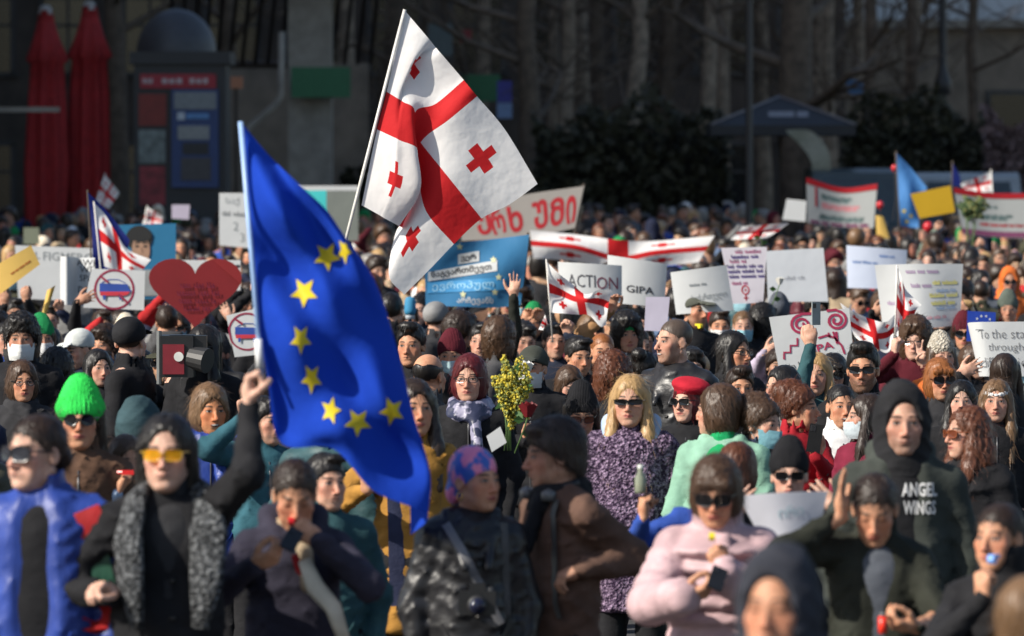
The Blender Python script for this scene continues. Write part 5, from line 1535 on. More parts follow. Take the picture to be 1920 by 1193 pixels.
# signs on card and paper
YELCARD = sheet('card_yellow', (.72, .48, .13), .6, .15, .3)
OCHCARD = sheet('card_ochre', (.55, .34, .02), .6, .15, .3)
S = sign('yellow card sheet held tilted by two hands at the edge of the crowd', quad((-12, 500), (58, 460), (75, 496), (0, 552), 30.5), YELCARD, .02)
scribble(S, [(.6, .35, .85)], plain('orange_ink', (.4, .12, .02), .6), S.t, 3, 1.6, .06); fixparent(S); keep_sign(S)
S = sign('folded yellow paper under the hand next to a white folded card', quad((88, 545), (104, 535), (88, 588), (78, 592), 30.7), YELCARD, .02); fixparent(S)
S = sign('white card with grey capital letters, behind the yellow card', quad((28, 460), (178, 466), (172, 566), (34, 560), 37.5))
letter(S, 'FIGMERG', .66, .18, .16, GREYINK(), S.t, .005); letter(S, 'L', .28, .17, .13, GREYINK(), S.t); letter(S, 'M', .68, .52, .18, GREYINK(), S.t); letter(S, 'M', .73, .78, .14, plain('pink_ink', (.4, .15, .25), .6), S.t); fixparent(S); keep_sign(S)
S = sign('tall white folded card with black letters beside the dark blue flag', [[(113, 481, 32), (126, 481, 31.9), (146, 483, 32.08), (178, 484, 32.0)], [(113, 570, 32), (126, 572, 31.9), (146, 574, 32.08), (176, 574, 32)]], n=(16, 6))
for w_, v in (('AWE', .1), ('WE', .24), ('SPA', .42), ('DEN', .66), ('P', .85)): letter(S, w_, .78 if len(w_) > 1 else .64, v, .13, INK(), S.t, .004, None if len(w_) > 1 else .12)
fixparent(S); keep_sign(S)
S = sign('white card with a red prohibition ring over a striped pig drawing', quad((172, 504), (272, 508), (270, 582), (156, 577), 30.2))
MAR = plain('maroon_ink', (.26, .015, .05), .6)
def ring(S, px, py, r, w, mat):
    uv = [S.inv(px + r * math.cos(a * math.pi / 20), py + r * math.sin(a * math.pi / 20)) for a in range(40)]
    return stroke(S, uv, w, mat, S.t, 'ring', closed=True)
def poly(S, pts, mat, name, off=.006):
    V = [S.pt(*S.inv(*p), off) for p in pts]
    return link(name, mesh_py(name, V, [tuple(range(len(V)))]), mat, S.t)
ring(S, 214, 543, 36, 4, MAR)
NAVI = plain('blue_ink', (.02, .06, .3), .6); RDI = plain('red_fill', (.5, .03, .05), .6)
def pig(S, x, y, k, mir=1):
    q = lambda a: [(x + mir * u * k, y + v * k) for u, v in a]
    poly(S, q([(-28, -12), (26, -10), (28, -2), (34, 4), (-28, 4)]), NAVI, 'pig_back', .008)
    poly(S, q([(-28, 4), (30, 4), (26, 10), (18, 12), (-14, 12), (-26, 12)]), RDI, 'pig_belly', .008)
    poly(S, q([(-22, 11), (-16, 11), (-17, 20), (-21, 20)]), NAVI, 'pig_leg', .009); poly(S, q([(9, 11), (15, 11), (14, 20), (10, 20)]), NAVI, 'pig_leg', .009)
    uv = [S.inv(*p) for p in q([(-24, -13), (-10, -19), (8, -19), (22, -12)])]; stroke(S, uv, 1.5, NAVI, S.t, 'pig_outline')
pig(S, 214, 543, .98)
stroke(S, [S.inv(188, 518), S.inv(203, 530)], 4, MAR, S.t, 'slash', off=.011); stroke(S, [S.inv(222, 552), S.inv(240, 569)], 4, MAR, S.t, 'slash', off=.011)
fixparent(S); keep_sign(S)
S = sign('bent white card with a prohibition ring, half hidden by the large blue flag', quad((424, 592), (500, 574), (512, 662), (440, 670), 27))
ring(S, 463, 622, 34, 3.5, MAR); pig(S, 466, 624, .9); stroke(S, [S.inv(440, 598), S.inv(455, 608)], 4, MAR, S.t, 'slash', off=.011); fixparent(S); keep_sign(S)
# heart
D = 29.4
hx, hy = 366, 552
H_ = []
for i in range(48):
    a = 2 * math.pi * i / 48
    H_.append((hx + 5.45 * 16 * math.sin(a) ** 3, hy - 12 - 5.1 * (13 * math.cos(a) - 5 * math.cos(2 * a) - 1.6 * math.cos(3 * a) - math.cos(4 * a)) * .93))
base = at(hx, 620, D); t = thing('heart_sign', 'big red cardboard heart with a bent corner, held over the heads', 'sign', tuple(base))
HR = plain('card_red', (.17, .003, .006), .55, var=.12, nscale=3)
V = [at(x, y, D) for x, y in H_]; n = len(V)
link('card', mesh_py('card', V + [v + Vector((0, .012, 0)) for v in V], [tuple(range(n)), tuple(range(2 * n - 1, n - 1, -1))] + [(i, (i + 1) % n, n + (i + 1) % n, n + i) for i in range(n)]), HR, t)
cor = [(x, y) for x, y in H_ if x > 396 and y < 540 and x - 396 > (y - 500) * .55]
cor = sorted(cor, key=lambda q: math.atan2(q[1] - 520, q[0] - 420))
nb = len(cor); V = [at(x, y, D - .003 - .045 * max(0, (x - 396) * .8 - (y - 500) * .45) / 50) for x, y in cor] + [at(x, y, D - .003) for x, y in cor]
link('bent_corner', mesh_py('bent_corner', V, [tuple(range(nb)), tuple(range(2 * nb - 1, nb - 1, -1))] + [(i, (i + 1) % nb, nb + (i + 1) % nb, nb + i) for i in range(nb)]), HR, t)
S = Sheet(quad((300, 500), (430, 500), (430, 620), (300, 620), D - .012)); S.t, S.base = t, base
PUR = plain('purple_ink', (.13, .005, .03), .6)
uv = []
for i in range(60): a = i * .52; uv.append((.5 + (.30 - .002 * i) * math.cos(a) * (.8 + .2 * math.sin(i * 1.7)), .47 + (.34 - .002 * i) * math.sin(a)))
scribble(S, [(.3, .3, .75), (.42, .25, .8), (.54, .28, .78), (.66, .35, .7)], PUR, t, 7, 1.6, .07, 'doodle'); fixparent(S); KEEP.append((282, 492, 450, 612, rd(D)))
S = sign('white card behind the big red heart', quad((328, 488), (451, 488), (451, 545), (328, 545), 33.5)); scribble(S, [(.2, .84, .96)], INK(), S.t, 8, 1.8, .08); fixparent(S); keep_sign(S)
# portrait poster: a plain generic figure
D = 40
S = sign('blue poster with a painted portrait of a dark-haired person in grey', quad((213, 422), (330, 419), (330, 560), (216, 562), D), sheet('poster_blue', (.03, .17, .32), .55, .1, .15), name='portrait_poster', cat='poster', group=None)
ell_ = lambda x, y, a, b_, k=24: [(x + a * math.cos(2 * math.pi * i / k), y + b_ * math.sin(2 * math.pi * i / k)) for i in range(k)]
poly(S, [(222, 555), (232, 520), (252, 506), (284, 506), (304, 520), (318, 555)], plain('paint_grey', (.24, .25, .25), .6), 'shoulders', .008)
poly(S, ell_(261, 447, 25, 24), plain('paint_black', (.012, .012, .012), .6), 'painted_hair', .010); poly(S, ell_(264, 469, 17, 28), plain('paint_skin', (.34, .2, .13), .6), 'painted_face', .013)
poly(S, ell_(264, 442, 21, 12), plain('paint_black', (.012, .012, .012), .6), 'painted_fringe', .016)
for x in (257, 272): poly(S, ell_(x, 462, 4, 1.8, 10), plain('paint_black', (.012, .012, .012), .6), 'painted_eye', .016); stroke(S, [S.inv(x - 5, 456), S.inv(x + 5, 455)], 2, plain('paint_black', (.012, .012, .012), .6), S.t, 'painted_brow', .016)
stroke(S, [S.inv(258, 483), S.inv(271, 483)], 2, plain('paint_lip', (.2, .06, .05), .6), S.t, 'painted_mouth', .016); stroke(S, [S.inv(265, 464), S.inv(267, 474)], 2, plain('paint_shade', (.2, .11, .07), .6), S.t, 'painted_nose', .016)
fixparent(S); keep_sign(S)
S = sign('white card with grey curly lettering left of the large blue flag', quad((411, 362), (470, 362), (472, 466), (411, 460), 46)); GREEN = GREYINK()
letter(S, 'საქ', .42, .16, .16, GREEN, S.t); scribble(S, [(.4, .1, .8)], GREEN, S.t, 4, 1.6, .07); letter(S, '2', .52, .62, .16, GREEN, S.t); letter(S, '3', .72, .82, .16, GREEN, S.t); fixparent(S); keep_sign(S)
S = sign('small lilac card among the far heads', quad((322, 384), (356, 384), (354, 412), (322, 410), 58), sheet('card_lilac', (.5, .45, .56), .6, .15)); fixparent(S)
S = sign('bright turquoise card peeking past the large blue flag', quad((556, 358), (612, 357), (612, 420), (556, 420), 56), sheet('card_turquoise', (.08, .62, .62), .6, .2)); fixparent(S); keep_sign(S)
S = sign('wide grey-green sheet with a pale top edge behind the white flag pole', quad((540, 350), (672, 350), (672, 452), (540, 452), 60), sheet('card_greygreen', (.20, .22, .20), .7, .1))
stroke(S, [(0, .03), (1, .03)], 9, PAPER(), S.t, 'pale_edge'); fixparent(S); keep_sign(S)
D = 46.5
S = sign('white banner with tall red curly letters partly behind the white flag', [[(860, 392, D), (980, 366, D), (1095, 349, D)], [(866, 452, D), (980, 446, D), (1078, 428, D)]], sheet('banner_white', (.42, .39, .36), .7, .2), name='banner', cat='banner', group=None)
RB = plain('red_paint', (.40, .012, .02), .6)
for ch, u in (('უ', .19), ('რ', .31), ('ხ', .46), ('უ', .67), ('მ', .81), ('ი', .93)): letter(S, ch, u, .52, .68, RB, S.t, .035, .12 if ch != 'ი' else .085, ang=.18)
pole(S, (1095, 345), (1062, 520), .014, DK, D + .02, D + .02); fixparent(S); keep_sign(S)
D = 32
S = sign('blue cloth banner with white curly lettering and small stars', [[(796, 468, D), (860, 456, D - .05), (930, 448, D + .04), (992, 440, D)], [(797, 520, D), (860, 515, D + .05), (930, 510, D - .06), (985, 506, D)], [(798, 574, D), (860, 575, D - .03), (930, 577, D + .03), (976, 572, D)]], sheet('banner_blue', (.06, .24, .46), .55, .3, .5), name='banner', cat='banner', group=None, n=(24, 18))
WH = PAPER(); 
def tile(S, u0, v0, u1, v1, mat, ang=0.0, off=.005, name='paper_strip'):
    n_ = 14; Vv = []
    for i in range(n_ + 1):
        f_ = i / n_; u = u0 + (u1 - u0) * f_; a = ang * (1 - 2 * f_)
        Vv += [S.pt(u, v0 + a, off), S.pt(u, (v0 + v1) / 2 + a, off), S.pt(u, v1 + a, off)]
    return link(name, mesh_py(name, Vv, [(3 * i + k, 3 * i + k + 1, 3 * i + k + 4, 3 * i + k + 3) for i in range(n_) for k in (0, 1)], True), mat, S.t)
tile(S, .33, .17, .54, .33, WH, .01); letter(S, 'ვერ', .435, .25, .11, INK(), S.t, .02, .15, off=.008)
tile(S, .03, .37, .72, .53, WH, .045); letter(S, 'წაგვართმევთ', .36, .45, .13, INK(), S.t, .02, .6, .055, off=.008)
tile(S, .02, .59, .8, .77, plain('strip_blue', (.05, .26, .52), .6), .01); letter(S, 'ევროპულ', .38, .68, .15, plain('pale_blue_ink', (.25, .5, .7), .6), S.t, .015, .62, off=.008)
letter(S, 'არჩევანს', .5, .91, .12, WH, S.t, .015, .36)
for x, y in ((862, 463), (925, 487), (935, 520), (868, 552), (928, 548)): star_on(S, x, y, 7, plain('pale_yellow', (.6, .6, .35), .6), 0, (1, 1), .007, False)
pole(S, (990, 436), (976, 620), .01, DK, D + .02, D + .02); fixparent(S); keep_sign(S)
S = sign('creased white card reading ACTION behind the hand-held flag', quad((1046, 491), (1166, 498), (1166, 566), (1050, 566), 29), None, .06)
letter(S, 'ACTI', .36, .46, .33, plain('dark_grey_ink', (.06, .06, .07), .6), S.t, 0, .44); letter(S, 'ON', .77, .5, .33, plain('maroon_ink2', (.16, .03, .06), .6), S.t, 0, .34); fixparent(S); keep_sign(S)
S = sign('white card reading GIPA in black capitals', quad((1139, 478), (1251, 495), (1246, 576), (1140, 568), 30), None, .05)
letter(S, 'GIPA', .56, .66, .16, INK(), S.t, .012, .48); fixparent(S); keep_sign(S)
S = sign('small lilac-white paper held low beside the shaved man', quad((1211, 557), (1256, 557), (1250, 622), (1208, 620), 26.4), sheet('card_lilac2', (.62, .58, .70), .6, .2)); fixparent(S); keep_sign(S)
S = sign('white card with faint grey writing above the khaki cap', quad((1257, 511), (1362, 497), (1376, 582), (1268, 590), 28.6), None, .04)
scribble(S, [(.36, .3, .62)], GREYINK(), S.t, 5, 1.2, .05); letter(S, 'საქართველო', .62, .66, .2, GREYINK(), S.t, 0, .62, .05); fixparent(S); keep_sign(S)
S = sign('pinkish white sheet with rows of red and violet writing and a circle emblem', quad((1352, 465), (1438, 463), (1431, 568), (1374, 570), 31), sheet('card_pinkwhite', (.72, .68, .74), .6, .2))
VI = plain('violet_ink', (.12, .08, .3), .6)
scribble(S, [(.08, .3, .8), (.25, .15, .5), (.64, .1, .5)], plain('pink_ink2', (.55, .14, .28), .6), S.t, 2, 1.3, .05); scribble(S, [(.17, .2, .85), (.34, .06, .9), (.43, .06, .95), (.52, .06, .95)], VI, S.t, 6, 1.5, .05)
uv = [(.45 + .1 * math.cos(a * math.pi / 9), .76 + .075 * math.sin(a * math.pi / 9)) for a in range(18)]; stroke(S, uv, 2.5, REDINK(), S.t, 'emblem_ring', closed=True); stroke(S, [(.45, .84), (.45, .95)], 2.5, REDINK(), S.t, 'emblem_stem'); stroke(S, [(.38, .9), (.52, .9)], 2.5, REDINK(), S.t, 'emblem_bar')
stroke(S, [(.43, .76), (.48, .76)], 4, REDINK(), S.t, 'emblem_dot'); fixparent(S); keep_sign(S)
S = sign('large plain grey-white card with a white rose before it', quad((1436, 471), (1544, 465), (1553, 566), (1440, 566), 33), sheet('card_grey', (.62, .65, .69), .6, .12)); scribble(S, [(.55, .3, .6)], plain('faint_ink', (.5, .52, .56), .7), S.t, 1, 1.2, .06); fixparent(S); keep_sign(S)
S = sign('small white card in the far crowd by the red-edged banner', quad((1475, 373), (1512, 377), (1510, 416), (1467, 412), 60)); fixparent(S); keep_sign(S)
S = sign('pale bluish card with blue writing behind the large lettered sheet', quad((1587, 460), (1701, 469), (1696, 543), (1589, 540), 38), sheet('card_bluish', (.60, .66, .80), .6, .15), .05)
scribble(S, [(.38, .1, .5), (.2, .55, .8)], plain('blue_pen', (.2, .3, .55), .7), S.t, 9, 1.6, .05); fixparent(S); keep_sign(S)
S = sign('large white sheet with pink and yellow writing held up by two hands', [[(1640, 497, 28.4), (1720, 495, 28.34), (1806, 495, 28.4)], [(1655, 612, 28.44), (1725, 616, 28.3), (1800, 610, 28.4)]], None, n=(14, 10))
scribble(S, [(.12, .35, .7), (.34, .4, .62), (.62, .1, .3)], plain('mauve_ink', (.4, .28, .42), .7), S.t, 3, 1.6, .05); scribble(S, [(.3, .66, .92), (.5, .62, .95), (.62, .64, .9)], plain('yellow_ink', (.66, .6, .2), .7), S.t, 4, 2.2, .05); scribble(S, [(.42, .7, .92), (.7, .7, .9)], plain('blue_pen2', (.3, .42, .6), .7), S.t, 5, 1.4, .04); scribble(S, [(.84, .4, .8)], plain('pink_pen', (.65, .3, .35), .7), S.t, 6, 1.4, .04)
fixparent(S); keep_sign(S)
S = sign('small blue card with a ring of pale stars over the lettered white board', quad((1814, 583), (1867, 586), (1866, 640), (1812, 640), 27.6), sheet('card_blue', (.02, .06, .38), .6, .15))
for q in ((1832, 598), (1840, 593), (1849, 593), (1856, 599), (1858, 606)): star_on(S, *q, 3, WH, 0, (1, 1), .006, False)
fixparent(S); keep_sign(S)
S = sign('white board reading To the stars through difficulties', [[(1814, 606, 24.6), (1835, 604, 24.5), (1962, 603, 24.5)], [(1836, 706, 24.6), (1850, 706, 24.5), (1964, 706, 24.5)]], None, n=(14, 6))
TI = plain('thin_ink', (.09, .09, .1), .6)
letter(S, 'To the stars', .48, .22, .17, TI, S.t, -.014, .74); letter(S, 'through', .48, .48, .19, TI, S.t, -.014, .46); letter(S, 'difficulties', .45, .74, .18, TI, S.t, -.014, .72); fixparent(S); keep_sign(S)
# column sign
D = 24.6
S = sign('white card with a red scrolled column drawing, steps and the letters IPA', quad((1442, 595), (1592, 578), (1602, 680), (1462, 700), D), None, .0)
CR = plain('crimson_ink', (.33, .02, .07), .6)
def spx(pts, w, off=.006): return stroke(S, [S.inv(*p) for p in pts], w, CR, S.t, 'drawn_line', off)
def spiral(cx, cy, r, turns, sgn, a0): return [(cx + r * (1 - .8 * k / 30) * math.cos(a0 + sgn * turns * 2 * math.pi * k / 30), cy + r * .92 * (1 - .8 * k / 30) * math.sin(a0 + sgn * turns * 2 * math.pi * k / 30)) for k in range(31)]
spx([(1525, 588), (1502, 589)] + spiral(1502, 609, 20, 1.9, -1, -1.6), 5); spx([(1550, 583), (1568, 581)] + spiral(1568, 601, 20, 1.9, 1, -1.5), 5)
spx([(1562, 622), (1570, 645)], 4); spx([(1568, 622), (1570, 640)], 4); spx([(1553, 624), (1556, 633)], 4)
spx([(1495, 634), (1495, 648), (1482, 648), (1482, 661), (1470, 661), (1470, 674)], 4); spx([(1534, 634), (1550, 629), (1564, 633), (1578, 648), (1584, 664)], 4)
letter(S, 'IPA', .62, .64, .13, CR, S.t, .02, .27, .12); letter(S, 'In U', .24, .9, .1, INK(), S.t, 0, .2, .1); fixparent(S); KEEP.append((1442, 578, 1600, 680, rd(D)))
S = sign('grey-white sheet held before the black beanie in the front rows', [[(1384, 930, 13.95), (1460, 924, 13.92), (1552, 921, 13.95)], [(1440, 1035, 13.95), (1480, 1030, 13.92), (1535, 1000, 13.95)]], sheet('card_dim', (.55, .56, .62), .6, .15), n=(12, 6))
letter(S, 'ირი', .55, .35, .22, plain('faint_teal', (.3, .42, .48), .7), S.t, 0, .34); fixparent(S); keep_sign(S)
S = sign('folded white leaflet in a hand beside the yellow bouquet', quad((912, 818), (938, 800), (950, 830), (922, 848), 18.6)); fixparent(S)
# far banners
D = 66
BW = sheet('banner_grey', (.42, .44, .44), .7, .25)
S = sign('white banner with red top edge and lines of text before the grey-green van', [[(1512, 333, D), (1580, 352, D + .2), (1645, 345, D)], [(1514, 418, D), (1580, 426, D + .2), (1638, 428, D)]], BW, name='banner', cat='banner', group=None)
DR = sheet('band_red', (.38, .012, .02), .7, .2); GRN = plain('text_grey', (.09, .14, .14), .6); PKT = plain('text_pink', (.5, .2, .22), .6)
tile(S, 0, 0.0, 1, .13, DR, 0, .01, 'red_band'); 
for v, m, u0, u1 in ((.3, GRN, .22, .62), (.36, GRN, .22, .58), (.5, PKT, .22, .74), (.57, PKT, .22, .7), (.78, GRN, .2, .82), (.84, GRN, .18, .8)): scribble(S, [(v, u0, u1)], m, S.t, int(v * 99), 3, .05)
tile(S, .12, .15, .15, .6, DR, 0, .01, 'red_line'); scribble(S, [(.95, .05, .95)], plain('text_purple', (.14, .02, .08), .6), S.t, 3, 3, .07); fixparent(S); keep_sign(S)
D = 62
S = sign('white banner with red top edge reaching out of view beside the green branch', [[(1788, 352, D), (1860, 362, D + .1), (1960, 362, D)], [(1806, 440, D), (1870, 446, D + .1), (1960, 448, D)]], BW, name='banner', cat='banner', group=None)
tile(S, 0, 0.0, 1, .12, DR, 0, .01, 'red_band'); tile(S, 0, .86, 1, .98, plain('band_purple', (.16, .04, .1), .6), 0, .01, 'lower_band')
for v, m, u0, u1 in ((.32, GRN, .18, .45), (.52, GRN, .3, .65), (.58, GRN, .3, .6), (.72, plain('text_red', (.35, .05, .06), .6), .25, .8)): scribble(S, [(v, u0, u1)], m, S.t, int(v * 99), 3, .05)
fixparent(S); keep_sign(S)
S = sign('ochre yellow card raised by one hand next to the sunlit light blue flag', quad((1707, 364), (1782, 348), (1791, 398), (1724, 410), 58), OCHCARD); fixparent(S); keep_sign(S)
S = sign('dull green paper among the dim far heads', quad((44, 427), (73, 427), (74, 458), (44, 458), 60), sheet('card_dullgreen', (.2, .22, .16), .6, .15)); fixparent(S)
S = sign('hanging yellow cloth strip below a red balloon', quad((1642, 404), (1656, 406), (1668, 448), (1644, 446), 61), YELCARD, .02); fixparent(S)
for lb, x, y, r, d in (('red balloon beside the red-edged banner', 1650, 384, 8, 61), ('second red balloon at the edge of the flag painted sunlit blue', 1677, 315, 7, 63), ('red and white balloon under the ochre card', 1740, 425, 11, 57)):
    c = at(x, y, d); t = thing('balloon', lb, 'balloon', tuple(c)); rr = r * d / F
    b = MB(); b.lathe((0, 0, 0), [(0, rr)] + [(rr * math.sin(a * math.pi / 10), rr * math.cos(a * math.pi / 10) * (1 if a < 6 else 1.12)) for a in range(1, 10)] + [(rr * .1, -rr * 1.2), (0, -rr * 1.15)], 16); b.build('skin', plain('balloon_red', (.5, .025, .035), .25), t, True)
    b = MB(); b.lathe((0, 0, -rr * 1.2), [(0, .01), (rr * .14, -.01), (0, -.012)], 8); b.build('knot', plain('balloon_red', (.5, .025, .035), .25), t)
    b = MB(); b.tube([(0, 0, -rr * 1.2), (.02, 0, -rr * 1.2 - .3), (-.02, 0, -rr * 1.2 - .6)], .003, 5); b.build('string', DK, t)
# flowers
def blooms(label, px, py, d, rx, rz, n, cols, size, seed, name='bouquet', stem=(0, .0, -.45), leaf=None):
    c = at(px, py, d); t = thing(name, label, 'bouquet', tuple(c)); r = np.random.default_rng(seed)
    for ci, (cname, col, share) in enumerate(cols):
        m_ = int(n * share); V, Fc = [], []
        Pn = r.normal(0, 1, (m_, 3)); Pn /= np.linalg.norm(Pn, axis=1, keepdims=True); Pn *= (r.random((m_, 1)) ** .4) * np.array((rx, rx * .7, rz)) * (1 + .25 * np.sin(7 * Pn[:, :1] + 5 * Pn[:, 2:]))
        for p_ in Pn:
            u = r.normal(0, 1, 3); u /= np.linalg.norm(u); w_ = np.cross(u, r.normal(0, 1, 3)); w_ /= np.linalg.norm(w_); s_ = size * r.uniform(.6, 1.3); k = np.cross(u, w_)
            b_ = len(V); V += [p_ + u * s_, p_ - u * s_, p_ + w_ * s_ * .7, p_ - w_ * s_ * .7, p_ + k * s_ * .8, p_ - k * s_ * .8]
            Fc += [(b_ + i, b_ + j, b_ + l) for i, j, l in ((0, 2, 4), (2, 1, 4), (1, 3, 4), (3, 0, 4), (2, 0, 5), (1, 2, 5), (3, 1, 5), (0, 3, 5))]
        link(cname, mesh_py(cname, V, Fc), plain(cname + str(col), col, .7, var=.3, nscale=40), t)
    b = MB()
    for i in range(7): b.tube([(r.uniform(-.5, .5) * rx, 0, -rz * .4), (stem[0] + r.uniform(-.02, .02), stem[1], stem[2])], .004, 5)
    b.build('stem', plain('stem_green', (.06, .12, .03), .7), t, True)
    b = MB()
    for i in range(leaf or 0):
        a = r.uniform(0, 6.28); dv = Vector((math.cos(a), -.3, math.sin(a) + .3)).normalized(); p0 = Vector((dv.x * rx * .5, -.02, dv.z * rz * .5)); L_ = r.uniform(.05, .09); sd = dv.cross(Vector((0, 1, 0))).normalized()
        V = [p0, p0 + dv * L_ * .5 + sd * .012, p0 + dv * L_, p0 + dv * L_ * .5 - sd * .012]; b.add(V, [(0, 1, 2, 3)])
    if leaf: b.build('leaf', plain('leaf_green', (.05, .13, .03), .6, var=.3), t)
    return t
tb = blooms('yellow mimosa bouquet with green leaves in front of a masked man', 960, 735, 19.4, .092, .165, 1500, (('blossom', (.50, .40, .035), .55), ('pale_foliage', (.2, .22, .05), .45)), 0.011, 3, leaf=12, stem=(-.02, .0, -.3))
KEEP.append((915, 650, 1010, 820, rd(19.4)))
def rose(label, px, py, d, col, r_, stem_to, leaves=2):
    c = at(px, py, d); t = thing('rose', label, 'flower', tuple(c))
    b = MB()
    for ring_, (n_, rr, h_) in enumerate(((3, .35, 1.0), (5, .65, .9), (6, 1.0, .7))):
        for k in range(n_):
            a = 2 * math.pi * k / n_ + ring_; w_ = 1.3 / n_ * math.pi
            V = [(rr * r_ * .35 * math.cos(a + w_ * q), rr * r_ * .35 * math.sin(a + w_ * q), -r_ * .7) for q in (-.6, .6)] + [(rr * r_ * math.cos(a + w_ * q), rr * r_ * math.sin(a + w_ * q), z) for q, z in ((.8, r_ * h_ * .5), (0, r_ * h_ * .8), (-.8, r_ * h_ * .5))]
            b.add(V, [(0, 1, 2, 3, 4)])
    b.build('petal', plain('petal' + str(col), col, .6, var=.2), t)
    e = at(*stem_to, d) - c
    b = MB(); b.tube([(0, 0, -r_ * .6), e * .5 + Vector((.01, 0, 0)), e], .004, 6); b.build('stem', plain('stem_green', (.06, .12, .03), .7), t, True)
    for i in range(leaves):
        b = MB(); p0 = e * (.25 + .3 * i); s_ = 1 if i % 2 else -1; L_ = .06
        b.add([p0, p0 + Vector((s_ * L_ * .5, -.015, .025)), p0 + Vector((s_ * L_, 0, .005)), p0 + Vector((s_ * L_ * .5, .01, -.02))], [(0, 1, 2, 3)]); b.build('leaf', plain('leaf_green', (.05, .13, .03), .6, var=.3), t)
rose('single red rose standing above the pinkish lettered sheet', 1424, 437, 38, (.42, .008, .02), .045, (1430, 470))
rose('white rose with dark leaves before the plain grey-white card', 1462, 527, 30.5, (.75, .73, .66), .04, (1440, 590), 4)
rose('large red rose leaning out of the yellow bouquet', 990, 768, 19.2, (.15, .006, .01), .055, (965, 850))
rose('white flower tied over the yellow bouquet', 985, 690, 19.5, (.75, .74, .7), .05, (975, 780), 0)
t = blooms('bushy green branch raised between the ochre card and a banner', 1822, 392, 56, .16, .14, 500, (('leaf_clump', (.05, .09, .03), .6), ('pale_leaf_clump', (.16, .17, .05), .4)), .025, 5, name='bush_branch', stem=(-.05, 0, -.8))
# ------------------------------------------------------------------ the people one can tell apart, front rows first
G1 = 'marchers in the front rows'
def strap(t, p, a, b_, mat, w=.016, n=8, name='strap'):
    """a strap lying over the chest from point a to b (x, z)"""
    pts = []
    for i in range(n + 1):
        f = i / n; x = a[0] + (b_[0] - a[0]) * f; z = a[1] + (b_[1] - a[1]) * f
        pts.append((x, min(front_y(x, z, -.06), front_y(x, z - .03, -.06), front_y(x, z + .03, -.06)) - .005, z))
    V, Fc = [], []
    for i, q in enumerate(pts):
        d = (Vector(pts[min(i + 1, n)]) - Vector(pts[max(i - 1, 0)])).normalized(); sd = d.cross(Vector((0, 1, 0))).normalized() * w
        V += [Vector(q) - sd, Vector(q) + Vector((0, -.004, 0)), Vector(q) + sd]
    Fc = [(3 * i + k, 3 * i + k + 1, 3 * i + k + 4, 3 * i + k + 3) for i in range(n) for k in (0, 1)]
    return link(name, mesh_py(name, V, Fc, True), mat, t)
def decal(t, txt, x, z, h, mat, y=-.2, w=None, name='lettering'):
    V, Fc = text_geo(txt, .03); lo, hi = V.min(0), V.max(0); k = h / (hi[1] - lo[1]); kx = k if w is None else w / (hi[0] - lo[0])
    P_ = [((vx - (lo[0] + hi[0]) / 2) * kx + x, 0, (vy - (lo[1] + hi[1]) / 2) * k + z) for vx, vy in V]
    P_ = [(a, front_y(a, c, y) - .004, c) for a, _b, c in P_]
    return link(name, mesh_py(name, P_, Fc), mat, t)
def earring(t, p, s_):
    M = Matrix.Translation(p.head) @ p.H.to_4x4(); b = MB(); b.tube([M @ Vector((s_ * .082 + .001, .008 + .015 * math.sin(a * math.pi / 8), -.062 + .015 * math.cos(a * math.pi / 8))) for a in range(17)], .0022, 6, cap=False)
    b.build('earring', plain('gold', (.8, .5, .12), .25, 1.0), t, True)
def headphones(t, p):
    b = MB()
    b.tube([(.1 * math.sin(a), .03 + .1 * math.cos(a) * -1, 1.5 - .03 * math.cos(a)) for a in [math.pi * k / 12 - math.pi / 2 for k in range(13)]], .012, 8); b.build('headband', BLACK, t, True)
    for s_ in (-1, 1):
        b = MB(); b.lathe((s_ * .085, -.09, 1.45), [(0, .03), (.02, .02), (.028, .014), (.028, -.014), (0, -.02)], 14); b.build('ear_cup', plain('grey_plastic', (.12, .12, .12), .3), t, True)
# row one
P(66, 848, 160, -42, 'person with slicked dark hair and mirrored sunglasses in a shiny blue satin jacket', 'm', ('pulled', 'dark brown'), 'pale', ('jacket', 'royal', 'satin'), eyes=('big', 'grey'), by=-8, kb=3, group=G1, shirt='black', open_=.6, copt=dict(ow=.115, fold=.008, t=.034, drape=0), lips=.6,
  parts=lambda t, p: (strap(t, p, (.15, 1.42), (.2, 1.3), cloth('red', CC['red'], 'satin'), .06, 4, 'shoulder_band'), strap(t, p, (.18, 1.3), (.22, 1.12), cloth('green', (.02, .08, .05), 'satin'), .05, 4, 'sleeve_band'), decal(t, '5', .2, 1.12, .2, cloth('red', CC['red'], 'wool'), -.205, .09, 'numeral')))
def shawl(t, p):
    m = cloth('tweed', (.035, .037, .04), 'fur', (.2, .21, .22, 1))
    for s_ in (-1, 1):
        b = MB(); b.tube([(s_ * .06, .06, 1.5), (s_ * .105, -.03, 1.46), (s_ * .13, -.13, 1.34), (s_ * .12, -.185, 1.2), (s_ * .1, -.2, 1.05)], [.045, .06, .07, .06, .03], 10, sq=.5); b.build('shawl_lapel', m, t, True)
P(312, 850, 178, -4, 'person with yellow-tinted glasses in a black coat with grey shawl lapels, gripping the flag pole', 'm', ('longback', 'black'), 'pale', ('coat', 'black'), eyes=('rect', 'amber', (.5, .3, .03)), by=4, kb=3, kw=.9, group=G1, lips=.6, shirt=('charcoal', .04), open_=.32,
  L=(466, 712, 'grip', -.07, 'up', 'right', (.22, -1, -.35)), R=(182, 1100, 'hold', -.22, (-.5, -.6, .3), (.3, 0, -1)), parts=shawl, v=dict(jaw=-.002, nose=.001))
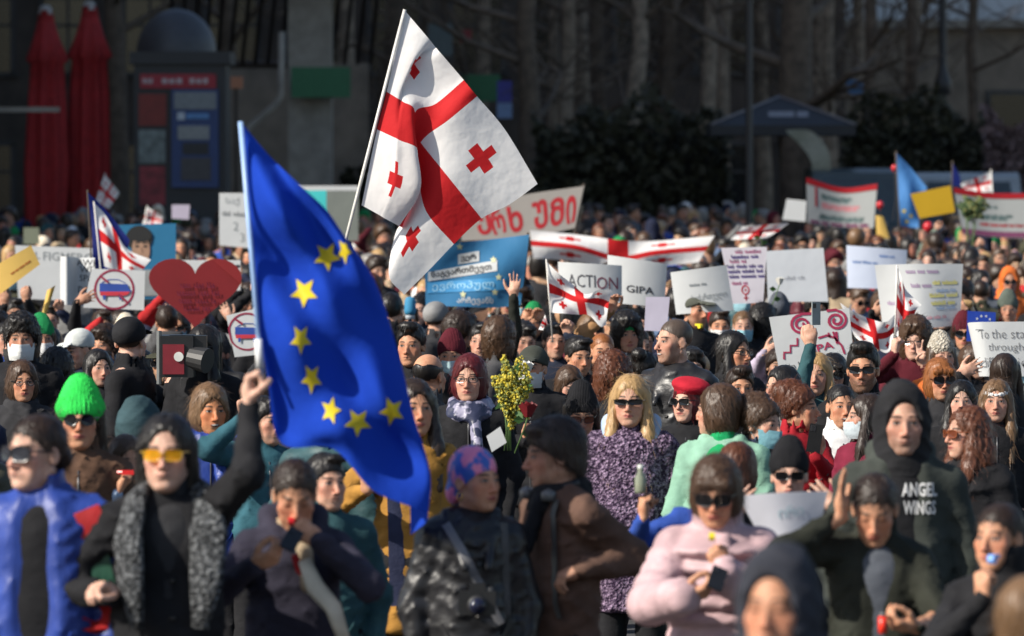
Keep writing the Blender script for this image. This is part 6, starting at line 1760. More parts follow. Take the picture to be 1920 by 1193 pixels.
P(150, 785, 128, 2, 'smiling person in a neon green beanie and round sunglasses with long brown hair', 'f', ('longback', 'dark brown'), 'warm', ('jacket', 'brown'), ('peaked', 'neon'), ('round', 'black'), kb=1.2, group=G1)
P(553, 928, 142, 6, 'person bowed over a phone blowing a red whistle, in a dark navy hooded jacket', 'f', ('pulled', 'dark brown'), 'warm', ('hoodie', (.028, .026, .042)), by=4, hp=24, kb=3, kw=.8, group=G1, lids=1, scarf=('beige', .75),
  R=(513, 1045, 'hold', -.36, (.75, -.3, .35), (.2, .5, 1)), L=(563, 990, 'pinch', -.22, (-.75, .1, .55), (0, .6, -.3)))
whistle('red whistle in the mouth of the person bowed over a phone', 546, 977, dl(-.12), (.6, .015, .02), 5, 1.3)
phone('dark phone held low by the person in the navy hooded jacket', 547, 1012, dl(-.37), .5, lying=-.9).scale = (.8, .8, .8)
t = thing('bag_strap', 'white and red bag strap hanging from the navy jacket', 'strap', tuple(atr(575, 1060, dl(-.2))))
b = MB(); o0 = atr(575, 1060, dl(-.2)); b.tube([atr(552, 1040, dl(-.2)) - o0, atr(562, 1070, dl(-.2)) - o0, atr(585, 1085, dl(-.2)) - o0], [.018, .02, .016], 8, sq=.4); b.build('red_strap', cloth('red', CC['red'], 'wool'), t, True)
b = MB(); b.tube([atr(570, 1050, dl(-.2)) - o0, atr(590, 1100, dl(-.2)) - o0, atr(625, 1140, dl(-.2)) - o0, atr(645, 1200, dl(-.2)) - o0], [.03, .045, .04, .03], 8, sq=.4); b.build('white_strap', cloth('cream', CC['cream'], 'wool'), t, True)
P(893, 900, 132, 44, 'person with a shiny blue and pink headscarf and gold earring in a black leather jacket', 'f', None, 'warm', ('leather', 'black'), ('wrap', (.05, .12, .45), 'print', (.75, .22, .38, 1)), by=8, kb=3, kw=.9, group=G1, lipc=(.5, .05, .06),
  parts=lambda t, p: (earring(t, p, -1), strap(t, p, (-.11, 1.44), (.1, 1.05), plain('strap_grey', (.16, .16, .17), .5), .017), strap(t, p, (.12, 1.44), (.13, 1.08), plain('strap_black', (.05, .05, .05), .5), .014)))
def camera(label, px, py, d, s=1.0):
    t = thing('camera', label, 'camera', tuple(atr(px, py, d)), s=s)
    b = MB(); b.box((0, 0, 0), (.14, .06, .09)); b.box((0, .005, .055), (.06, .05, .035)); b.build('body', BLACK, t)
    b = MB(); b.tube([(0, -.03, -.005), (0, -.11, -.005)], .036, 18); b.build('lens_barrel', plain('black_rubber', (.02, .02, .021), .5), t, True)
    b = MB(); b.tube([(0, -.108, -.005), (0, -.114, -.005)], .03, 18); b.build('front_glass', plain('lens_glass', (.01, .012, .03), .04), t, True)
    b = MB(); b.lathe((.045, 0, .045), [(0, .012), (.014, .012), (.014, 0)], 12); b.build('dial', plain('grey_plastic', (.12, .12, .12), .3), t)
camera('black camera hanging before the leather jacket', 895, 1130, dl(-.3))
P(1036, 852, 138, -78, 'person in profile with bushy black hair in a brown coat with headphones round the neck', 'm', ('shaggy', 'dark brown'), 'tan', ('coat', (.11, .062, .045)), by=-62, copt=dict(t=.034), kb=3, kw=.95, group=G1, scarf=('black', 1.0), shirt='black', open_=.2, hp=6,
  L=(1055, 1080, 'hold', -.22, (-.8, -.1, -.3), (0, .2, -1), (.2, .5, -1)), parts=lambda t, p: (headphones(t, p), strap(t, p, (.12, 1.44), (.16, 1.0), plain('strap_black', (.05, .05, .05), .5), .022)))
P(1342, 922, 142, -8, 'person in a pale pink padded jacket and dark sunglasses blowing a yellow whistle', 'f', ('fringe', 'brown'), 'warm', ('puffer', 'pink'), eyes=('big', 'black'), by=-4, hp=14, kb=3, kw=.95, group=G1, scarf=('pink', .8), shirt='dark grey',
  L=(1345, 1035, 'fist', -.30, (-.25, -.1, .9), (-.3, .9, 0)), R=(1322, 1110, 'hold', -.38, (.8, -.2, .2), (0, .6, 1)))
whistle('yellow whistle held before the pink padded jacket', 1335, 1006, dl(-.34), (.75, .6, .03), 0, 1.3)
phone('dark phone held low before the pink padded jacket', 1345, 1085, dl(-.42), .4, lying=-.9).scale = (.8, .8, .8)
P(1455, 1140, 212, -18, 'blurred person in a dark hood close to the camera with face in shade', 'm', None, 'warm', ('hoodie', (.03, .032, .042)), ('hood', (.03, .032, .042)), kb=3, kw=.7, group=G1, lids=1)
P(1640, 955, 142, -6, 'person looking down with hand at the ear, black jacket over grey shirt', 'f', ('pulled', 'dark brown'), 'warm', ('jacket', (.022, .024, .018)), by=2, hp=26, kb=3, kw=.95, group=G1, lids=1, shirt='slate', open_=.45,
  R=(1577, 925, 'open', -.06, 'up', (1, -.2, 0), (-.9, -.4, -.4)), L=(1680, 1172, 'hold', -.4, (-.7, -.3, .1), (0, .4, 1)))
t = thing('lighter', 'small bright red object in the hand over the grey shirt', 'object', tuple(atr(1655, 1172, dl(-.43))))
b = MB(); b.tube([(0, 0, -.03), (0, 0, .03)], .016, 10); b.build('case', plain('bright_red', (.8, .04, .02), .3), t, True); b = MB(); b.tube([(0, 0, .03), (0, 0, .042)], .012, 10); b.build('cap', plain('grey_plastic', (.12, .12, .12), .3), t, True)
P(1692, 792, 148, 3, 'stern person in a raised black hood, grey-green jacket and black top with white lettering', 'm', None, 'fair', ('parka', (.042, .048, .042)), ('hood', (.016, .016, .018)), kb=1.7, kw=1.0, group=G1, beard=.45, shirt=('black', .05), open_=.45, wide=1.0, v=dict(jaw=.002),
  parts=lambda t, p: (decal(t, 'ANGEL', .055, 1.365, .05, plain('print_white', (.5, .5, .5), .8), -.15, .13), decal(t, 'WINGS', .055, 1.30, .05, plain('print_white', (.5, .5, .5), .8), -.155, .12)))
P(1872, 1008, 142, -34, 'person with dark pulled-back hair and dark jacket blowing a pale blue whistle', 'f', ('pulled', 'dark brown'), 'warm', ('jacket', 'black'), by=-12, kb=3, kw=.8, group=G1, R=(1843, 1080, 'pinch', -.2, (-.0, .1, .95), (.6, .5, .0)), copt=dict(collar='high'))
whistle('pale blue whistle in the mouth of the person in the dark jacket', 1856, 1048, dl(-.16), (.2, .38, .8), -30, 1.5)
P(1938, 1165, 185, 150, 'blurred person with loose light brown hair at the lower corner, face turned away', 'f', ('long', 'light brown'), 'warm', ('jacket', 'charcoal'), kb=3, group=G1)
P(1480, 890, 118, -2, 'person in a black beanie and sunglasses behind a grey-white sheet', 'f', None, 'pale', ('jacket', 'black'), ('beanie', 'black'), ('rect', 'black'), kb=.6, group=G1, R=(1392, 944, 'open', -.45, (.7, 0, .5), 'back'), L=(1546, 935, 'open', -.45, (-.7, 0, .5), 'back'))
P(778, 765, 118, 16, 'person in an ochre padded coat half hidden by the large blue flag', 'f', ('long', 'dark brown'), 'warm', ('coat', 'ochre'), by=10, kb=3.2, kw=.7, group=G1, copt=dict(hem=.62, collar='stand', fold=.014), R=(690, 880, 'hold', -.3, 'up', (.3, -1, 0)),
  parts=lambda t, p: strap(t, p, (-.10, 1.40), (-.09, .75), cloth('navyband', (.03, .035, .07), 'wool'), .035, 10, 'hanging_strap'))
P(265, 805, 112, 165, 'person seen from behind in a dark teal hood beside the neon beanie', 'm', None, 'fair', ('hoodie', 'teal'), ('hood', (.03, .06, .07)), kb=.5, kw=.5, group=G1)
P(238, 868, 112, 20, 'person with long brown hair and pale blue sleeve raising a red thing to the mouth', 'f', ('long', 'brown'), 'warm', ('jacket', 'sky'), kb=.8, group=G1, R=(231, 893, 'fist', -.25, (.3, 0, .8), (1, .3, 0)))
t = thing('whistle', 'red whistle by the long brown hair behind the black coat', 'whistle', tuple(atr(240, 886, dl(-.3))), 0, 1.0)
b = MB(); b.box((0, 0, 0), (.05, .02, .02)); b.build('barrel', plain('whistle_red', (.6, .02, .02), .3), t); b = MB(); b.tube([(-.02, 0, 0), (-.045, .01, 0)], .008, 8); b.build('mouthpiece', plain('whistle_red', (.6, .02, .02), .3), t)
# rows behind
G2 = 'marchers in the middle of the crowd'
P(612, 905, 118, 30, 'person in dark teal clothes partly hidden below the large blue flag', 'm', ('short', 'black'), 'fair', ('jacket', 'teal'), kb=.5, group=G2)
P(42, 716, 86, 14, 'person with brown bob and round dark glasses smiling faintly', 'f', ('bob', 'brown'), 'warm', ('jacket', 'charcoal'), None, ('roundclear', 'clear'), group=G2, scarf=('charcoal', 1.0))
P(40, 636, 92, 2, 'person with black curly hair and white face mask', 'm', ('curly', 'black'), 'tan', ('jacket', 'black'), mask=(.72, .73, .72), group=G2)
P(146, 655, 78, -48, 'person in a pale grey baseball cap turned to the side', 'm', ('short', 'dark brown'), 'fair', ('jacket', 'navy'), ('cap', (.5, .52, .5)), group=G2, hp=12)
P(108, 700, 80, 170, 'dark-haired person seen from behind next to the brown bob', 'm', ('bigcurly', 'black'), 'fair', ('jacket', 'black'), group=G2)
P(185, 690, 78, 25, 'person with dark hair peering out above the neon green beanie', 'f', ('long', 'black'), 'fair', ('jacket', 'black'), group=G2)
P(245, 640, 100, 158, 'camera operator in a black cap and black jacket seen from behind', 'm', ('crop', 'black'), 'pale', ('jacket', 'black'), ('cap', 'black'), group=G2, kb=1.1, kw=.6, L=(325, 705, 'hold', -.05, (.2, .4, .8), 'left'))
P(380, 652, 94, -26, 'person with long straight black hair and fringe wearing sunglasses', 'f', ('longfringe', 'black'), 'tan', ('jacket', 'black'), None, ('rect', 'black'), group=G2, kb=1.0, kw=.55)
t = thing('video_camera', 'black shoulder video camera with red side and round white dial', 'video camera', tuple(atr(333, 668, dl(-.35))))
k = dl(-.35) / F
b = MB(); b.box((0, .06, 0), (62 * k, .3, 78 * k)); b.box((20 * k, .0, 26 * k), (70 * k, .12, 26 * k)); b.build('body', BLACK, t)
b = MB(); b.box((-6 * k, -.095, -5 * k), (40 * k, .012, 56 * k)); b.build('side_panel', plain('panel_wine', (.16, .012, .02), .4), t)
b = MB(); b.tube([(4 * k, -.1, 0), (4 * k, -.112, 0)], 9 * k, 18); b.build('dial', plain('dial_white', (.62, .62, .58), .4), t)
b = MB(); b.tube([(28 * k, -.05, -2 * k), (58 * k, -.1, -8 * k)], [22 * k, 24 * k], 16); b.build('lens_hood', plain('black_rubber', (.02, .02, .021), .5), t)
b = MB(); b.tube([(-34 * k, -.03, 48 * k), (-34 * k, -.03, -52 * k)], 5 * k, 8); b.build('handle', plain('grey_plastic2', (.14, .15, .15), .5), t)
P(394, 768, 104, 20, 'smiling person with light brown hair and face coloured as warm lit over a blue scarf', 'f', ('bob', 'light brown'), (.55, .25, .12), ('jacket', 'royal', 'satin'), group=G2, scarf=('royal', 1.0, 'satin'), kb=1.5, hp=4, smile=1)  # orange light on the face is put into the skin colour
P(500, 790, 100, 40, 'person in teal raising a fist with a black wristband by the blue flag pole', 'm', ('short', 'black'), 'fair', ('jacket', (.03, .10, .13)), group=G2, kb=.5, R=(458, 752, 'fist', -.3, 'up', 'cam'))
P(770, 648, 88, -14, 'young person with short black hair and serious look behind the bald head', 'm', ('quiff', 'black'), 'warm', ('jacket', 'black'), group=G2)
P(806, 705, 96, 150, 'balding person in a dark grey jacket seen from behind', 'm', ('bald', 'black'), 'warm', ('jacket', (.045, .045, .048)), group=G2, kb=1.4, kw=.6)
P(846, 668, 84, -6, 'person in a dark red cap with pale blue mask worn under the nose', 'f', ('short', 'dark brown'), 'warm', ('jacket', 'navy'), ('beanie', 'burgundy'), mask=(.5, .68, .7), group=G2)
P(880, 710, 98, -8, 'person with dark red hair and black-rimmed glasses in a blue patterned scarf', 'f', ('bob', 'dark red'), 'fair', ('jacket', 'black'), None, ('clear', 'clear'), group=G2, kb=1.2, scarf=((.03, .035, .07), 1.1, 'print', (.25, .24, .33, 1)))
P(938, 640, 78, 150, 'person with tousled dark brown hair seen from behind', 'f', ('bigcurly', 'brown'), 'fair', ('jacket', 'dark grey'), group=G2)
P(866, 624, 76, 118, 'dark-haired person facing away with one ear showing', 'm', ('curly', 'dark brown'), 'fair', ('jacket', 'black'), group=G2)
P(820, 600, 72, 150, 'person in a rounded grey cap seen from behind', 'm', ('short', 'dark brown'), 'fair', ('jacket', 'charcoal'), ('cap', 'grey'), group=G2)
P(735, 582, 72, 160, 'dark-haired person seen from behind beside a blue microphone', 'm', ('short', 'black'), 'fair', ('jacket', 'black'), group=G2)
P(902, 640, 74, -10, 'person in a black coat raising a straight arm with open hand before the blue banner', 'm', ('short', 'black'), 'fair', ('jacket', (.025, .027, .022)), group=G2, L=(966, 530, 'open', -.2, (.1, 0, 1), (-.3, -1, 0)), kb=.4)
KEEP.append((880, 520, 985, 640, 28))
P(998, 690, 86, -20, 'person in a dark camouflage cap and white mask behind the yellow bouquet', 'm', ('short', 'black'), 'warm', ('jacket', 'black'), ('cap', (.05, .055, .045)), mask=(.66, .66, .64), group=G2, kb=.9, R=(985, 800, 'fist', -.35, 'up', 'right'))
P(985, 636, 70, 10, 'dark-haired person bowed behind the green stalks', 'm', ('short', 'black'), 'fair', ('jacket', 'black'), group=G2, hp=20)
P(1085, 668, 80, 24, 'person with short black hair looking down to the side', 'm', ('short', 'black'), 'warm', ('jacket', 'black'), group=G2, hp=8, L=None)
P(1130, 660, 80, 8, 'balding person with thin reddish hair', 'm', ('buzz', 'ginger'), 'warm', ('jacket', 'black'), group=G2)
P(1108, 618, 68, 18, 'person with light brown hair and sunglasses under the hand-held flag', 'f', ('long', 'light brown'), 'warm', ('jacket', 'burgundy'), None, ('rect', 'black'), group=G2)
P(1176, 628, 76, 12, 'person in a green beanie and striped scarf raising a mustard sleeve', 'f', ('bigcurly', 'black'), 'tan', ('jacket', 'camel'), ('beanie', 'green'), group=G2, R=(1150, 560, 'hold', -.2, (.15, 0, 1), (.4, -1, 0)), scarf=((.03, .03, .03), 1.0, 'print', (.5, .5, .5, 1)))
P(1040, 640, 74, 10, 'person in navy raising a fist on the white flag stick', 'm', ('short', 'black'), 'fair', ('jacket', (.02, .026, .045)), group=G2, L=(1068, 605, 'fist', -.25, (.2, 0, 1), (-.4, -1, 0)), keep=False)
P(1150, 712, 90, 170, 'person with a big mop of brown curls seen from behind', 'f', ('bigcurly', 'auburn'), 'fair', ('jacket', 'black'), group=G2)
P(1212, 695, 80, 150, 'dark-haired person facing away beneath the shaved head', 'f', ('bun', 'black'), 'fair', ('jacket', 'black'), group=G2)
P(1090, 775, 96, 4, 'person in a black knitted beanie looking down through rust-tinted sunglasses', 'f', ('longback', 'black'), 'warm', ('jacket', 'black'), ('beanie', 'black'), ('rect', 'rust'), group=G2, hp=18, kb=.9)
P(1068, 722, 76, 20, 'pale person with long brown hair bowed behind the black knitted beanie', 'f', ('long', 'brown'), 'pale', ('jacket', 'brown'), group=G2, hp=24)
P(1182, 752, 108, -8, 'person with long straight blond hair and slim black sunglasses in a purple furry coat', 'f', ('long', 'blond'), 'fair', ('fur', 'purple', 'fur', (.36, .26, .38, 1)), None, ('slim', 'black'), group=G2, kb=3.3, kw=.75, by=-4, lipc=(.42, .12, .12),
  parts=lambda t, p: link('hood', (lambda f: (f.cone((-.09, .05, 1.47), (.09, .05, 1.47), .045, .045, .02), f.cone((-.1, .04, 1.5), (-.1, -.04, 1.42), .045, .04, .02), f.cone((.1, .04, 1.5), (.1, -.04, 1.42), .045, .04, .02), mesh_np('hood', *f.mesh()))[-1])(Field(axis(-.2, .2, .014), axis(-.15, .15, .014), axis(1.3, 1.6, .014))), cloth('sky', CC['sky'], 'wool'), t))
P(1262, 640, 100, -58, 'shaved-headed person in black laughing with the face turned sideways', 'm', ('buzz', 'stubble'), 'fair', ('leather', 'black'), group=G2, beard=.4, smile=1, kb=1.1, kw=.55, v=dict(nose=.004, jaw=.002), by=-30)
P(1302, 582, 76, 42, 'person in a khaki baseball cap looking sideways with a yellow whistle', 'm', ('short', 'dark brown'), 'warm', ('jacket', 'black'), ('cap', (.10, .105, .085)), group=G2, beard=.5)
whistle('yellow whistle under the khaki baseball cap', 1316, 611, dl(-.16), (.75, .6, .03), 40, 1.6)
P(1350, 612, 68, 4, 'person with short dark hair and a white mask under the chin', 'm', ('short', 'dark brown'), 'warm', ('jacket', 'black'), mask=(.7, .7, .7), group=G2)
P(1393, 612, 66, 2, 'person with pulled-back hair and light blue face mask', 'f', ('pulled', 'light brown'), 'fair', ('jacket', 'black'), mask=(.28, .52, .6), group=G2)
P(1378, 660, 86, 48, 'person with straight black hair and dark glasses turned sideways', 'f', ('long', 'black'), 'warm', ('jacket', 'black'), None, ('clear', 'clear'), group=G2, kb=.8)
P(1290, 752, 90, -34, 'person in a red beret and dark sunglasses behind the mint coat', 'f', ('bob', 'dark red'), 'pale', ('jacket', 'black'), ('beret', (.42, .015, .03)), ('rect', 'black'), group=G2)
P(1345, 770, 106, -112, 'person with short brown hair turned away in a mint green coat over a green top', 'm', ('bob', 'brown'), 'fair', ('coat', 'mint'), group=G2, kb=2.0, kw=.75, by=-20, shirt=((.01, .30, .10), .02), open_=.3)
MINT = LASTD
P(1388, 728, 84, 10, 'person with dark swept hair and flushed face behind the mint coat', 'm', ('quiff', 'dark brown'), 'warm', ('jacket', 'black'), group=G2)
P(1430, 795, 102, 52, 'person in profile with pinned-up brown hair and light blue mask', 'f', ('updo', 'brown'), 'fair', ('jacket', 'navy'), mask=(.22, .45, .52), group=G2, hp=4)
P(1385, 880, 108, 160, 'person with auburn hair seen from behind next to the pink jacket', 'f', ('bob', 'auburn'), 'fair', ('jacket', (.2, .05, .02)), group=G2, kb=.4)
P(1500, 765, 94, 75, 'person with curly tied-up brown hair and red jacket lifting a black phone', 'f', ('updo', 'auburn'), 'warm', ('jacket', (.30, .012, .02)), group=G2, kb=1.0, L=(1530, 828, 'phone', -.3, 'up', 'back'))
phone('black phone held up by the person in the red jacket', 1528, 822, dl(-.32), .15)
P(1578, 762, 92, 12, 'smiling person with dark tied-back hair beside long straight hair', 'f', ('pulled', 'black'), 'warm', ('jacket', 'white'), group=G2, smile=1)
P(1622, 782, 94, -82, 'person in profile with long straight dark hair and a pale mask', 'f', ('long', 'dark brown'), 'fair', ('jacket', 'wine'), mask=(.55, .62, .66), group=G2, kb=.9)
P(1618, 692, 102, -8, 'person with black swept hair, dark sunglasses and black mask pulled down', 'm', ('quiff', 'black'), 'warm', ('jacket', 'black'), None, ('rect', 'black'), group=G2, kb=.8, kw=.5, beard=.8)
P(1562, 702, 86, -4, 'person with pale blond strands and large dark sunglasses', 'f', ('longfringe', 'black'), 'fair', ('jacket', 'charcoal'), None, ('big', 'black'), group=G2)
P(1530, 702, 88, -8, 'blond person just behind the large dark sunglasses', 'f', ('long', 'blond'), 'fair', ('jacket', 'teal'), group=G2, kb=.4, R=(1520, 622, 'phone', -.2, 'up', 'back', (0, -1, -.3)), glove={-1: .002}, keep=False)
t = phone('grey phone held up by a hand before the column drawing', 1530, 588, dl(-.28), 0, (.22, .25, .26), yaw=.7); t.scale = (.9, .9, .9)
P(1764, 712, 88, 10, 'person with ginger blond fringe and tortoise sunglasses', 'f', ('fringe', 'ginger'), 'warm', ('jacket', 'charcoal'), None, ('big', 'black', (.1, .03, .015)), group=G2)
P(1766, 668, 78, 14, 'person in a fluffy white beanie', 'f', ('long', 'brown'), 'fair', ('jacket', 'orange'), ('beanie', 'cream', 'fur', (.75, .7, .6, 1)), group=G2)
P(1716, 640, 80, -12, 'person with a brown curly mop and glasses making a V sign', 'm', ('bigcurly', 'brown'), 'pale', ('jacket', 'burgundy', 'knit'), None, ('clear', 'clear'), group=G2, kb=.8, L=(1730, 662, 'v', -.3, 'up', 'cam'), R=(1678, 640, 'grip', -.35, 'up', (.8, .3, 0)))
P(1803, 752, 84, -4, 'pale person with dark hair and one raised eyebrow', 'f', ('long', 'black'), 'pale', ('jacket', 'black'), group=G2)
P(1868, 752, 88, -6, 'fair-haired person with a thin white hairband', 'f', ('long', 'light brown'), 'fair', ('jacket', 'black'), ('band', 'white'), group=G2)
P(1812, 812, 108, -64, 'person in profile with long reddish curls and orange-tinted sunglasses', 'f', ('longcurly', 'auburn'), 'fair', ('jacket', 'black'), None, ('rect', 'rust', (.3, .08, .02)), group=G2, kb=1.4, kw=.75)
P(1885, 700, 82, 165, 'dark-haired person under the lettered white board seen from behind', 'f', ('long', 'dark brown'), 'fair', ('jacket', 'black'), group=G2, R=(1822, 692, 'open', -.45, (.7, 0, .3), 'back'), keep=False)
P(1462, 655, 72, 12, 'person holding the column drawing up with one hand', 'f', ('long', 'black'), 'fair', ('jacket', 'lilac'), group=G2, R=(1453, 652, 'open', -.5, (.8, 0, .4), 'back'), L=(1598, 652, 'open', -.45, (-.8, 0, .2), 'back'), keep=False, kb=.4)
P(1462, 588, 66, 160, 'person in a grey knitted hat seen from behind the column drawing', 'm', ('short', 'grey'), 'fair', ('jacket', 'dark grey'), ('beanie', 'slate'), group=G2)
P(1432, 608, 66, 150, 'person with bushy black curls facing away near the white rose', 'm', ('bigcurly', 'black'), 'fair', ('jacket', 'black'), group=G2)
P(1532, 580, 62, 8, 'person with tousled dark hair behind the raised grey phone', 'm', ('curly', 'black'), 'fair', ('jacket', 'black'), group=G2)
P(1890, 580, 62, -4, 'person in a grey-green beanie and bright red jacket', 'm', ('short', 'dark brown'), 'tan', ('jacket', 'red'), ('beanie', (.10, .12, .10)), group=G2)
P(1893, 528, 52, 0, 'person in a bright orange hood and sunglasses', 'f', None, 'tan', ('hoodie', 'orange'), ('hood', 'orange'), ('rect', 'black'), group=G2)
# hands on signs
G3 = 'people holding signs up'
P(28, 590, 66, 5, 'person holding the tilted yellow card up with both hands', 'm', ('short', 'black'), 'tan', ('jacket', 'black'), group=G3, R=(12, 540, 'hold', -.55, 'up', 'back'), L=(42, 528, 'hold', -.55, (-.2, 0, 1), 'back'), keep=False)
P(92, 600, 64, 8, 'person in navy raising a hand with a folded yellow paper', 'm', ('short', 'black'), 'fair', ('jacket', 'navy'), group=G3, L=(112, 565, 'fist', -.3, 'up', 'cam'), keep=False)
P(192, 612, 66, 8, 'person holding the prohibition-ring card beside the pale cap', 'm', ('short', 'dark brown'), 'tan', ('jacket', 'black'), group=G3, R=(163, 552, 'open', -.4, (.8, 0, .3), 'back'), keep=False)
P(370, 596, 64, 0, 'person hidden behind the big red heart, only the hands showing', 'f', ('long', 'dark brown'), 'fair', ('jacket', 'grey'), group=G3, R=(312, 588, 'open', -.32, (.5, 0, .8), 'back'), L=(424, 585, 'open', -.32, (-.5, 0, .8), 'back'), keep=False)
P(1208, 640, 66, 8, 'person holding the small lilac-white paper', 'm', ('short', 'black'), 'fair', ('jacket', 'black'), group=G3, R=(1205, 610, 'hold', -.3, (.5, 0, .8), 'back'), keep=False)
P(1258, 605, 62, 8, 'person holding the faint grey writing card by its lower corner', 'f', ('long', 'brown'), 'fair', ('jacket', 'black'), group=G3, R=(1262, 572, 'hold', -.4, (.4, 0, .9), 'back'), keep=False)
P(1190, 600, 60, -6, 'person clapping raised hands under the GIPA card', 'f', ('long', 'black'), 'fair', ('jacket', 'black'), group=G3, R=(1172, 560, 'open', -.3, 'up', 'right'), L=(1192, 560, 'open', -.3, 'up', 'left'), keep=False)
P(1730, 620, 66, 4, 'person behind the large lettered sheet, hands on both edges', 'm', ('short', 'black'), 'tan', ('jacket', 'black'), group=G3, R=(1632, 552, 'open', -.45, (.8, 0, .3), 'back'), L=(1806, 556, 'open', -.45, (-.8, 0, .3), 'back'), keep=False)
P(1000, 605, 64, -6, 'person in dark clothes with raised clasped hands before the green cap', 'm', ('short', 'black'), 'warm', ('jacket', 'black'), ('beanie', 'green'), group=G3, R=(990, 585, 'hold', -.4, (.4, 0, .9), 'cam'), L=(1010, 585, 'hold', -.4, (-.4, 0, .9), 'cam'), keep=False)
P(1745, 470, 40, 20, 'person in a grey-green jacket raising an arm to the ochre card', 'm', ('short', 'grey'), 'fair', ('jacket', (.14, .18, .15)), group=G3, R=(1762, 414, 'hold', -.2, (.3, 0, 1), 'cam'), keep=False)
P(1296, 370, 30, 0, 'person standing higher at the back with a raised elbow', 'm', ('short', 'black'), 'warm', ('jacket', 'black'), group=G3, keep=False) if False else None
P(648, 660, 84, 10, 'person behind the large blue flag holding the tilted flag pole', 'm', ('short', 'black'), 'fair', ('jacket', 'black'), group=G3, R=(606, 622, 'grip', -.2, 'up', 'right'), keep=False)
t = thing('microphone', 'blue foam microphone held up beside dark hair', 'microphone', tuple(atr(769, 575, 43)))
b = MB(); b.lathe((0, 0, 0), [(0, .075), (.03, .07), (.042, .04), (.045, -.03), (.04, -.06), (0, -.065)], 16); b.build('foam', plain('foam_blue', (.03, .2, .36), .8), t, True)
b = MB(); b.lathe((0, 0, -.065), [(.036, 0), (.036, -.03), (0, -.03)], 14); b.build('band', plain('pale_panel2', (.5, .55, .6), .5), t, True); b = MB(); b.tube([(0, 0, -.09), (0, .03, -.25)], .014, 8); b.build('handle', BLACK, t, True)
P(1338, 908, 116, 4, 'person in blue sleeves hidden behind the pink padded jacket, holding up a small bottle', 'f', ('pulled', 'dark brown'), 'warm', ('jacket', 'blue'), group=G2, R=(1206, 938, 'grip', -.36, 'up', (.8, .2, 0)), keep=False)
t = thing('bottle', 'small clear glass bottle held up before the purple furry coat', 'bottle', tuple(atr(1201, 902, dl(-.36))))
b = MB(); b.lathe((0, 0, -.05), [(0, 0), (.022, 0), (.024, .01), (.024, .065), (.012, .085), (.012, .1)], 14); b.build('glass', plain('glass_olive', (.2, .22, .16), .08), t, True); b = MB(); b.lathe((0, 0, .05), [(.013, 0), (.013, .016), (0, .017)], 12); b.build('cap', plain('cap_pale', (.5, .52, .48), .4), t, True)
P(1225, 880, 104, 8, 'person in a blue sleeve holding up a small glass bottle', 'f', ('short', 'dark brown'), 'warm', ('jacket', 'blue'), group=G2, R=(1203, 935, 'grip', -.36, 'up', (.8, .2, 0)), keep=False) if False else None
P(1268, 850, 104, 12, 'dark-haired person in black between the furry coat and the mint coat', 'f', ('long', 'black'), 'fair', ('jacket', 'black'), group=G2, kb=.4, keep=False, R=(1203, 938, 'grip', -.4, 'up', (.8, .2, 0))) if False else None
# ------------------------------------------------------------------ the rest of the crowd
def make_set(hf, hc, hcoat, hhair, nrib):
    ps = {}
    for g in 'mf':
        for nm, kw in (('down', {}), ('phone', dict(R=dict(w=(-.1, -.28, 1.15), pose='relax'), L=dict(w=(.12, -.26, 1.12), pose='relax'))), ('up', dict(R=dict(w=(-.2, -.2, 1.72), pose='relax', fd=(0, 0, 1)))),
                       ('bow', dict(hp=16)), ('turn', dict(hy=28)), ('turn2', dict(hy=-28, hr=5))):
            ps[g + nm] = Pose(g, **kw)
    bodies = {k: body_mesh(p, None, hf, hc, False) for k, p in ps.items()}
    coats = {}
    for k, p in ps.items():
        kinds = ('jacket', 'hoodie') if k[1:] in ('up', 'phone') else ('jacket', 'puffer', 'coat')
        for kd in kinds: coats[k, kd] = coat_mesh(p, kd, h=hcoat, seed=len(coats), **PRE[kd])
    return ps, bodies, coats
COATC = ['black'] * 7 + ['charcoal', 'navy', 'navy', 'dark grey', 'dark grey', 'olive', 'brown', 'burgundy', 'grey', 'teal', 'camel', 'denim', 'red', 'beige', 'slate', 'blue']
HAIRC = ['black'] * 6 + ['dark brown'] * 6 + ['brown'] * 3 + ['light brown', 'blond', 'grey', 'auburn']
HM = ['short', 'short', 'crop', 'quiff', 'curly', 'shaggy', 'shaggy']; HF = ['long', 'bob', 'bun', 'fringe', 'longback', 'pulled', 'shaggy', 'long', 'bigcurly']
ps, bodies, coats = make_set(.0098, .055, .024, .009, 150)
rc = random.Random(21)
def covers(px, s, top, d):
    for x0, y0, x1, y1, kd in KEEP:
        if kd > d + .05 and px + .62 * s > x0 and px - .62 * s < x1 and top < y1: return True
    return False
cand = []
Y = 24.5
while Y < 99:
    half = (CX + 60) / F * Y
    step = .62 if Y < 50 else .70
    x = -half + rc.uniform(0, step)
    while x < half:
        cand.append((x + rc.uniform(-.16, .16), Y + rc.uniform(-.25, .25))); x += step * rc.uniform(.85, 1.25)
    Y += .66 if Y < 45 else .95 if Y < 65 else 1.4
far = []; nfill = 0
NAME_H = {'short': 'short', 'crop': 'cropped', 'quiff': 'swept-up', 'curly': 'curly', 'shaggy': 'shaggy', 'buzz': 'shaved', 'long': 'long loose', 'bob': 'bobbed', 'bun': 'knotted', 'fringe': 'fringed', 'longback': 'long', 'pulled': 'tied-back', 'bigcurly': 'bushy'}
labels = {}
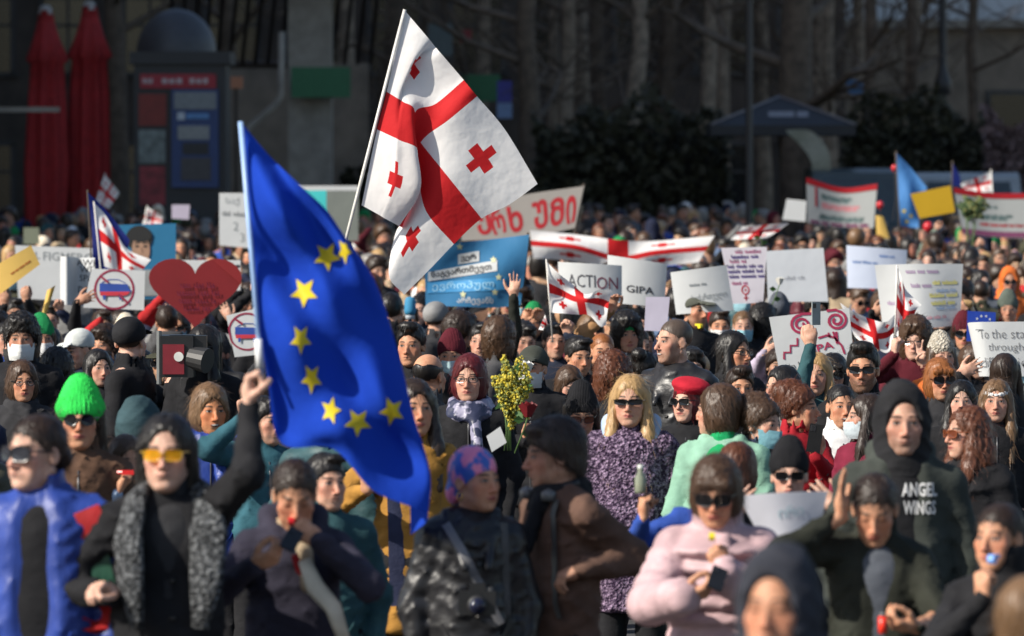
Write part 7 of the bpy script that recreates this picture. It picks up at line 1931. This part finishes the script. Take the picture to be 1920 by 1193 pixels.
MARKS = [(30, 600, 'near the tilted yellow card'), (140, 600, 'under the tall folded card'), (215, 600, 'under the prohibition ring'), (365, 620, 'under the red heart'), (430, 560, 'beside the red heart'),
         (330, 700, 'by the video camera'), (60, 760, 'by the neon beanie'), (450, 760, 'by the blue pole'), (720, 600, 'under the white flag'), (800, 640, 'by the bald head'), (890, 590, 'under the blue banner'),
         (930, 700, 'by the yellow bouquet'), (1030, 580, 'by the small stick flag'), (1090, 560, 'under the action card'), (1090, 700, 'above the knitted beanie'), (1190, 570, 'under the GIPA card'), (1230, 650, 'by the shaved head'), (1160, 700, 'behind the blond hair'),
         (1310, 560, 'by the khaki cap'), (1400, 570, 'under the pinkish sheet'), (1490, 560, 'under the plain grey card'), (1420, 690, 'left of the column drawing'), (1520, 700, 'under the column drawing'), (1640, 560, 'by the bluish card'), (1730, 600, 'under the large sheet'),
         (1640, 650, 'by the spread flag'), (1700, 760, 'behind the black hood'), (1850, 650, 'by the small blue card'), (1880, 740, 'under the white board'), (1300, 720, 'by the red beret'), (1450, 760, 'by the blue mask'), (1340, 500, 'behind the faint grey card'),
         (560, 640, 'behind the blue flag'), (120, 480, 'behind the grey lettered card'), (290, 480, 'by the portrait poster'), (660, 520, 'by the white flag pole'), (1150, 520, 'below the long flag'), (1590, 520, 'beside the bluish card'), (1860, 540, 'by the orange hood')]
NIND = 300
for x, Y in cand:
    k = rc.gauss(1.0, .042); k = min(1.09, max(.91, k))
    s = F * .23 * k / Y; px = CX + x / Y * F; py = HZ + (HC - gz(Y) - 1.605 * k) * F / Y
    if px > 1440 and Y > 89: continue
    if any((x - a) ** 2 + ((Y - b_) * .9) ** 2 < .36 ** 2 for a, b_ in SPOTS): continue
    g = rc.choice('mf')
    top = py - .62 * s
    if covers(px, s, top, Y): continue
    SPOTS.append((x, Y))
    key = g + rc.choice(['down', 'down', 'down', 'phone', 'bow', 'turn', 'turn2', 'up' if rc.random() < .6 else 'down'])
    if Y < 33 and key[1:] == 'up': key = g + 'down'
    hs = rc.choice(HM if g == 'm' else HF); hcn = rc.choice(HAIRC); col = rc.choice(COATC)
    kd = rc.choice([q for q in ('jacket', 'hoodie', 'puffer', 'coat') if (key, q) in coats])
    yaw = rc.gauss(4, 24) if rc.random() < (.88 if Y < 52 else .55) else rc.uniform(120, 240)
    skn = rc.choice(['fair', 'warm', 'tan', 'pale', 'warm', 'olive', 'ruddy', 'sallow', 'deep'])
    hat = None; eyes = None; mask = None
    q = rc.random()
    if q < .10: hat = ('beanie', rc.choice(['black', 'charcoal', 'burgundy', 'navy', 'grey', 'green', 'cream']))
    elif q < .15: hat = ('cap', rc.choice(['black', 'navy', 'olive', 'grey', 'white']))
    elif q < .18: hat = ('hood', col)
    if rc.random() < .28: eyes = rc.choice(['rect', 'big', 'round'])
    if rc.random() < .16: mask = rc.choice([(.7, .7, .7), (.3, .52, .6), (.05, .05, .05)])
    spec = (x, Y, k, g, key, hs, hcn, col, kd, yaw, skn, hat, eyes, mask)
    if nfill < NIND - 95:
        nfill += 1
        who = ('%s %s hair' % (NAME_H[hs], hcn)) if not (hat and hat[0] == 'hood') else 'raised hood'
        lb = 'person with %s in %s %s%s%s%s' % (who, col, kd, (', %s %s' % (hat[1], hat[0])) if hat and hat[0] != 'hood' else '', ' and sunglasses' if eyes else '', ' and %s mask' % {.7: 'white', .3: 'blue', .05: 'black'}[mask[0]] if mask else '')
        if abs(yaw) > 100: lb += ', facing away'
        elif yaw > 26: lb += ', turned to one side'
        elif yaw < -22: lb += ', turned to the other side'
        mk = min(MARKS, key=lambda q: abs(q[0] - px) + 1.3 * abs(q[1] - py))[2]
        lb = (lb + ', ' + mk) if len(lb.split()) + len(mk.split()) <= 15 else lb.replace('person with ', '') + ', ' + mk
        if len(lb.split()) > 16: lb = lb.replace(', turned to one side', '').replace(', turned to the other side', '').replace(', facing away', '')
        if len(lb.split()) > 16: lb = lb.replace(' and sunglasses', '').replace('long loose', 'long')
        if len(lb.split()) > 16: lb = lb.replace('dark ', '')
        t = thing('person', lb, 'person', (x, Y, gz(Y)), R_(yaw), k, 'people packed behind the front rows')
        link('body', bodies[key], skinmat(skn + 'c', SK[skn], rc.choice((.5, .8, 1.0)) if g == 'm' and rc.random() < .5 else 0), t)
        link(kd, coats[key, kd], cloth(col, CC[col], FABRIC.get(kd, 'wool')), t)
        link('trousers', trousers_mesh(), cloth('black', CC['black'], 'wool'), t)
        M = Matrix.Translation(ps[key].head) @ ps[key].H.to_4x4()
        if not (hat and hat[0] == 'hood'): link('hair', hair_mesh(hs, 0, .0105, 120), hairmat(hcn, HC_[hcn]), t).matrix_local = M
        if hat: link(hat[0], hat_mesh(hat[0], .009), cloth(hat[1], CC[hat[1]], 'knit' if hat[0] == 'beanie' else 'wool'), t).matrix_local = M
        if eyes: link('sunglasses', glasses_mesh(eyes), [plain('frame_k', (.012, .012, .013), .3), plain('lens_black', *LENS['black'])], t).matrix_local = M
        if mask: link('face_mask', mask_mesh(), sheet('mask_' + str(mask), mask, .8, .15, .2, 30), t).matrix_local = M
    else: far.append(spec)
# beyond these the crowd is one mass of several hundred heads
def raw(me):
    V = np.zeros(len(me.vertices) * 3, dtype=np.float32); me.vertices.foreach_get('co', V)
    Q = np.zeros(len(me.polygons) * 4, dtype=np.int32); me.loops.foreach_get('vertex_index', Q)
    return V.reshape(-1, 3), Q.reshape(-1, 4)
lo = {}
for g in 'mf':
    for nm, kw in (('down', {}), ('up', dict(R=dict(w=(-.2, -.2, 1.72), pose='relax', fd=(0, 0, 1)))), ('turn', dict(hy=28))):
        p = Pose(g, **kw)
        me = body_mesh(p, None, .03, .11, False); hl = np.zeros(len(me.vertices) * 3, dtype=np.float32); me.attributes['hl'].data.foreach_get('vector', hl)
        lo[g + nm] = (raw(me), hl.reshape(-1, 3), raw(coat_mesh(p, 'jacket', h=.075, seed=3, **PRE['jacket'])), np.array(p.head), np.array([list(r) for r in p.H]))
def lohair(style):
    me = hair_mesh(style, 1, .034, 4); return raw(me)
LH = {k: lohair(k) for k in ('short', 'curly', 'long', 'bob', 'quiff', 'shaggy')}
fm, fi = [], {}
def mat_i(m):
    if m.name not in fi: fi[m.name] = len(fm); fm.append(m)
    return fi[m.name]
VV, QQ, MI, HLs = [], [], [], []; off = 0
for (x, Y, k, g, key, hs, hcn, col, kd, yaw, skn, hat, eyes, mask) in far:
    kk = key[0] + {'up': 'up', 'turn': 'turn', 'turn2': 'turn'}.get(key[1:], 'down')
    (bV, bQ), hl, (cV, cQ), hd, H = lo[kk]
    a = R_(yaw); Rm = np.array(((math.cos(a), -math.sin(a), 0), (math.sin(a), math.cos(a), 0), (0, 0, 1)))
    if hs not in LH: hs = {'m': 'short', 'f': 'long'}[g] if hs != 'bigcurly' else 'curly'
    hV, hQ = LH[hs]; hV = hV @ H.T + hd
    for V, Q, m, h_ in ((bV, bQ, skinmat(skn + 'c', SK[skn]), hl), (cV, cQ, cloth(col, CC[col], 'wool'), None), (hV, hQ, hairmat(hcn, HC_[hcn]) if not hat else cloth(hat[1], CC[hat[1]], 'wool'), None)):
        VV.append((V @ Rm.T) * k + np.array((x, Y, gz(Y)))); QQ.append(Q + off); MI.append(np.full(len(Q), mat_i(m))); off += len(V)
        HLs.append(h_ if h_ is not None else np.full((len(V), 3), 9.0))
if far:
    me = mesh_np('distant_crowd', np.concatenate(VV), np.concatenate(QQ), True, np.concatenate(MI))
    a = me.attributes.new('hl', 'FLOAT_VECTOR', 'POINT'); a.data.foreach_set('vector', np.concatenate(HLs).astype(np.float32).ravel())
    link('distant_crowd', me, fm, kind='stuff', label='dense mass of dark-haired people filling the street far behind')
print('FILL', nfill, 'FAR', len(far), 'cand', len(cand))
_seen = {}
_tot = 0
for o in sc.objects:
    if o.type == 'MESH':
        if o.data.name not in _seen: _seen[o.data.name] = sum(len(p.vertices) - 2 for p in o.data.polygons) if len(o.data.polygons) < 1 else len(o.data.loops) - 2 * len(o.data.polygons)
        _tot += _seen[o.data.name]
print('TRIS unique', sum(_seen.values()), 'total', _tot, 'people', sum(1 for o in sc.objects if o.get('category') == 'person'))
